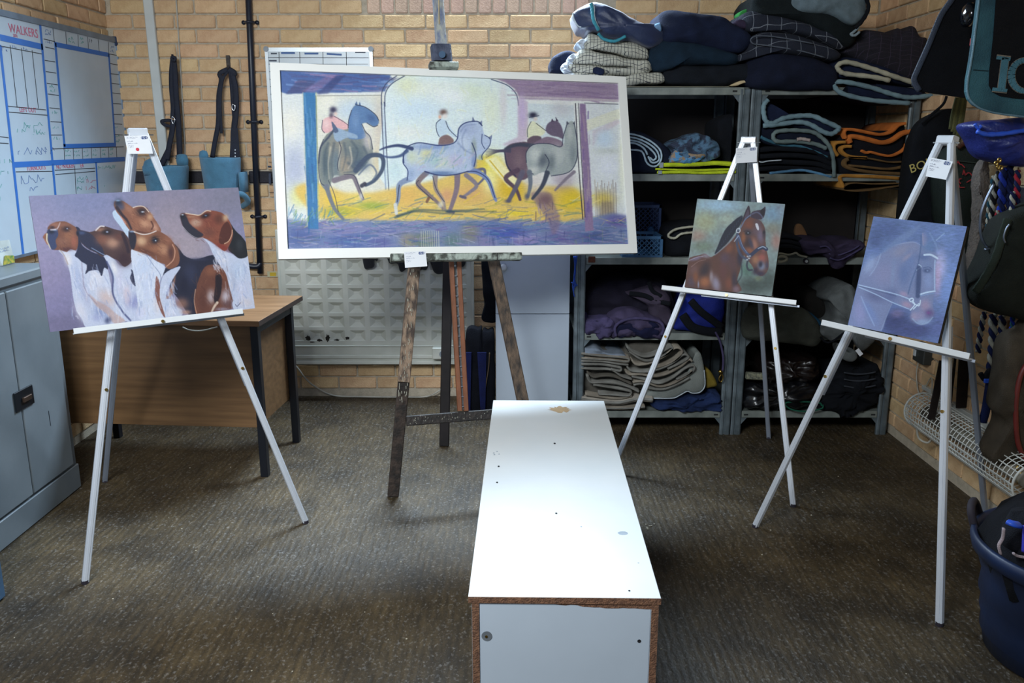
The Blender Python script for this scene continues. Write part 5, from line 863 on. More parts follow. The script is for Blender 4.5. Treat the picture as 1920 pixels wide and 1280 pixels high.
# hounds
F1, F2, B0 = V(-1.473, 2.669, 0), V(-.824, 3.141, 0), V(-1.817, 3.557, 0)
p, n = easel_plane(F1, F2, B0, (258, 242), .25); fp = ((-1.259, 2.95, 1.096), 32.862, 11.315, .553, .674, .445)
k = plane_k(V(*fp[0]), p, n, .062)
t, RH = picture('hound_painting', 'unframed canvas painting of five tricolour hounds looking up, on the left easel', fp, None, k, art_hounds(), 640, 420, [(54.7, 367), (446.5, 351), (478, 577), (93.3, 622.5)], .018, canv_l)
alu_easel('white metal display easel holding the painting of five hounds', F1, F2, B0, (258, 242), .25, [(138, 621), (455, 583)], RH, [(233, 255), (279, 253), (287, 288), (240, 288.5)], 'white name card with a red dot clipped to the left easel', (.41, .76), 1)
# bay horse
F1, F2, B0 = V(.459, 3.66, 0), V(1.172, 3.298, 0), V(1.311, 4.12, 0)
p, n = easel_plane(F1, F2, B0, (1404, 262), .38); fp = ((.885, 3.4, 1.072), -25.184, 15.769, -1.815, .346, .364); k = plane_k(V(*fp[0]), p, n, .055)
t, RB = picture('bay_horse_painting', 'small square canvas of a bay horse head in a blue headcollar, on the middle-right easel', fp, None, k, art_bay(), 300, 310, [(1307, 372.4), (1472.5, 382.3), (1446, 555), (1283.7, 538)], .022, canv_b)
alu_easel('white metal display easel holding the painting of the bay horse', F1, F2, B0, (1404, 258), .38, [(1241, 538.5), (1493, 567)], RB, [(1380, 278), (1420, 275), (1419, 303.5), (1379, 306)], 'white name card on the easel of the bay horse, in front of the shelving uprights', None, 1)
# grey horse
F1, F2, B0 = V(.96, 3.103, 0), V(1.348, 2.408, 0), V(1.915, 3.19, 0)
p, n = easel_plane(F1, F2, B0, (1775, 258), .384); fp = ((1.302, 2.8, 1.043), -47.776, 12.955, -2.071, .305, .379); k = plane_k(V(*fp[0]), p, n, .115)
t, RG = picture('grey_horse_painting', 'blue canvas of a bridled grey horse head on the right-hand easel', fp, None, k, art_grey(), 300, 370, [(1638, 407), (1813.5, 423), (1758.7, 644.7), (1590, 607)], .02, canv_n)
alu_easel('white metal display easel holding the blue painting of a grey horse, nearest the heater', F1, F2, B0, (1776, 256), .384, [(1541, 604), (1818, 668)], RG, [(1744, 295), (1787, 303), (1774, 337), (1736, 330.5)], 'white name card tilted on the right-hand easel above the grey horse painting', None, 1)

# ------------------------------------------------------------ wooden easel and large framed painting
fp = ((-.207, 3.66, 1.393), 15.379, 16.743, -1.116, 1.5263, .7914)
c0 = V(*fp[0]); R4 = rect3(c0, *[math.radians(a) for a in fp[1:4]], fp[4], fp[5]); c, u, v, n, q = R4
t = thing('framed_painting', 'large white-framed painting of riders and trotting horses in a stable yard, on the wooden easel', 'painting', tuple((q[2] + q[3]) / 2))
fw_ = .040; W_, H_ = fp[4], fp[5]
def rail(a, b, inw):
    a2 = a + (c - a).normalized() * 0; return None
qi = [q[0] + u * fw_ * .92 - v * fw_ * .75, q[1] - u * fw_ * .92 - v * fw_ * .75, q[2] - u * fw_ * .92 + v * fw_, q[3] + u * fw_ * .92 + v * fw_]
for i in range(4):
    a, b, ci, d = q[i], q[(i + 1) % 4], qi[(i + 1) % 4], qi[i]
    vv_ = [p_ - n * .03 for p_ in (a, b, ci, d)] + [p_ + n * .0 for p_ in (a, b, ci, d)]
    obj('frame_rail', (vv_, [(0, 1, 2, 3), (7, 6, 5, 4), (0, 4, 5, 1), (1, 5, 6, 2), (2, 6, 7, 3), (3, 7, 4, 0)]), M('white_frame', 'e2e2de', .38, 0, .01), t)
obj('backing_board', bar_raw([qi[3] - n * .028, qi[2] - n * .028, qi[1] - n * .028, qi[0] - n * .028], n, .01), canv_l, t)
canvas('painted_canvas', art_big(), [(520.6, 128), (1163, 155), (1180.6, 462.5), (534.5, 471)], [p_ - n * .012 for p_ in qi], 960, 500, PM, t)
oak = M('splattered_oak', '8a7460', .7, 0, .2, 14, .5, 90, col2='3b2f28', stretch=(4, 4, 1), thr=(.38, .6)); dko = M('dark_splattered_oak', '3c3029', .75, 0, .2, 30, .4, 90, col2='201a17', thr=(.4, .6)); redw = M('red_oak', '7c4b30', .5, 0, .15, 8, .1, 60, stretch=(4, 4, 1))
splat = M('paint_crusted_wood', '9aa39a', .7, 0, .3, 26, .7, 70, col2='3a3c36', thr=(.42, .56))
en = n; E0 = c - n * .075                     # plane of the easel's front members
onE = lambda x, y, o=0.: onP(x, y, E0 + en * o, en)
t = thing('studio_easel', 'old paint-splattered wooden studio easel carrying the large framed painting', 'easel', tuple(onZ(770, 930)))
def footed(pt, pf): return pt, pf
tl = onE(776, 490); fl = V(-.512, 3.395, 0); fl2 = fl + (tl - fl) * .0
legm = [(776, 488), (768, 610), (757, 720)]
Lj = onE(752, 775)
obj('front_leg', bar(onE(778, 487), onE(757, 716), .050, .026, en), oak, t)
fl = onZ(737, 928, .006); obj('front_leg', bar(onE(757, 716), fl, .047, .026, en), dko, t)
obj('front_leg', bar(onE(925, 485), onE(981, 755), .049, .026, en), M('worn_oak', '6c5846', .7, 0, .2, 14, .5, 90, col2='2e2723', stretch=(4, 4, 1)), t)
fr = onZ(1006, 893, .006); obj('front_leg', bar(onE(981, 755), fr, .047, .026, en), dko, t)
bl = onZ(833, 836, .0); tb = onY(840, 470, 4.0); obj('rear_leg', bar(V(tb.x, 4.05, 1.02), bl + V(0, 0, .006), .048, .03, V(0, -1, 0)), M('black_stained_wood', '221c1d', .7, 0, .2, 20), t)
for a, b in (((846, 488), (862, 770)), ((860, 488), (874, 770))): obj('mast_rail', bar(onE(*a), onE(*b), .019, .022, en), redw, t)
rk = obj('ratchet_strip', bar(onE(853, 488, -.006), onE(868, 768, -.006), .016, .008, en), M('ratchet_steel', '8d8f8e', .3, .9, .2, 50), t)
rv = []
for i in range(15):
    f_ = i / 14; a = onE(852 + 15 * f_, 498 + 264 * f_, .004); rv.append(a); obj('ratchet_tooth', bar(a - u * .008, a + u * .008, .006, .007, en), chrome, rk)
obj('cross_rail', bar(onE(762, 789, -.0), onE(985, 771, -.0), .042, .022, en), M('black_splattered', '2c2420', .7, 0, .2, 60, .4, 90, col2='15110f'), t)
# flecks of paint on the rail and legs
rr = random.Random(11); fl_ = []
for i in range(46):
    f_ = rr.random(); a = onE(762 + 190 * f_, 789 - 15 * f_ + rr.uniform(-7, 7), .0118); fl_.append(strip(a, a + V(rr.uniform(-.002, .002), 0, rr.uniform(.002, .007)), .0015, en))
for i in range(60):
    f_ = rr.random() ** .7; a = onE(776, 500).lerp(onE(752, 760), f_) + en * .0145 + u * rr.uniform(-.018, .018); fl_.append(strip(a, a + V(0, 0, rr.uniform(.004, .016)), .0018, en))
o = obj('paint_flecks', join(*fl_), M('old_paint', 'b9b6a6', .7), t); o['kind'] = 'stuff'
tr = obj('tray', bar(onP(732, 483.5, c + n * .012, n), onP(976, 481, c + n * .012, n), .030, .05, n), splat, t)
obj('tray_notch', bar(onP(932, 474, c + n * .034, n), onP(932.5, 490, c + n * .034, n), .0025, .008, n), M('black_stained_wood'), tr)
ms1 = onP(816, -70, E0, en); ms2 = onP(828, 95, E0, en); obj('mast', bar(ms1, ms2, .046, .026, en), M('blue_lit_splattered_wood', 'a7a79c', .7, 0, .2, 18, .4, 80, col2='66708a', stretch=(3, 3, 1)), t)  # window's bluish glow is put into the upper mast's wood colour
obj('mast', bar(ms2, onE(853, 500, -.02), .046, .024, en), oak, t)
mg = onP(821, -60, E0 + en * .016, en); obj('mast_groove', bar(mg, onP(823.5, 45, E0 + en * .016, en), .004, .004, en), M('pale_wood', 'c9b48c', .6), t)
cl = obj('clamp_block', bar(onP(826, 86, c + n * .0, n), onP(829, 117, c + n * .0, n), .083, .05, n), M('clamp_wood', '4d5468', .65, 0, .2, 30, .3, 80, col2='2c3348'), t)
obj('clamp_bolt', cyl(onP(829, 102, c + n * .026, n), onP(829, 102, c + n * .042, n), .014, 16), M('bolt_blue', '35506b', .4, .4), cl)
obj('clamp_lip', bar(onP(805, 123.5, c + n * .012, n), onP(858, 124.5, c + n * .012, n), .024, .05, n), splat, cl)
card('white name card tucked under the bottom edge of the large framed painting', [onP(757.5, 472, c + n * .042, n), onP(798, 470, c + n * .042, n), onP(801, 499, c + n * .046, n), onP(759.5, 502, c + n * .046, n)])

# ------------------------------------------------------------ white bench in the foreground
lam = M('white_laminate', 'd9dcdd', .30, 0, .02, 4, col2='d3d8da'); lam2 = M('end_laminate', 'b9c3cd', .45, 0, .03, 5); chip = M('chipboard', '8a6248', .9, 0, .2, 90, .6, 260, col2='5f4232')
a = V(-.103, 1.807, 0); byaw = -math.atan2(.0265, 1.531) ; R = Matrix.Translation(a) @ Matrix.Rotation(math.atan2(-.0265, 1.531), 4, 'Z')
t = thing('bench', 'long white laminate bench with raw chipboard edges in the foreground', 'bench', tuple(a), math.atan2(-.0265, 1.531)); bw, bl_ = .452, 1.531; g_ = lambda vf: xf(vf, R)
obj('bench_top', g_(bbox(0, bw, 0, bl_, .4345, .45, .0012)), lam, t); obj('top_edge', g_(box(.0, bw, -.0008, .0006, .4335, .4492)), chip, t)
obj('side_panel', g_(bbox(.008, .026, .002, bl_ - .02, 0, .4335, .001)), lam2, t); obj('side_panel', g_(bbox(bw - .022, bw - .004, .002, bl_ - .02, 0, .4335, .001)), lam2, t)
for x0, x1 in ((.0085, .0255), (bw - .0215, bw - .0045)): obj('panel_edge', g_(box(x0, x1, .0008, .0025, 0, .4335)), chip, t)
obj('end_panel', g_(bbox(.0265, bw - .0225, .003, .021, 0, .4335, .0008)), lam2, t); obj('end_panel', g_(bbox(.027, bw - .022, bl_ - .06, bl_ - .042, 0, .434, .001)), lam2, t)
rr = random.Random(2); top = [(.0265, .4335), (bw - .0225, .4335)]; low = [(.0265 + i * .0135, .4335 - (.0022 if i < 14 else min(.012, .003 + (i - 14) * .0011) + rr.uniform(-.0018, .0018))) for i in range(31)][::-1]
pts = [R @ V(x, .0022, z) for x, z in ([(.0265, .4335)] + [(low[0][0], .4335)] + low)]
obj('chipped_edge', (pts, [tuple(range(len(pts)))]), chip, t)
def disc(x, y, z, r, m_, nm, dirn, par=t, n=18, th=.0015, sy=1.0):
    pr = []
    for zz in (0, th): pr += [(V(r * math.cos(2 * math.pi * i / n), 0, r * sy * math.sin(2 * math.pi * i / n)) if dirn == 'y' else V(r * math.cos(2 * math.pi * i / n), r * sy * math.sin(2 * math.pi * i / n), 0)) + (V(0, -zz, 0) if dirn == 'y' else V(0, 0, zz)) for i in range(n)]
    vf = ([R @ (V(x, y, z) + p_) for p_ in pr], [tuple(range(n))[::-1], tuple(range(n, 2 * n))] + [(i, (i + 1) % n, n + (i + 1) % n, n + i) for i in range(n)]); return obj(nm, vf, m_, par)
disc(.043, .003, .345, .0125, M('grey_cap', '7f868c', .4, .3), 'screw_cap', 'y'); disc(.042, .0015, .344, .0035, brass, 'screw', 'y', th=.001); disc(.405, .003, .335, .0045, M('dark_hole', '15161a', .8), 'screw_hole', 'y', th=.0006)
def patch(cx, cy, rx, ry, m_, nm, seed, n=26, jag=.4):
    rr = random.Random(seed); w3 = onZ(cx, cy, .4503); e1 = onZ(cx + rx, cy, .4503); e2 = onZ(cx, cy - ry, .4503); rx3 = (e1 - w3).length; ry3 = (e2 - w3).length
    P_ = [w3 + V(rx3 * math.cos(a_) * rr.uniform(1 - jag, 1), ry3 * math.sin(a_) * rr.uniform(1 - jag, 1), 0) for a_ in [2 * math.pi * i / n for i in range(n)]]
    return obj(nm, (P_, [tuple(range(n))]), m_, t)
patch(1050, 767, 26, 7, M('bare_chipboard', 'b99f7c', .9), 'worn_patch', 3, 34, .55)
patch(1168, 999, 10, 3.5, M('grey_scuff', '9aa6b2', .6), 'scuff', 4, 18, .1)
for cx, cy in ((935, 874), (932, 904), (1040, 831), (1043, 962), (1180, 1107)): patch(cx, cy, 2.2, 1.6, M('dark_hole'), 'screw_hole', int(cx), 10, .1)
for i, (cx, cy) in enumerate(((926, 849), (932, 846), (936, 851), (927, 852), (1197, 1055), (1090, 987))): patch(cx, cy, 2, 1.0, M('grey_scuff'), 'scuff', 30 + i, 8, .3)
# crumbs on the floor
rr = random.Random(8); cs = []
for i in range(9):
    p_ = onZ(1218 + rr.uniform(-7, 9), 986 + rr.uniform(-6, 7)); cs.append(bbox(p_.x - .003, p_.x + .003, p_.y - .004, p_.y + .003, 0, .003, .0008))
for i in range(70):
    x, y = rr.uniform(-1.6, 1.5), rr.uniform(1.5, 3.8); s_ = rr.uniform(.0012, .003); cs.append(bbox(x - s_, x + s_, y - s_ * .7, y + s_, 0, s_, s_ * .3))
o = tag(obj('floor_crumbs', join(*cs), M('crumb', 'b8b09c', .9)), 'pale crumbs and grit scattered on the concrete floor, thickest right of the bench', 'debris'); o['kind'] = 'stuff'
# ------------------------------------------------------------ steel shelving
stl = M('shelf_steel', '69747a', .5, .25, .12, 14, .1, 60, col2='4a5357'); stl2 = M('shelf_steel_edge', '868c86', .5, .2, .12, 10, .1, 60, col2='646a66')
YS, YD = 4.18, .52
def upright(par, x0, x1, y, back=False):
    z1 = 1.715; w_ = x1 - x0; s_ = -1 if back else 1
    v = [(x0, y), (x0 + w_ * .12, y - .004 * s_), (x0 + w_ * .30, y - .004 * s_), (x0 + w_ * .38, y + .004 * s_), (x0 + w_ * .46, y + .004 * s_), (x0 + w_ * .54, y - .004 * s_), (x0 + w_ * .88, y - .004 * s_), (x1, y), (x1, y + .012 * s_), (x0, y + .012 * s_)]
    if back: v = v[::-1]
    n_ = len(v); vv = [V(a, b, 0) for a, b in v] + [V(a, b, z1) for a, b in v]
    fl = x0 if x0 in (.312, 1.128) else x1
    return obj('upright', join((vv, [tuple(range(n_)), tuple(range(n_, 2 * n_))[::-1]] + [(i, n_ + i, n_ + (i + 1) % n_, (i + 1) % n_) for i in range(n_)]), box(x0 if back or x0 in (.312, 1.128) else x1 - .003, x0 + .003 if back or x0 in (.312, 1.128) else x1, min(y, y + .04 * s_) , max(y, y + .04 * s_), 0, z1)), stl, par)
ZT = (1.722, 1.322, .918, .536, .125)
def unit(label, X0, X1):
    t = thing('shelving_unit', label, 'shelves', ((X0 + X1) / 2, YS + YD / 2, 0)); uw = .052
    for x in (X0, X1 - uw):
        upright(t, x, x + uw, YS); upright(t, x, x + uw, YS + YD, True)
    obj('back_panel', join(box(X0, X1, YS + YD + .004, YS + YD + .012, .0 if True else 0, 1.30), *([box(X0, X1, YS + YD + .004, YS + YD + .012, 1.44, 1.715)] if X0 < 1 else [box(X0, X1, YS + YD + .004, YS + YD + .012, 1.30, 1.715)])), M('brown_shade_backing', '1c1512', .9), t)  # mostly added to darken the shelf interior; only the upper left board is real
    for z in ZT:
        s_ = obj('shelf', join(box(X0 + .004, X1 - .004, YS + .008, YS + YD - .008, z - .004, z), box(X0 + .004, X1 - .004, YS + YD - .011, YS + YD - .008, z - .03, z - .004)), stl2, t)
        obj('shelf_lip', bbox(X0 + (.03 if z > 1.7 else uw + .002), X1 - (.03 if z > 1.7 else uw + .002), YS - .002, YS + .008, z - .034, z + .001, .002), stl2, s_)
        for xx in (X0 + .075, X1 - .075): obj('slot', bbox(xx - .011, xx + .011, YS - .003, YS - .0015, z - .021, z - .013, .0005), M('slot_dark', '15181a', .8), s_)
        for sx, xx in ((1, X0 + uw), (-1, X1 - uw)):
            if z > .1: obj('gusset', ([V(xx, YS + .001, z - .034), V(xx + sx * .03, YS + .001, z - .034), V(xx, YS + .001, z - .07), V(xx, YS + .005, z - .034), V(xx + sx * .03, YS + .005, z - .034), V(xx, YS + .005, z - .07)], [(0, 1, 2), (5, 4, 3), (0, 3, 4, 1), (1, 4, 5, 2), (2, 5, 3, 0)]), stl, s_)
    return t
u1 = unit('grey steel shelving unit behind the big painting, left of the double upright', .312, 1.124)
u2 = unit('grey steel shelving unit nearest the right wall', 1.128, 1.932)
obj('rust_patch', bbox(.375, .41, YS - .006, YS - .0025, .895, .925, .002), M('rust', '6a3a26', .9, 0, .3, 60, .4, 200), u1)
tag(obj('shelf_liner', join(bar_raw([V(.50, YS - .004, 1.7245), V(1.02, YS - .004, 1.7245), V(1.02, YS + .3, 1.7245), V(.50, YS + .3, 1.7245)], V(0, 0, 1), .002)), M('liner', '8c8a78', .8)), 'thin worn board lying on top of the left shelving unit', 'board')

# ------------------------------------------------------------ cloth goods
def cm(key, col='808080', **k): return M(key, col, k.pop('rough', .92), 0, .18, k.pop('scale', 16), .5, 320, spec=.22, **k)
navy = cm('navy_fleece', '141b2e'); navy2 = cm('navy_canvas', '19223c'); tealn = cm('teal_navy', '15293a'); dark = cm('charcoal_canvas', '151a22'); blackc = cm('black_quilt', '10131a'); plum = cm('plum_fleece', '3a3148'); purp = cm('purple_knit', '4d4668'); blueb = cm('royal_blue_bag', '16267e', rough=.6); olive = cm('olive_canvas', '4a4c44'); greyq = cm('grey_canvas', '6a6e6e')
binda = cm('pale_blue_binding', '7d98a2'); bindc = cm('cream_binding', 'b9b6a2'); orange = cm('orange_blanket', 'cf7434'); tan = cm('ochre_blanket', 'b37c36'); brownt = cm('brown_blanket', '6e5434'); felt = cm('beige_felt', '9b9284', scale=9, col2='6f675c'); felt2 = cm('grey_felt', '8d8c86', scale=9, col2='66645e'); wh = cm('white_fringe', 'd2dbe6')
hiv = cm('hi_vis_yellow', 'c4d62c'); chkw = checked('white_windowpane_check', 'bdbcae', '3a3c44', 62, 62, .14, .85, .012); chkn = checked('navy_windowpane_check', '161d2e', '6c727c', 15, 15, .045, .9, .02); chkp = checked('plum_check', '1a1724', '352d40', 20, 50, .06, .9, .01)
C3, C4, C5, C6, C7, C8, C9, C10, C11, C12, C13 = (1030, 0, 7.53), (1220, 0, 7.385), (1400, 0, 3.2), (1540, 0, 6.4), (1400, 160, 5.82), (1560, 200, 7.53), (1080, 160, 3.766), (1080, 470, 6.0), (1080, 620, 6.097), (1380, 560, 4.74), (1440, 360, 6.4)
P_ = lambda crop, pts, Y: [onY(x, y, Y) for x, y in px(crop, pts)]
def shelfclamp(v):
    zs = sorted(p[2] for p in v); zm = zs[len(zs) // 2]; lo = max([z for z in ZT if z < zm] + [0]); hi = min([z for z in ZT if z > zm + .01] + [9]); xm = sum(p[0] for p in v) / len(v)
    xr = (.368, 1.068) if xm < 1.124 else (1.184, 1.876); out = []
    for p in v:
        p = Vector(p)
        if p.y > YS - .006:
            p.z = max(p.z, lo + .0015); p.z = min(p.z, hi - .036)
            if lo < 1.7: p.x = min(max(p.x, xr[0]), xr[1])
            p.y = min(p.y, YS + YD - .06)
        out.append(p)
    return out
def bundle(name, label, cat, crop, pts, m_, Y=4.2, depth=.42, cap=.04, wr=.006, group=None, seed=None, wf=1.0):
    vf = blob(P_(crop, pts, Y), Y, cap, depth, wr, seed if seed is not None else len(bpy.data.objects) % 97, 96, wf=wf)
    if crop[2] > 1 and Y > 4.05: vf = (shelfclamp(vf[0]), vf[1])
    t = obj(name, vf, m_, None, True); return tag(t, label, cat, group)
def addtrim(t, crop, pts, m_, r, Y, nm='binding', wob=.12, flat=1.):
    v, f = tube(P_(crop, pts, Y), r, 8, 5, V(0, 1, 0), flat, wob); inv = t.location
    o = obj(nm, (v, f), m_, None, True); o.parent = t; o.location = o.location - t.location; return o
def fold(name, label, cat, crop, pts, m_, thick, Y=4.18, depth=.42, wob=.003, trim=None, tr=None, group=None, ty=None):
    P = [Vector(p) for p in cr(P_(crop, pts, Y), 6)]
    vf = ribbon(P, thick, depth, wob, len(bpy.data.objects) % 53); t = obj(name, (shelfclamp(vf[0]), vf[1]), m_, None, True); tag(t, label, cat, group)
    if trim: addtrim(t, crop, pts, trim, tr, (ty or Y) - .003)
    return t
RUG = 'horse_rug'
# --- on top of the left unit
b = bundle(RUG, 'dark navy rug end sticking out left behind the white checked rugs', 'rug', C3, [(8, 880), (60, 800), (200, 720), (320, 720), (420, 800), (400, 1040), (60, 1035), (12, 980)], navy2, 4.3, .3)
for lb, pts in (('white windowpane-checked rug, lowest of the checked pile on the left shelves', [(330, 1020), (700, 1060), (1080, 1085), (1250, 1030), (1420, 1022), (1600, 1030), (1612, 1170), (1300, 1190), (1080, 1215), (700, 1180), (330, 1170)]),
                ('crumpled white windowpane-checked rug, second from the bottom of the checked pile', [(290, 905), (600, 915), (820, 945), (1080, 960), (1280, 940), (1425, 1000), (1360, 1040), (1100, 1060), (700, 1050), (330, 1030)]),
                ('white windowpane-checked rug, second from the top of the checked pile', [(380, 800), (440, 705), (700, 725), (980, 795), (1240, 845), (1395, 865), (1440, 950), (1420, 1015), (1200, 960), (900, 940), (600, 920), (320, 905)]),
                ('white windowpane-checked rug, topmost of the checked pile under the turquoise-piped rug', [(510, 560), (600, 470), (850, 575), (1150, 590), (1370, 690), (1390, 770), (1385, 845), (1200, 835), (950, 760), (700, 700), (510, 690)])):
    t = bundle(RUG, lb, 'rug', C3, pts, chkw, 4.18, .40, .035, .010, 'white checked rugs on the left shelves', wf=1.6)
    x0, y0 = pts[0]; ymid = (pts[0][1] + pts[-1][1]) / 2
    fr = [(x0 + 40, ymid - 60), (x0 - 60, ymid - 70), (x0 - 130, ymid - 20), (x0 - 110, ymid + 30), (x0 - 60, ymid + 60), (x0 + 50, ymid + 60)]
    v, f = blob(P_(C3, fr, 4.2), 4.2, .03, .2, .02, ymid, 60, wf=3); o = obj('fleece_fringe', (v, f), wh, None, True, 'bright white frayed lining'); o.parent = t; o.location -= t.location
bundle('label_tab', 'small dark blue patch hanging between the lower checked rugs', 'patch', C3, [(630, 955), (700, 950), (775, 985), (760, 1050), (700, 1055), (620, 1020)], navy2, 4.135, .02, .006, .001)
t = bundle(RUG, 'navy satin rug with turquoise piping slumped on top of the checked pile', 'rug', C3, [(335, 185), (420, 110), (590, 38), (720, 45), (860, 85), (1060, 175), (1215, 300), (1360, 350), (1530, 350), (1640, 480), (1560, 620), (1400, 690), (1160, 590), (1000, 580), (760, 530), (690, 460), (560, 450), (500, 385), (430, 380), (370, 290)], M('navy_satin', '1b2a50', .5, 0, .15, 8, .25, 60, sheen=.2), 4.17, .42, .06, .013, wf=1.3)
turq = cm('turquoise_piping', '3f93a6', rough=.6); pw = cm('white_piping', 'c9d4dc', rough=.6)
addtrim(t, C3, [(585, 45), (605, 110), (612, 200), (630, 300), (700, 430)], turq, .008, 4.10); addtrim(t, C3, [(610, 45), (635, 120), (635, 200), (655, 300), (715, 420)], pw, .003, 4.10); addtrim(t, C3, [(690, 470), (760, 545), (880, 580), (960, 570), (1080, 510)], turq, .007, 4.115); addtrim(t, C3, [(335, 185), (345, 260), (400, 360), (450, 385)], pw, .003, 4.14)
bundle(RUG, 'thick navy rug with pale blue lining, topmost of the pile behind the bay horse easel', 'rug', C4, [(105, 300), (120, 200), (200, 140), (330, 130), (600, 190), (1000, 245), (1150, 340), (1350, 430), (1400, 560), (1300, 700), (1090, 720), (700, 650), (420, 590), (150, 570)], navy2, 4.17, .45, .06, .012)
bundle('lining_fold', 'pale blue lining fold peeping out left of the thick navy rug', 'cloth', C4, [(20, 370), (60, 335), (130, 320), (150, 420), (100, 430), (50, 410)], cm('pale_blue_lining', '7fa6d0'), 4.15, .2, .02)
bundle(RUG, 'teal-navy rolled rug, middle of the pile behind the bay horse easel', 'rug', C4, [(-20, 760), (30, 620), (180, 555), (420, 570), (640, 600), (1080, 700), (1230, 780), (1150, 900), (600, 915), (260, 930), (200, 1000), (60, 990), (-10, 900)], tealn, 4.17, .43, .06, .012)
bundle(RUG, 'charcoal waterproof rug, lowest of the pile behind the bay horse easel', 'rug', C4, [(180, 960), (260, 900), (600, 915), (1100, 905), (1380, 900), (1400, 1080), (1300, 1130), (1000, 1190), (480, 1185), (200, 1145)], dark, 4.18, .42, .05, .012)
bundle('plastic_sheet', 'small crumpled white sheet trapped under the dark rugs over the double upright', 'sheet', C4, [(1100, 1180), (1250, 1110), (1380, 1090), (1470, 1140), (1300, 1150), (1180, 1190)], M('pale_wood'), 4.165, .2, .01, .003)
# --- on top of the right unit
bundle(RUG, 'plump navy quilted rug, lowest of the pile on the right shelves', 'rug', C5, [(-30, 440), (20, 350), (120, 315), (330, 325), (500, 390), (550, 460), (530, 530), (400, 545), (60, 535), (-20, 500)], cm('navy_quilt', '161c30'), 4.17, .45, .07, .010)
t = bundle(RUG, 'navy rug with a pale windowpane check, under the other checked one on the right shelves', 'rug', C5, [(20, 240), (60, 205), (120, 190), (260, 210), (450, 265), (560, 330), (500, 370), (360, 345), (200, 320), (90, 315), (-40, 370), (-70, 350), (0, 300)], chkn, 4.16, .42, .06, .008)
addtrim(t, C5, [(470, 345), (300, 300), (100, 270), (40, 262), (25, 235), (70, 215), (200, 225), (400, 262)], cm('grey_thread', '5d6470'), .003, 4.095)
t = bundle(RUG, 'navy rug with a pale windowpane check, directly under the dark slumped rug', 'rug', C5, [(-20, 150), (-30, 100), (20, 70), (150, 85), (320, 135), (520, 200), (640, 230), (560, 300), (420, 250), (220, 195), (80, 195), (0, 190)], chkn, 4.17, .42, .06, .008)
bundle('cloth_strap_end', 'crumpled purple and white strap end left of the checked navy rugs', 'strap', C5, [(-75, 130), (-40, 115), (0, 130), (10, 165), (-30, 170), (-70, 150)], plum, 4.16, .1, .02)
bundle('green_edge', 'scrap of bright green edging behind the checked navy rugs', 'cloth', C5, [(-48, 85), (-30, 65), (5, 55), (15, 80), (-10, 95), (-40, 105)], cm('green_trim', '3f9a4c'), 4.26, .1, .01)
bundle(RUG, 'dark green-black rug slumped on top of the checked navy rugs', 'rug', C5, [(30, 40), (60, -30), (300, -60), (420, 20), (640, 120), (660, 210), (600, 290), (480, 230), (320, 140), (160, 100), (50, 90)], cm('green_black', '171f22'), 4.16, .42, .06, .01)
t = bundle(RUG, 'pale grey mesh rug with black edging crowning the right-hand pile', 'rug', C5, [(270, 70), (262, -20), (400, -60), (690, -40), (722, 30), (715, 80), (660, 145), (590, 145), (480, 95), (400, 88)], M('grey_mesh', '6f828c', .8, 0, .15, 30, .6, 500), 4.12, .35, .05, .010)
addtrim(t, C5, [(700, -40), (728, 20), (725, 70), (690, 130), (650, 170)], blackc, .009, 4.10, 'edging'); addtrim(t, C5, [(690, 130), (655, 180), (625, 205), (650, 212), (678, 190)], cm('grey_loop', '8a9aa2'), .006, 4.10, 'tail_loop')
bundle(RUG, 'dark plum rugs with faint stripes heaped against the right wall on the shelving top', 'rug', C6, [(250, 600), (450, 480), (500, 370), (790, 400), (830, 415), (900, 340), (1000, 370), (1040, 320), (1110, 325), (1170, 440), (1270, 470), (1200, 700), (1100, 950), (800, 880), (500, 740), (300, 640)], chkp, 4.2, .42, .05, .010)
b = bundle(RUG, 'navy fleece rug folded with cream binding, upper of the two bound rugs on the right', 'rug', C6, [(110, 740), (200, 690), (400, 700), (800, 820), (1150, 980), (1180, 1050), (900, 1010), (500, 960), (150, 930), (120, 850)], navy2, 4.2, .42, .04, .006)
addtrim(b, C6, [(820, 965), (600, 920), (300, 885), (215, 845), (195, 785), (300, 745), (500, 790), (700, 855), (900, 925), (1150, 1005)], bindc, .011, 4.145)
b = bundle(RUG, 'navy fleece rug folded with grey-blue binding, lower of the two bound rugs', 'rug', C6, [(80, 1000), (150, 930), (500, 970), (900, 1020), (1180, 1060), (1340, 1130), (1330, 1190), (1100, 1240), (700, 1230), (300, 1160), (120, 1090)], navy2, 4.2, .42, .04, .006)
addtrim(b, C6, [(1060, 1238), (800, 1222), (520, 1190), (250, 1120), (160, 1040), (160, 990), (300, 985), (600, 1050), (800, 1115), (1000, 1165), (1160, 1165), (1340, 1140)], binda, .011, 4.145)
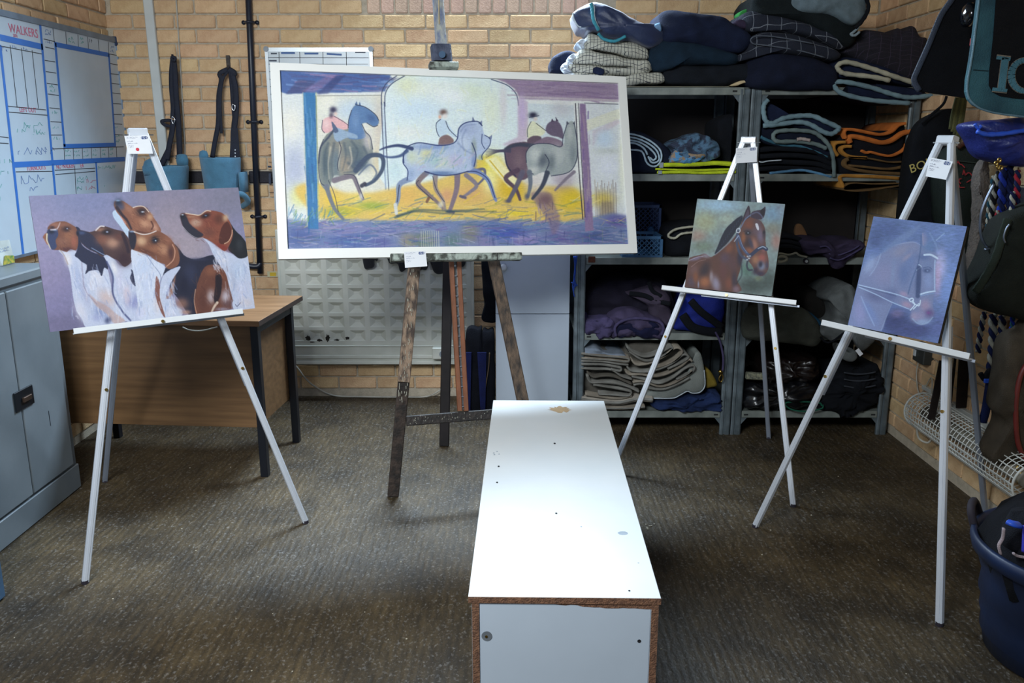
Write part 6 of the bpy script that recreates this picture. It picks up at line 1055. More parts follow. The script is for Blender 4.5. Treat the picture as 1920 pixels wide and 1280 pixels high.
# --- second shelf, right unit
b = bundle(RUG, 'navy rug with pale binding, topmost on the second shelf of the right unit', 'rug', C7, [(175, 430), (170, 200), (260, 200), (300, 330), (600, 300), (850, 360), (1020, 460), (950, 540), (760, 530), (560, 470), (300, 440)], navy2, 4.22, .4, .04, .006)
addtrim(b, C7, [(235, 155), (190, 210), (185, 300), (215, 395), (290, 412), (400, 360), (550, 335), (720, 335), (860, 395), (1000, 460), (985, 495), (920, 530), (820, 500), (700, 430), (560, 400), (300, 432), (180, 440)], binda, .0115, 4.17)
b = bundle(RUG, 'navy rug with grey binding and a small red-white tag, right unit', 'rug', C7, [(150, 460), (300, 460), (560, 480), (800, 530), (930, 640), (960, 800), (800, 760), (500, 640), (250, 610), (150, 560)], navy, 4.22, .4, .04, .006)
addtrim(b, C7, [(870, 690), (750, 640), (560, 612), (340, 612), (290, 560), (330, 505), (500, 490), (700, 505), (800, 555), (900, 660), (945, 800), (955, 1000)], cm('grey_binding', '70807f'), .010, 4.17); addtrim(b, C7, [(550, 590), (600, 584), (690, 600)], cm('tag_white', 'b9a9a4'), .008, 4.155, 'name_tag')
b = fold(RUG, 'thin navy rug with teal edge, third in the right unit', 'rug', C7, [(150, 560), (230, 600), (400, 650), (560, 660), (720, 700), (880, 780)], navy, .03, 4.2, .4, .003, cm('teal_edge', '3f6d80'), .008)
for i, (nm, y0, y1, lb) in enumerate((('a', 700, 770, 'uppermost'), ('b', 770, 830, 'second'), ('c', 845, 880, 'third'), ('d', 910, 940, 'fourth'), ('e', 985, 1000, 'lowest'))):
    fold(RUG, lb + ' thin black folded rug in the dark stack on the second shelf', 'rug', C7, [(150, y0 + 5), (350, y0 - 8), (600, y0), (780, y0 + (y1 - y0) * .4), (930, y1 + 30)], blackc, .027, 4.19 + .005 * (i % 2), .4, .003, group='thin black rugs on the second shelf')
b = fold(RUG, 'black folded rug with a bright blue edge near the bottom of the dark stack', 'rug', C7, [(250, 960), (420, 940), (600, 925), (760, 955), (925, 1000)], blackc, .02, 4.185, .4, .002, cm('sky_blue_edge', '5f8fb4'), .0065)
tag(obj('loose_cord', tube(P_(C7, [(135, 830), (170, 838), (240, 825), (380, 815)], 4.17), .003, 6, 5, V(0, 1, 0)), pw, None, True), 'short white cord end in the dark rug stack', 'cord')
OB = dict(cat='rug')
ob = [('topmost orange and black striped rug, its edge waving up to the right upright', orange, 46, [(200, 450), (178, 370), (215, 320), (330, 325), (500, 360), (700, 392), (850, 355), (950, 265), (1050, 235)]),
      ('bright orange rug, widest band of the striped stack', orange, 74, [(270, 510), (255, 440), (330, 420), (500, 455), (700, 505), (850, 480), (1000, 380), (1130, 345)]),
      ('orange rug edge curling under the widest orange band', orange, 38, [(430, 620), (500, 650), (560, 640), (700, 675), (850, 690), (1000, 625), (1100, 530)]),
      ('ochre rug, outer loop on the left of the striped stack', tan, 50, [(90, 690), (40, 620), (35, 550), (80, 510), (200, 500)]),
      ('ochre rug, inner loop on the left of the striped stack', tan, 50, [(500, 720), (260, 700), (160, 650), (140, 590), (200, 560), (280, 560)]),
      ('brown rug lying in the middle of the striped stack', brownt, 26, [(230, 715), (500, 730), (800, 780), (1010, 775)]),
      ('olive-brown rug, lower folded loop of the striped stack', brownt, 54, [(1010, 950), (650, 930), (350, 890), (210, 835), (195, 775), (240, 745)]),
      ('dull brown rug inside the lower folded loop', brownt, 40, [(250, 830), (500, 850), (800, 880), (1010, 850)]),
      ('ochre rug, lowest thick fold hanging over the shelf edge', tan, 56, [(950, 1010), (600, 985), (330, 975), (140, 975), (120, 1030), (170, 1140)]),
      ('dark brown rug edge at the very bottom of the striped stack', brownt, 18, [(1000, 1080), (600, 1092), (300, 1080), (190, 1120), (190, 1180), (500, 1185), (1000, 1110)])]
for i, (lb, m_, w_, pts) in enumerate(ob): fold(RUG, lb, 'rug', C8, pts, m_, w_ / 7.53 / 395, 4.165, .40, .002, group='orange and brown rugs on the second shelf')
bundle(RUG, 'black felt body between the orange folds of the striped stack', 'rug', C8, [(60, 520), (200, 330), (600, 340), (850, 330), (1000, 240), (1140, 330), (1120, 520), (1030, 650), (1020, 1100), (700, 1180), (250, 1170), (150, 1050), (90, 900), (60, 700)], blackc, 4.21, .36, .02, .003)
# --- second shelf, left unit
b = bundle(RUG, 'navy rug with four white piping lines rolled at the right edge of the big painting', 'rug', C9, [(250, 620), (250, 330), (420, 320), (560, 380), (660, 460), (700, 560), (620, 615), (450, 625)], navy, 4.22, .4, .04, .006)
for p_ in ([(340, 338), (430, 352), (520, 390), (590, 450), (604, 510), (580, 560), (540, 572), (500, 545), (475, 480), (440, 458), (350, 455)], [(340, 360), (430, 375), (510, 410), (570, 460), (588, 520), (560, 545), (530, 540), (510, 500)], [(340, 385), (430, 395), (500, 430), (550, 475), (566, 510), (545, 528), (522, 508)], [(340, 405), (420, 410), (480, 445), (505, 490)]): addtrim(b, C9, p_, M('pale_blue_cord', 'a9bfcb', .8), .0045, 4.175, 'piping')
bundle(RUG, 'blue-grey and tan crumpled rug lying on the yellow cloths', 'rug', C9, [(650, 530), (680, 470), (640, 430), (740, 385), (860, 340), (960, 380), (1020, 440), (1010, 500), (900, 535), (780, 545)], M('camo_cloth', '4d6c86', .9, 0, .2, 26, .5, 200, col2='2a3346', thr=(.45, .55)), 4.2, .25, .04, .02, wf=2.5)
bundle('cloth', 'small tan and sky blue crumpled cloth at the front of the crumpled rug', 'cloth', C9, [(665, 540), (690, 470), (740, 450), (800, 480), (900, 480), (920, 505), (830, 540), (740, 548)], M('tan_sky', '8f7c66', .9, 0, .2, 30, .5, 200, col2='4d86b0', thr=(.48, .54)), 4.175, .1, .02, .012, wf=3)
bundle(RUG, 'black rug bundle at the right end of the second shelf, left unit', 'rug', C9, [(960, 620), (1000, 440), (990, 350), (1010, 240), (1150, 230), (1150, 600)], blackc, 4.3, .3, .04)
addt = bpy.data.objects[-1] if False else None
for lb, p_, th in (('folded hi-vis yellow cloth, top layer on the second shelf', [(590, 563), (750, 560), (900, 556), (1000, 550), (1125, 558)], .024), ('folded hi-vis yellow cloth, thin middle layer', [(565, 592), (700, 596), (900, 600), (1130, 592)], .010), ('folded hi-vis yellow cloth, bottom layer resting on the shelf', [(580, 614), (750, 614), (900, 618), (1130, 612)], .016)):
    t = fold('folded_cloth', lb, 'cloth', C9, p_, hiv, th, 4.17, .34, .0015, group='hi-vis cloths on the second shelf')
    if th > .012: o = obj('reflective_tab', bar(*P_(C9, [p_[0], (p_[0][0] + 26, p_[0][1])], 4.166), th * 1.05, .006, V(0, -1, 0)), cg, None); o.parent = t; o.location -= t.location
# --- third shelf, left unit: crates and bound rug
def crate(label, x0, x1, y0, y1, z0, z1, col):
    t = thing('mesh_crate', label, 'crate', ((x0 + x1) / 2, (y0 + y1) / 2, z0)); m_ = M('crate_' + col, col, .5)
    obj('rim', join(box(x0, x1, y0, y0 + .012, z1 - .014, z1), box(x0, x1, y1 - .012, y1, z1 - .014, z1), box(x0, x0 + .012, y0, y1, z1 - .014, z1), box(x1 - .012, x1, y0, y1, z1 - .014, z1)), m_, t)
    obj('base', box(x0, x1, y0, y1, z0, z0 + .01), m_, t)
    for x in (x0, x1 - .014):
        for y in (y0, y1 - .014): obj('corner_post', bbox(x, x + .014, y, y + .014, z0 + .01, z1 - .014, .002), m_, t)
    ds = []; n = int((x1 - x0) / .024); hh = z1 - z0 - .024
    for k in range(-8, n + 8):
        for sg in (1, -1):
            xa = x0 + k * .024; xb = xa + sg * hh; za, zb_ = z0 + .01, z1 - .014; lo, hi = x0 + .014, x1 - .014
            a = V(xa, y0 + .004, za); b_ = V(xb, y0 + .004, zb_)
            if max(xa, xb) < lo or min(xa, xb) > hi: continue
            for L, s_ in ((lo, 1), (hi, -1)):
                for _ in (0,):
                    if (a.x - L) * s_ < 0: a = a.lerp(b_, (L - a.x) / (b_.x - a.x))
                    if (b_.x - L) * s_ < 0: b_ = b_.lerp(a, (L - b_.x) / (a.x - b_.x))
            if (a - b_).length > .01: ds.append(bar(a, b_, .004, .004, V(0, -1, 0)))
    o = obj('lattice_wall', join(*ds), m_, t); o['kind'] = 'stuff'
    ds = [box(x1 - .006, x1 - .002, y, y + .004, z0 + .01, z1 - .014) for y in np.arange(y0 + .03, y1 - .02, .03)] + [box(x, x + .004, y1 - .006, y1 - .002, z0 + .01, z1 - .014) for x in np.arange(x0 + .03, x1 - .02, .03)]
    o = obj('slatted_wall', join(*ds), m_, t); o['kind'] = 'stuff'
ca = P_(C9, [(330, 1065), (612, 1190)], 4.19); crate('front blue plastic lattice crate at the lower right corner of the big painting', ca[0].x, ca[1].x, 4.19, 4.42, .9185, ca[0].z, '3f6c94')
ca = P_(C9, [(330, 845), (600, 1000)], 4.46); crate('darker blue lattice crate standing behind the front crate', ca[0].x, ca[1].x, 4.46, 4.68, .9185, ca[0].z, '223a66')
b = bundle(RUG, 'black rug with cream rope binding beside the blue crate', 'rug', C9, [(640, 1200), (640, 1050), (700, 1000), (900, 980), (960, 1010), (960, 1190), (800, 1205)], blackc, 4.24, .36, .04)
addtrim(b, C9, [(900, 992), (780, 1002), (700, 1018), (655, 1050), (660, 1072), (700, 1078), (740, 1050), (800, 1040), (880, 1035)], bindc, .006, 4.19)
bundle('cleaning_bottle', 'small blue bottle top showing between the two crates', 'bottle', C9, [(500, 1060), (510, 1010), (530, 995), (550, 1010), (555, 1060)], cm('bottle_blue', '2f5580', rough=.4), 4.44, .02, .01, .0)
# --- third shelf, right unit
b = bundle('cloth', 'plum cloths trailing over the third shelf edge of the right unit', 'cloth', C13, [(400, 600), (480, 570), (700, 580), (800, 630), (950, 580), (1090, 590), (1140, 660), (1060, 740), (950, 820), (900, 900), (820, 920), (730, 860), (640, 740), (480, 740)], plum, 4.17, .3, .03, .016, wf=2)
for k, p_ in enumerate(([(730, 740), (850, 755), (1000, 700), (1100, 640)], [(740, 790), (850, 815), (980, 760), (1130, 670)], [(620, 660), (700, 650), (760, 700)])): addtrim(b, C13, p_, purp, .004, 4.135, 'seam')
for i, (y0, lb) in enumerate(((540, 'upper'), (600, 'middle'), (655, 'lower'))): fold(RUG, lb + ' folded black rug between the bay horse painting and the plum cloths', 'rug', C13, [(60, y0), (250, y0 - 8), (400, y0 + 30)], blackc, .022, 4.2, .35, .002, group='folded black rugs on the third shelf')
bundle('cardboard_scrap', 'brown paper scrap standing on the dark rugs on the third shelf', 'paper', C13, [(330, 520), (340, 400), (410, 395), (480, 555), (400, 560)], M('kraft', '6b4a2c', .9), 4.35, .03, .006, .002)
tag(obj('girth_strap', tube(P_(C13, [(90, 740), (160, 735), (240, 750), (300, 740), (340, 730), (380, 760), (470, 780)], 4.165), .005, 8, 5, V(0, 1, 0), .6), bindc, None, True), 'cream elastic strap lying along the third shelf edge right of the bay horse', 'strap')
tag(obj('rubber_bandage_roll', tube(P_(C13, [(100, 800), (150, 770), (215, 780), (220, 815), (160, 835), (105, 825)], 4.165), .007, 8, 5, V(0, 1, 0)), bindc, None, True), 'cream rolled strap at the third shelf edge right of the bay horse', 'roll')
c_ = P_(C13, [(458, 828)], 4.165)[0]; t = thing('castor_wheel', 'small black and white wheel-like fastener at the third shelf edge', 'wheel', tuple(c_)); obj('tyre', cyl(c_ + V(0, .012, 0), c_ - V(0, .004, 0), .0125, 20), M('dark_rubber'), t); obj('hub', cyl(c_ - V(0, .004, 0), c_ - V(0, .008, 0), .007, 16), M('white_knob'), t)
# --- fourth shelf, left unit
bundle('fabric_bag', 'dark plum rug bundle at the back of the fourth shelf, left unit', 'bag', C10, [(130, 760), (150, 500), (350, 350), (650, 300), (850, 330), (1050, 420), (1110, 700), (1100, 880), (500, 900), (150, 930)], cm('plum_dark', '1f1c2a'), 4.32, .3, .05, .02, wf=1.5)
b = bundle('travel_boot', 'mauve padded travel boot lying behind the purple one, fourth shelf of the left unit', 'boot', C10, [(560, 470), (700, 430), (900, 400), (1060, 520), (1060, 620), (1090, 760), (1050, 850), (850, 740), (800, 620), (640, 520)], cm('mauve_boot', '4a4152'), 4.25, .25, .05, .014, wf=1.5)
addtrim(b, C10, [(600, 480), (760, 500), (900, 560), (1060, 600)], blackc, .012, 4.2, 'strap', 0, .5); addtrim(b, C10, [(820, 350), (860, 450), (960, 510)], blackc, .01, 4.2, 'strap', 0, .5)
b = bundle('travel_boot', 'purple fleece-lined travel boot lying open at the fourth shelf edge, left unit', 'boot', C10, [(350, 960), (350, 780), (420, 700), (520, 660), (750, 690), (950, 770), (1000, 850), (970, 960), (860, 985), (500, 980)], cm('purple_fleece', '473f5a'), 4.2, .3, .05, .016, wf=2)
addtrim(b, C10, [(450, 960), (440, 860), (520, 790), (660, 760), (820, 770), (940, 800), (985, 870), (960, 950)], purp, .008, 4.155, 'fleece_rim')
v, f = blob(P_(C10, [(460, 950), (450, 850), (640, 800), (860, 790), (940, 850), (930, 950), (800, 985), (640, 930), (500, 980)], 4.165), 4.165, .02, .05, .012, 3, 60, wf=2); o = obj('dark_lining', (v, f), cm('boot_lining', '171a38'), None, True); o.parent = b; o.location -= b.location
bundle('cloth', 'purple knitted cloth spilling off the left end of the fourth shelf', 'cloth', C10, [(110, 920), (120, 790), (250, 760), (380, 750), (440, 800), (440, 950), (330, 980), (260, 1010), (210, 960)], purp, 4.19, .25, .04, .02, wf=2.5)
b = bundle('fabric_bag', 'royal blue bag with broad black straps on the fourth shelf behind the bay horse easel', 'bag', C10, [(1110, 880), (1120, 800), (1230, 640), (1250, 500), (1640, 500), (1640, 800), (1600, 900), (1400, 920), (1250, 895)], blueb, 4.22, .35, .05, .012)
addtrim(b, C10, [(1290, 560), (1400, 680), (1560, 800), (1640, 860)], blackc, .018, 4.165, 'strap', 0, .4); addtrim(b, C10, [(1200, 720), (1300, 850), (1450, 900), (1640, 920)], blackc, .022, 4.16, 'strap', 0, .4)
t = tag(obj('lead_rope', tube([onY(1341, 622, 4.155), onY(1350, 640, 4.15), onY(1356, 670, 4.15), onY(1355, 695, 4.15)], .0055, 8, 5, V(0, 1, 0)), purp, None, True), 'purple lead rope with a brass clip hanging from the fourth shelf beside the double upright', 'rope')
o = obj('snap_clip', join(cyl(onY(1349, 694, 4.15), onY(1353, 700, 4.15), .010, 12), tube([onY(1352, 700, 4.15), onY(1356, 707, 4.15), onY(1352, 716, 4.15), onY(1348, 710, 4.15), onY(1352, 702, 4.15)], .0035, 8, 5, V(0, 1, 0))), brass, None, True); o.parent = t; o.location -= t.location
t = tag(obj('baler_twine', join(*[tube([onY(1076 + i * 2, 480, 4.17), onY(1079 - i, 510 + i * 5, 4.165), onY(1074 + i * 3, 535, 4.165), onY(1077 - i * 2, 556 - i * 9, 4.165)], .003, 6, 5, V(0, 1, 0)) for i in range(4)]), cm('twine_blue', '2e4fa8'), None, True), 'knotted blue twine hanging between the white cabinet and the shelving', 'twine')
# --- fourth shelf, right unit
bundle(RUG, 'olive-grey canvas rug bulging over the fourth shelf edge of the right unit', 'rug', C12, [(60, 340), (70, 120), (220, 60), (420, 40), (600, 90), (730, 200), (770, 330), (700, 420), (560, 400), (300, 370)], olive, 4.14, .4, .06, .014)
b = bundle('jacket', 'grey canvas jacket with black edging and sleeve hanging off the fourth shelf, right unit', 'jacket', C12, [(760, 330), (755, 260), (870, 180), (860, 60), (800, 0), (880, -80), (1020, -130), (1100, 20), (1150, 200), (1230, 330), (1180, 440), (1110, 480), (1060, 400), (980, 320), (860, 380)], greyq, 4.12, .35, .05, .016, wf=1.6)
addtrim(b, C12, [(750, 340), (800, 385), (860, 375), (960, 300)], blackc, .005, 4.075, 'edging')
b = bundle('jacket_sleeve', 'loose grey cloth end with a white label below the jacket, right unit', 'cloth', C12, [(900, 440), (920, 400), (1000, 470), (1060, 460), (1080, 520), (1030, 555), (950, 530)], greyq, 4.1, .08, .02, .006)
o = obj('white_label', bar(*P_(C12, [(1075, 450), (1115, 500)], 4.07), .02, .003, V(0, -1, 0)), paper, None); o.parent = b; o.location -= b.location
bundle('cloth', 'teal cloth fold between the olive rug and the grey jacket', 'cloth', C12, [(620, 110), (680, 130), (760, 210), (740, 250), (680, 190)], cm('teal_cloth', '1f4a66'), 4.16, .1, .02)
bundle('blanket', 'dark grey-brown blanket folded at the back of the fourth shelf, right unit', 'blanket', C12, [(600, 80), (640, -60), (760, -60), (800, 60), (840, 170), (700, 180)], cm('dark_taupe', '2e2b28'), 4.28, .25, .04)
# --- bottom shelf, left unit: beige and grey felts
FE = 'felt_pad'; G5 = 'felt pads in the bottom shelf stacks'
fl5 = [('topmost beige felt pad in the left stack on the bottom shelf', felt, 34, [(60, 262), (250, 285), (450, 300), (590, 318), (606, 340), (570, 355), (400, 335), (60, 318)]),
       ('second felt pad from the top in the left stack on the bottom shelf', felt2, 26, [(60, 350), (300, 352), (460, 375), (600, 392)]),
       ('third felt pad from the top in the left stack, its end frayed', felt2, 34, [(60, 385), (280, 385), (440, 410), (515, 430), (500, 462), (400, 440)]),
       ('thin grey felt pad sagging in the middle of the left stack', felt2, 22, [(60, 430), (200, 440), (400, 445), (520, 520), (640, 560)]),
       ('brown felt pad curling in the middle of the left stack', cm('brown_felt', '5d5850'), 22, [(130, 470), (200, 530), (300, 520), (440, 530), (640, 610)]),
       ('quilted grey pad, long upper fold of the lower left pile', felt2, 40, [(130, 520), (170, 590), (300, 590), (450, 600), (600, 640), (720, 700)]),
       ('quilted grey pad, inner loop of the lower left pile', felt2, 34, [(200, 620), (400, 650), (560, 680), (630, 700), (600, 745), (450, 735), (260, 725)]),
       ('beige pad lying under the quilted loops', felt, 30, [(110, 730), (300, 760), (500, 775), (640, 750)]),
       ('cream quilted pad, second lowest on the bottom shelf', cm('cream_quilt', 'a8a094', scale=9), 78, [(60, 780), (300, 810), (500, 820), (700, 780), (880, 790)]),
       ('beige pad, lowest on the bottom shelf', felt, 44, [(60, 885), (350, 885), (600, 885), (790, 870)]),
       ('top grey felt pad in the right stack on the bottom shelf', felt2, 26, [(590, 190), (680, 260), (800, 300), (950, 260), (1080, 190), (1100, 215), (1000, 290), (800, 345), (620, 250), (600, 235)]),
       ('beige felt pad looping out right, second in the right stack', felt, 26, [(640, 340), (700, 390), (850, 370), (1000, 300), (1120, 205), (1190, 205), (1215, 250), (1150, 330), (1000, 400), (860, 430)]),
       ('grey felt pad, third in the right stack', felt2, 28, [(585, 410), (640, 460), (800, 470), (950, 440), (1100, 370), (1220, 280), (1275, 285), (1280, 320), (1200, 370), (1050, 440)]),
       ('long beige felt pad, fourth in the right stack', felt, 30, [(575, 470), (620, 500), (750, 500), (900, 520), (1050, 490), (1200, 410), (1290, 330), (1330, 350)]),
       ('grey felt pad with rounded right fold, fifth in the right stack', felt2, 28, [(640, 520), (800, 560), (950, 600), (1100, 540), (1250, 430), (1340, 400), (1355, 440), (1300, 490), (1150, 560)]),
       ('beige felt pad, sixth in the right stack', felt, 24, [(650, 590), (780, 580), (950, 640), (1100, 610), (1280, 510), (1330, 460)]),
       ('grey felt pad, lowest in the right stack', felt2, 28, [(660, 620), (760, 610), (850, 660), (1000, 670), (1150, 620), (1300, 540)])]
for lb, m_, w_, p_ in fl5: fold(FE, lb, 'pad', C11, p_, m_, w_ / 6.097 / 395, 4.17, .38, .002, trim=felt2 if w_ > 30 else None, tr=w_ / 6.097 / 395 * .22, group=G5)
bundle(FE, 'white-blue cloth folded on top of the left felt stack', 'cloth', C11, [(60, 250), (60, 190), (160, 180), (240, 185), (330, 240), (500, 260), (560, 290), (300, 280), (120, 260)], cm('blue_white', '8792a0'), 4.2, .3, .02, .01, wf=2)
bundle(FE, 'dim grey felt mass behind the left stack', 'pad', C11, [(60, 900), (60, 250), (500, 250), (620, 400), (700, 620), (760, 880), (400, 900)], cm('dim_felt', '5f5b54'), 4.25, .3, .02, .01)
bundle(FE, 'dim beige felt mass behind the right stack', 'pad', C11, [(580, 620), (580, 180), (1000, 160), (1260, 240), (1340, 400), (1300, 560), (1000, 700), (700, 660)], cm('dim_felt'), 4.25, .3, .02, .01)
b = bundle('saddle_pad', 'pale grey saddle pad with piped scalloped edge under the right felt stack', 'pad', C11, [(760, 760), (900, 660), (1150, 620), (1330, 480), (1360, 260), (1430, 260), (1465, 450), (1478, 620), (1420, 700), (1330, 710), (1270, 690), (1180, 740), (1100, 770), (900, 780)], cm('pale_pad', '8c918c', scale=7), 4.21, .36, .02, .004)
addtrim(b, C11, [(890, 770), (1100, 770), (1180, 740), (1270, 692), (1330, 712), (1420, 700), (1474, 620), (1465, 450)], pw, .003, 4.192, 'piping', 0)
bundle('cloth', 'mustard yellow cloth corner behind the pale saddle pad', 'cloth', C11, [(1480, 640), (1480, 440), (1540, 470), (1615, 620), (1540, 650)], cm('mustard', '8f7a30'), 4.24, .2, .02)
bundle('cloth', 'navy crumpled cloth, lowest at the right of the bottom shelf, left unit', 'cloth', C11, [(885, 890), (890, 820), (1100, 810), (1300, 760), (1500, 760), (1560, 690), (1660, 720), (1665, 890), (1560, 925), (1200, 905)], cm('navy_cotton', '22325a'), 4.19, .35, .03, .022, wf=2.2)
# --- bottom shelf, right unit: glossy dark bags
pl_ = M('black_polythene', '0b0c10', .28, 0, .1, 6, .3, 30, spec=.6)
for lb, pts, m_, yy in (('glossy brown-black plastic-wrapped bag, upper left of the bottom shelf, right unit', [(250, 720), (240, 560), (420, 530), (700, 520), (720, 700), (560, 730)], M('brown_polythene', '17100f', .3, 0, .1, 6, .3, 30, spec=.6), 4.22),
                        ('glossy black plastic bag, lower left of the bottom shelf, right unit', [(90, 960), (90, 760), (300, 740), (700, 740), (740, 900), (440, 970)], pl_, 4.2),
                        ('black fabric bag with webbing handle, right of the bottom shelf, right unit', [(740, 960), (800, 720), (950, 620), (1250, 600), (1300, 800), (1260, 900), (1100, 1000), (900, 1050)], blackc, 4.2)):
    bundle('storage_bag', lb, 'bag', C12, pts, m_, yy, .35, .06, .025, wf=2.4)
for i, (y0, lb) in enumerate(((655, 'upper'), (715, 'middle'), (775, 'lower'))): tag(obj('bag_strap', tube(P_(C12, [(960, y0), (1050, y0 + 14), (1150, y0 + 12), (1240, y0 - 5)], 4.13), .004, 6, 4, V(0, 1, 0)), cm('strap_grey', '3c4048'), None, True), lb + ' of three grey seams on the black bag near the right wall', 'strap', 'seams on the black fabric bag')
tag(obj('green_strap', tube(P_(C12, [(760, 950), (740, 925), (600, 915), (460, 920), (440, 945), (500, 985), (620, 1000), (760, 975), (770, 940)], 4.14), .004, 8, 5, V(0, 1, 0)), cm('dark_green_trim', '1d5c48'), None, True), 'green strap loop on the bottom shelf of the right unit', 'strap')
tag(obj('rolled_magazine', bar(*P_(C12, [(90, 680), (265, 690)], 4.17), .035, .03, V(0, -1, 0)), M('printed_paper', '8d8c74', .7, 0, .3, 80, col2='4b4d44')), 'pale printed paper roll sticking out beside the double upright', 'paper')
# ------------------------------------------------------------ goods hanging on the right wall
# saddle cloth over a wall rack pole
YN, YF = 2.95, 3.27
t = thing('saddle_cloth', 'dark saddle cloth with broad teal border and teal letters at the top right', 'saddle cloth', (1.72, 3.1, 1.7))
tealb = cm('teal_suede', '37616c', rough=.75, scale=7, col2='25434f'); blk2 = cm('black_suede', '0c0e14')
def slab(pts, Y, dy, m_, nm, par, sm=False):
    P = [onY(x, y, Y) for x, y in pts]
    if sm: P = [V(a[0], Y, a[1]) for a in cr([(p.x, p.z) for p in P], 4, True)]
    n = len(P); vv = P + [p + V(0, dy, 0) for p in P]; return obj(nm, (vv, [tuple(range(n))[::-1], tuple(range(n, 2 * n))] + [(i, (i + 1) % n, n + (i + 1) % n, n + i) for i in range(n)]), m_, par)
slab([(1840, -40), (1836, 0), (1830, 50), (1822, 110), (1815, 150), (1814, 172), (1818, 186), (1828, 197), (1845, 205), (1880, 213), (1975, 224), (1975, -40)], YN, .022, tealb, 'near_flap', t)
slab([(1869, -40), (1868, 0), (1863, 70), (1856, 130), (1855, 160), (1862, 173), (1875, 180), (1900, 184), (1965, 190), (1965, -40)], YN - .004, .006, blk2, 'centre_panel', t)
ed = obj('border_piping', tube([onY(x, y, YN - .002) for x, y in ((1836, 0), (1830, 50), (1822, 110), (1815, 150), (1814, 172), (1818, 186), (1828, 197), (1845, 206), (1880, 214), (1975, 225))], .0035, 6, 3, V(0, 1, 0)), cm('grey_piping', '6a8a9a', rough=.5), t, True)
obj('border_seam', join(bar(onY(1825, 131, YN - .001), onY(1853, 133, YN - .001), .003, .003, V(0, -1, 0))), cm('dark_seam', '1d3038'), t)
lt = cm('letter_teal', '4a7a8c', rough=.6, scale=7); edg = cm('letter_edge', '7a746a')
def bars_px(segs, Y, w_): return join(*[bar(onY(*a, Y), onY(*b, Y), w_ if len(s_) < 1 else s_[0], .004, V(0, -1, 0)) for a, b, *s_ in segs])
sc_ = 1 / 555.
for gr, m_, yy in ((1.35, edg, YN - .006), (1.0, lt, YN - .008)):
    e_ = .004 if gr > 1 else 0
    obj('letter_i', bars_px([((1885, 108), (1877, 170), 13 * sc_ + e_), ((1869, 108 - e_ * 400), (1894, 111 - e_ * 400), 6 * sc_ + e_), ((1861, 167 + e_ * 300), (1888, 170 + e_ * 300), 6 * sc_ + e_)], yy, 1), m_, t)
    arc = [(1922 - 4 * 0 + 26 * math.cos(a), 142 - 29 * math.sin(a)) for a in [math.radians(d) for d in range(50, 316, 14)]]
    obj('letter_g', bars_px([(arc[i], arc[i + 1], (13 - 5 * abs(math.cos((i + .5) / (len(arc) - 1) * math.pi))) * sc_ + e_) for i in range(len(arc) - 1)] + [((1930, 148), (1950, 149), 6 * sc_ + e_), ((1940, 149), (1938, 166), 9 * sc_ + e_)], yy, 1), m_, t)
slab([(1800, -40), (1788, -5), (1765, 30), (1742, 85), (1722, 130), (1714, 148), (1713, 160), (1722, 170), (1760, 176), (1818, 184), (1825, 120), (1836, 20), (1838, -40)], YF, .02, blk2, 'far_flap', t)
obj('far_piping', tube([onY(x, y, YF - .004) for x, y in ((1797, -40), (1787, -5), (1764, 30), (1741, 85), (1721, 130), (1714, 150), (1724, 170))], .011, 8, 4, V(0, 1, 0), .5), cm('grey_edge', '3e4656', rough=.5), t, True)
tp = onY(1838, -38, YN); obj('ridge', join(([V(1.50, YN, 2.06), V(1.93, YN, 2.06), V(1.93, 3.11, 2.13), V(1.50, 3.11, 2.13), V(1.93, YF + .02, 2.06), V(1.50, YF + .02, 2.06)], [(0, 1, 2, 3), (3, 2, 4, 5)])), tealb, t)
t = thing('saddle_rack', 'shiny black round rack pole end under the saddle cloth on the right wall', 'rack', (XR, 3.1, 1.99)); pc = onY(1812, 28, 3.1)
obj('pole', cyl((pc.x, 3.1, pc.z), (XR - .002, 3.1, pc.z), .038, 24), M('gloss_black', '0b0d12', .12, .2, .05), t, True); obj('pole_cap', lathe([(.001, -.012), (.03, -.008), (.04, .0), (.04, .01)], (0, 0, 0), 20) if False else xf(lathe([(.002, -.014), (.028, -.009), (.04, .0), (.04, .012)], (0, 0, 0), 24), Matrix.Translation((pc.x, 3.1, pc.z)) @ Matrix.Rotation(math.pi / 2, 4, 'Y')), M('gloss_black'), t, True)
obj('red_tag', bbox(*(lambda p: (p.x - .006, p.x + .01, 3.13, 3.136, p.z - .014, p.z + .012))(onY(1823, 78, 3.13)), .002), M('red_plastic', 'c22a2a', .4), t)
IZ = (0, 0, 1)
t = bundle('riding_hat_bag', 'royal blue soft hat bag hanging below the teal-bordered saddle cloth', 'bag', IZ, [(1826, 236), (1845, 226), (1890, 222), (1960, 226), (1975, 280), (1960, 308), (1915, 311), (1880, 305), (1855, 284), (1838, 258)], M('blue_nylon', '1f2a70', .45, 0, .15, 10, .3, 90), 3.05, .16, .05, .010, wf=2)
addtrim(t, IZ, [(1832, 246), (1850, 252), (1880, 251), (1920, 245), (1970, 240)], M('bright_blue', '2a58d0', .4), .008, 2.99, 'drawstring_rim', .1); addtrim(t, IZ, [(1828, 232), (1834, 240), (1840, 236)], M('bright_blue'), .006, 3.0, 'toggle_loop')
t = bundle('rug_bag', 'black hanging rug cover with gold capital letters beside the shelving end', 'cover', IZ, [(1716, 250), (1730, 228), (1750, 216), (1785, 205), (1790, 240), (1792, 330), (1790, 450), (1786, 560), (1740, 566), (1694, 556), (1690, 460), (1700, 340), (1708, 285)], cm('black_cover', '0e1118'), 3.74, .1, .03, .008)
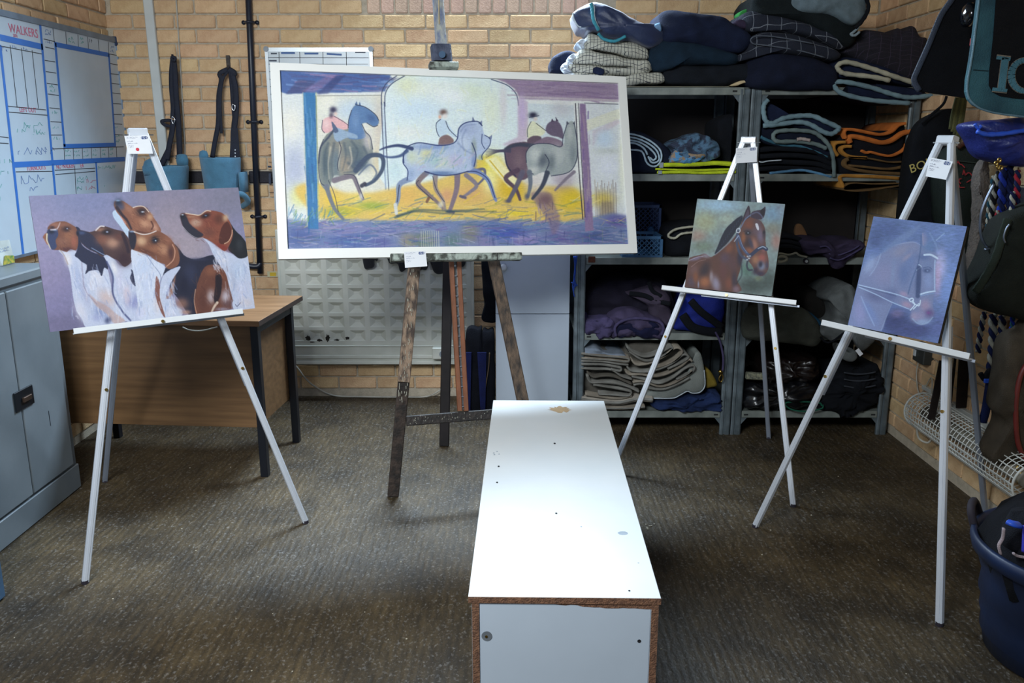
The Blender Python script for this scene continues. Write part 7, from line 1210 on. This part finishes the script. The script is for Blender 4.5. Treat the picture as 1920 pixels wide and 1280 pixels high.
a0 = onY(1707, 325, 3.69); a1 = onY(1750, 309, 3.69); ru = (a1 - a0).normalized(); text('lettering', 'BONE', .052, a0, ru, (V(.25, 0, 1) - ru * V(.25, 0, 1).dot(ru)), M('gold_print', 'c4b46a', .6), t, .001, 'LEFT', 'gold capital letters')
t = bundle('grooming_bag', 'dark green bag with faded red lettering hanging behind the right-hand easel', 'bag', IZ, [(1768, 300), (1782, 282), (1800, 272), (1835, 268), (1841, 300), (1838, 380), (1832, 450), (1815, 480), (1790, 478), (1772, 430), (1766, 360)], cm('bottle_green', '1c2622', rough=.6), 3.48, .12, .03, .006)
addtrim(t, IZ, [(1796, 276), (1815, 266), (1836, 266)], cm('brown_leather', '4a2a1c', rough=.5), .010, 3.45, 'leather_flap'); addtrim(t, IZ, [(1815, 268), (1830, 262)], cm('brown_leather'), .004, 3.45, 'hanging_loop'); addtrim(t, IZ, [(1775, 300), (1800, 302), (1835, 306)], cm('green_seam', '3a453e'), .0025, 3.445, 'seam', 0)
rd = M('red_print', 'a02a30', .8)
for (x, y, ln_, sd) in ((1790, 312, .045, 1), (1792, 326, .085, 2), (1797, 340, .06, 3), (1757 + 20, 346, .05, 4), (1792, 350, .04, 5)):
    o = obj('red_lettering', squiggle(onY(x, y, 3.438), V(1, 0, -.12).normalized(), V(0, 0, 1), ln_, .022, V(0, -1, 0), .004, sd), rd, None); o.parent = t; o.location -= t.location
o = obj('hanging_loop', tube([V(t.location.x, 3.52, 1.50), V(t.location.x + .05, 3.54, 1.53), V(XR - .004, 3.54, 1.53)], .004, 6), cm('brown_leather'), None, True); o.parent = t; o.location -= t.location
t = thing('webbing_straps', 'bundle of olive green webbing straps hanging over the dark green bag', 'straps', (1.8, 3.55, 1.55))
for i in range(5): obj('strap', tube([onY(1806 - i * 4 + 4, 183, 3.56), onY(1802 - i * 5 + 4, 215, 3.55), onY(1796 - i * 4 + 2, 262 - i * 5, 3.55)], .008, 6, 4, V(0, 1, 0), .35), cm('olive_webbing', '6a6a44') if i % 2 else cm('olive_webbing2', '55573a'), t, True)
tag(obj('hanging_strap', tube([onY(1775, 180, 3.7), onY(1768, 196, 3.7), onY(1745, 216, 3.7), onY(1728, 232, 3.7)], .006, 6, 4, V(0, 1, 0), .4), blackc, None, True), 'thin black strap slanting across the brick gap above the black cover', 'strap')
def rope(label, pts, Y, r, ca_, cb_, group=None):
    P = [Vector(p) for p in cr([onY(x, y, Y) for x, y in pts], 26)]; t = thing('lead_rope', label, 'rope', tuple(P[-1]), 0, group)
    for ph, m_ in ((0, ca_), (math.pi, cb_)):
        Q = []; L = 0
        for i, p in enumerate(P):
            if i: L += (p - P[i - 1]).length
            a = L / (r * 4.6) * 2 * math.pi + ph; Q.append(p + V(math.cos(a), math.sin(a), 0) * r * .55)
        obj('strand', tube(Q, r * .62, 6, 1, V(0, 1, 0)), m_, t, True)
    return t
wr_c = cm('rope_white', 'a9a89c'); nr_c = cm('rope_navy', '16204a'); br_c = cm('rope_blue', '2038a0'); rr_c = cm('rope_red', '9c2434'); bk_c = cm('rope_black', '14141a'); te_c = cm('rope_teal', '1c4a5c')
for lb, pts, Y, r, a, b in (('royal blue twisted lead rope hanging below the blue hat bag', [(1882, 316), (1879, 360), (1876, 410), (1872, 450)], 3.1, .013, br_c, nr_c),
        ('white and black patterned lead rope left of the royal blue rope', [(1873, 322), (1864, 355), (1860, 400), (1856, 440)], 3.14, .010, wr_c, bk_c),
        ('teal and white patterned lead rope, leftmost of the hanging ropes', [(1864, 330), (1856, 380), (1852, 430), (1848, 465)], 3.17, .009, te_c, wr_c),
        ('red flecked lead rope crossing in front of the royal blue rope', [(1871, 395), (1866, 420), (1861, 445), (1854, 460)], 3.08, .007, rr_c, wr_c),
        ('navy lead rope right of the royal blue rope', [(1894, 312), (1894, 360), (1892, 420)], 3.1, .012, nr_c, nr_c),
        ('red and navy lead rope near the right frame edge', [(1908, 320), (1907, 370), (1902, 400)], 3.06, .010, rr_c, nr_c),
        ('white and navy patterned lead rope near the right frame edge', [(1899, 360), (1898, 390), (1896, 410)], 3.03, .009, wr_c, nr_c),
        ('navy and white patterned rope hanging straight below the dark green bag', [(1862, 590), (1862, 630), (1860, 665), (1857, 700)], 3.15, .015, wr_c, nr_c),
        ('navy and white patterned rope, right one of the pair below the dark green bag', [(1879, 592), (1879, 640), (1880, 670), (1880, 700)], 3.13, .013, wr_c, nr_c),
        ('navy and white patterned rope, leftmost below the dark green bag', [(1846, 585), (1841, 610), (1836, 640), (1834, 660)], 3.2, .010, wr_c, nr_c),
        ('plain blue rope below the dark green bag', [(1899, 590), (1897, 615), (1890, 640)], 3.05, .008, br_c, te_c)): rope(lb, pts, Y, r, a, b)
tag(obj('rope_knot', join(tube([onY(x, y, 3.13) for x, y in ((1838, 700), (1848, 712), (1860, 706), (1872, 712), (1882, 700))], .010, 8, 5, V(0, 1, 0)), tube([onY(x, y, 3.12) for x, y in ((1858, 692), (1850, 704), (1860, 714), (1868, 702), (1858, 694))], .011, 8, 5, V(0, 1, 0))), bk_c, None, True), 'dark knot joining the patterned ropes above the heater', 'knot')
t = tag(obj('hanging_strap', tube([onY(x, y, 3.12) for x, y in ((1857, 712), (1853, 740), (1848, 770), (1842, 792))], .018, 8, 5, V(0, 1, 0), .5), nr_c, None, True), 'broad navy strap with a blue patch hanging in front of the heater', 'strap')
o = obj('blue_patch', bbox(*(lambda p: (p.x - .014, p.x + .014, 3.095, 3.105, p.z - .008, p.z + .008))(onY(1852, 714, 3.1)), .002), M('bright_blue'), None); o.parent = t; o.location -= t.location
tag(obj('bit_ring', tube([onY(x, y, 3.0) for x, y in ((1864, 345), (1850, 372), (1840, 400), (1838, 430), (1843, 452), (1852, 464))], .005, 8, 5, V(0, 1, 0)), M('dull_metal', '7c8698', .35, .8), None, True), 'curved grey metal bar hanging left of the ropes', 'metal bar')
tag(obj('bit_bar', tube([onY(x, y, 2.99) for x, y in ((1846, 468), (1862, 465), (1881, 461))], .0045, 8, 3, V(0, 1, 0)), M('dull_metal'), None, True), 'short metal bit bar sticking out above the dark green bag', 'metal bar')
t = thing('snap_hooks', 'cluster of small brass snap hooks under the blue hat bag', 'hooks', tuple(onY(1872, 306, 3.0)))
for x, y in ((1868, 306), (1874, 300), (1872, 313), (1877, 314)): obj('snap_hook', tube([onY(x, y - 4, 3.0), onY(x + 3, y, 3.0), onY(x, y + 4, 3.0), onY(x - 3, y, 3.0), onY(x, y - 4, 3.0)], .003, 6, 4, V(0, 1, 0)), brass, t, True)
bundle('sheepskin_girth', 'taupe and white fleecy girth hanging behind the right-hand easel', 'girth', IZ, [(1836, 320), (1848, 300), (1856, 320), (1848, 380), (1850, 450), (1842, 530), (1828, 545), (1822, 510), (1832, 430), (1836, 380)], M('fleece_taupe', '6c635c', .95, 0, .3, 40, .8, 120, col2='5a5450'), 3.3, .06, .02, .012, wf=3)
t = bpy.data.objects['sheepskin_girth']; o = obj('hanging_loop', tube([V(t.location.x, 3.33, 1.42), V(t.location.x + .05, 3.34, 1.46), V(XR - .004, 3.34, 1.46)], .004, 6), cm('brown_leather'), None, True); o.parent = t; o.location -= t.location
t = bundle('canvas_bag', 'large dark green canvas bag with a paler rim hanging at the right frame edge', 'bag', IZ, [(1965, 395), (1905, 400), (1885, 412), (1868, 445), (1852, 490), (1832, 528), (1824, 548), (1830, 566), (1850, 582), (1890, 592), (1965, 594)], cm('dark_green_canvas', '181d18', rough=.8), 2.97, .12, .06, .008)
addtrim(t, IZ, [(1890, 410), (1880, 440), (1868, 480), (1850, 515), (1828, 548)], cm('grey_green_rim', '323c36'), .016, 2.93, 'rim', .05, .35); addtrim(t, IZ, [(1893, 420), (1886, 430), (1882, 445), (1885, 455)], M('dull_metal'), .003, 2.91, 'metal_ring', 0)
# leather straps in front of the heater
lea = cm('dark_leather', '241c1a', rough=.45)
for lb, a, b, w_, Y in (('broad dark leather strap slanting across the heater guard', (1768, 676), (1746, 786), .030, 3.45), ('dark leather strap hanging straight down to the heater bracket', (1808, 668), (1802, 764), .045, 3.5), ('thin brown strap right of the broad slanting strap', (1792, 660), (1782, 755), .010, 3.52), ('second broad black strap behind the easel leg', (1782, 668), (1776, 762), .020, 3.56), ('tan strap hanging right of the ropes', (1892, 600), (1868, 830), .016, 3.2)):
    tag(obj('leather_strap', bar(onY(*a, Y), onY(*b, Y), w_, .008, V(0, -1, 0)), lea if 'tan' not in lb else cm('tan_leather', '6a5038', rough=.6)), lb, 'strap')
tag(obj('lit_wall_strip', bbox(XR - .03, XR - .001, 3.20, 3.27, .55, 1.05, .003), M('lit_brick_tan', '8d7452', .7)), 'added pale vertical strip standing for lit brickwork on the right wall behind the easel', 'strip')  # added tan strip standing for a lit stretch of brick wall
# electrical box, sticker and flex
eb = onX(1722, 662, XR - .05)
t = thing('socket_box', 'small dark electrical box on the right wall above the heater', 'socket', (XR, eb.y, eb.z)); obj('box', bbox(XR - .05, XR - .001, eb.y - .055, eb.y + .055, eb.z - .045, eb.z + .045, .004), M('grey_box', '3a3c3a', .5), t); obj('switch', bbox(XR - .056, XR - .05, eb.y + .02, eb.y + .04, eb.z - .02, eb.z + .01, .001), M('white_knob'), t)
ys_ = onX(1745, 668, XR - .002); tag(obj('warning_sticker', box(XR - .0135, XR - .0115, ys_.y - .022, ys_.y + .022, ys_.z - .02, ys_.z + .02), M('sticker_yellow')), 'small yellow warning sticker on the right wall beside the electrical box', 'sticker')
tag(obj('heater_flex', tube([V(XR - .03, eb.y + .03, eb.z - .045), V(XR - .025, eb.y + .045, eb.z - .12), V(XR - .025, eb.y - .01, eb.z - .2), V(XR - .03, 3.78, .42), V(XR - .05, 3.72, .36)], .003, 6), M('pale_cable'), None, True), 'thin flex running from the electrical box down to the tube heater', 'cable')
# tube heater with wire guard
HXc, HZ, HR, HY0, HY1 = XR - .095, .290, .080, 2.84, 3.70
t = thing('tube_heater', 'tubular heater in a white wire guard mounted low on the right wall', 'heater', (HXc, (HY0 + HY1) / 2, HZ)); wg = M('guard_white', 'd6d9d4', .4)
obj('heater_tube', cyl((HXc, HY0 + .04, HZ), (HXc, HY1 - .04, HZ), .03, 20), M('heater_cream', '8f8a7c', .5), t, True)
ws = []
for i in range(20): a = 2 * math.pi * i / 20; ws.append(cyl((HXc + HR * math.cos(a), HY0, HZ + HR * math.sin(a)), (HXc + HR * math.cos(a), HY1, HZ + HR * math.sin(a)), .0026, 5))
k = 0
y = HY0
while y < HY1: ws.append(tube([V(HXc + (HR - .002) * math.cos(2 * math.pi * j / 18), y, HZ + (HR - .002) * math.sin(2 * math.pi * j / 18)) for j in range(19)], .0018, 4, 1, V(0, 1, 0))); y += .026
o = obj('wire_guard', join(*ws), wg, t); o['kind'] = 'stuff'
for y in (HY0, HY1): obj('end_ring', tube([V(HXc + HR * math.cos(2 * math.pi * j / 28), y, HZ + HR * math.sin(2 * math.pi * j / 28)) for j in range(29)], .0045, 8, 1, V(0, 1, 0)), wg, t, True)
for i in range(7): z = HZ - HR + (i + .5) * HR / 3.5; hw_ = math.sqrt(max(0, HR ** 2 - (z - HZ) ** 2)); obj('end_wire', cyl((HXc - hw_, HY1, z), (HXc + hw_, HY1, z), .0018, 6), wg, t)
for i in range(7): x = HXc - HR + (i + .5) * HR / 3.5; hw_ = math.sqrt(max(0, HR ** 2 - (x - HXc) ** 2)); obj('end_wire', cyl((x, HY1, HZ - hw_), (x, HY1, HZ + hw_), .0018, 6), wg, t)
for y0, y1 in ((3.70, 3.86), (3.20, 3.60), (3.05, 3.12)): obj('wall_bracket', bbox(XR - .03, XR - .001, y0, y1, .342, .362, .002), M('bracket_white', 'cdd0cc', .4), t)
obj('flex_loop', tube([V(XR - .12, 3.68, .215), V(XR - .11, 3.67, .165), V(XR - .08, 3.64, .155), V(XR - .07, 3.62, .205)], .005, 8), M('pale_cable'), t, True)
# coat and hose
bundle('wax_jacket', 'brown-grey wax jacket hanging low at the right frame edge', 'coat', IZ, [(1890, 640), (1915, 622), (1945, 618), (1945, 870), (1925, 874), (1880, 872), (1860, 866), (1858, 852), (1872, 825), (1884, 790), (1872, 765), (1882, 700)], cm('wax_brown', '443c31', rough=.7), 2.98, .10, .03, .008, wf=1.3)
tag(obj('red_hose', tube([onY(x, y, 2.95) for x, y in ((1935, 670), (1915, 700), (1906, 745), (1905, 790), (1910, 835), (1928, 870))], .009, 10, 5, V(0, 1, 0)), M('red_rubber', '6a2420', .5), None, True), 'dark red hose curving at the right frame edge above the tub', 'hose')
t = thing('metal_clips', 'brass clip pair hanging under the red hose', 'clip', tuple(onY(1912, 885, 2.9)))
for x, y in ((1910, 878), (1916, 890), (1912, 902)): obj('clip', tube([onY(x - 5, y, 2.9), onY(x, y - 5, 2.9), onY(x + 6, y, 2.9), onY(x, y + 6, 2.9), onY(x - 5, y, 2.9)], .0035, 6, 4, V(0, 1, 0)), brass, t, True)
# navy tub of odds and ends
tc_ = (1.655, 2.24, 0.0); rb = M('navy_rubber', '14284c', .5, 0, .12, 5, .05, 60, col2='101c36')
t = thing('flexible_tub', 'navy ribbed flexible tub full of tack at the lower right corner', 'tub', tc_)
obj('tub_wall', lathe([(.20, .0), (.232, .006), (.24, .05), (.246, .055), (.245, .10), (.253, .115), (.25, .16), (.262, .175), (.258, .23), (.272, .27), (.278, .30), (.296, .31), (.302, .335), (.300, .352), (.288, .356), (.276, .335), (.262, .28), (.235, .10), (.21, .02)], tc_, 64), rb, t, True)
obj('tub_floor', cyl((tc_[0], tc_[1], .008), (tc_[0], tc_[1], .016), .205, 32), rb, t)
lugp = onY(1858, 995, 2.3)
obj('tub_handle', tube([V(tc_[0] - .24, tc_[1] + .16, .33), V(tc_[0] - .255, tc_[1] + .17, .39), V(tc_[0] - .22, tc_[1] + .22, .40), V(tc_[0] - .18, tc_[1] + .25, .34)], .012, 8), M('dark_rubber'), t, True)
def heap(name, label, cat, c, r, m_, seed):
    v, f = lathe([(.001, r[2]), (r[0] * .35, r[2] * .96), (r[0] * .65, r[2] * .8), (r[0] * .88, r[2] * .5), (r[0], r[2] * .1), (r[0] * .9, -r[2] * .3), (r[0] * .5, -r[2] * .6)], (0, 0, 0), 36, r[1] / r[0])
    v = [V(*p) + V(*p).normalized() * (noise.noise(V(*p) * 18 + V(seed, 0, 0)) * .03 + noise.noise(V(*p) * 45 + V(seed, 5, 0)) * .012) + V(*c) for p in v]; return tag(obj(name, (v, f), m_, None, True), label, cat)
heap('headcollar_heap', 'heap of black cloth and webbing filling the navy tub', 'cloth', (1.632, 2.24, .30), (.262, .262, .20), cm('black_heap', '0f1118'), 1)
heap('brushing_boot', 'black boot with a bright blue flash on the heap in the tub', 'boot', (1.45, 2.2, .42), (.075, .07, .07), cm('boot_black', '11131c'), 5)
tag(obj('blue_flash', tube([onY(1890, 978, 2.11), onY(1900, 982, 2.10), onY(1911, 984, 2.11)], .012, 8, 5, V(0, 0, 1), .6), M('bright_blue'), None, True), 'short bright blue strap on top of the boot in the tub', 'strap')
tag(obj('blue_strap', tube([onY(1922, 985, 2.10), onY(1921, 1010, 2.09), onY(1920, 1035, 2.08)], .010, 8, 5, V(1, 0, 0), .4), M('violet_blue', '2a2aa0', .6), None, True), 'violet blue webbing hanging down the front of the heap in the tub', 'strap')
for lb, pts in (('pale pink-white strap end at the left of the tub', [(1882, 990), (1880, 1008), (1873, 1022), (1876, 1038)]), ('cream strap end at the front of the tub', [(1900, 1037), (1908, 1042), (1924, 1045)])):
    tag(obj('strap_end', tube([onY(x, y, 2.12) for x, y in pts], .006, 8, 5, V(0, 0, 1), .6), cm('pinkish_white', 'a8989c'), None, True), lb, 'strap')
# black travel boots standing between radiator and white cabinet, and the dark coat above
for lb, pts in (('black travel boot with a blue panel standing left, between radiator and white cabinet', [(872, 775), (872, 640), (880, 615), (896, 618), (904, 628), (905, 775)]), ('black travel boot with a blue panel and tan edge standing right, beside the white cabinet', [(905, 775), (903, 632), (915, 622), (925, 620), (927, 650), (926, 775)])):
    t = bundle('travel_boot', lb, 'boot', IZ, pts, cm('boot_black'), 4.55, .12, .03, .006, group=None)
    x0 = 868 if 'left' in lb else 896
    q = [onY(x0 - 1 + (0 if x0 > 880 else 0), 660, 4.51), onY(x0 + 16, 660, 4.51), onY(x0 + 14, 768, 4.51), onY(x0 + 5, 768, 4.51)]
    o = obj('blue_panel', bar_raw([q[3], q[2], q[1], q[0]], V(0, -1, 0), .012), cm('boot_blue', '121d52', rough=.6), None); o.parent = t; o.location -= t.location
    if x0 > 880: addtrim(t, IZ, [(918, 661), (916, 690), (911, 720), (905, 755)], cm('tan_edge', '6a5a48'), .003, 4.505, 'edging', 0)
bundle('hanging_coat', 'dark navy coat hanging between the radiator and the white cabinet', 'coat', IZ, [(905, 470), (940, 470), (945, 560), (935, 600), (915, 604), (903, 596), (908, 570), (905, 540)], cm('navy_coat', '10141e'), 4.62, .06, .02, .006)
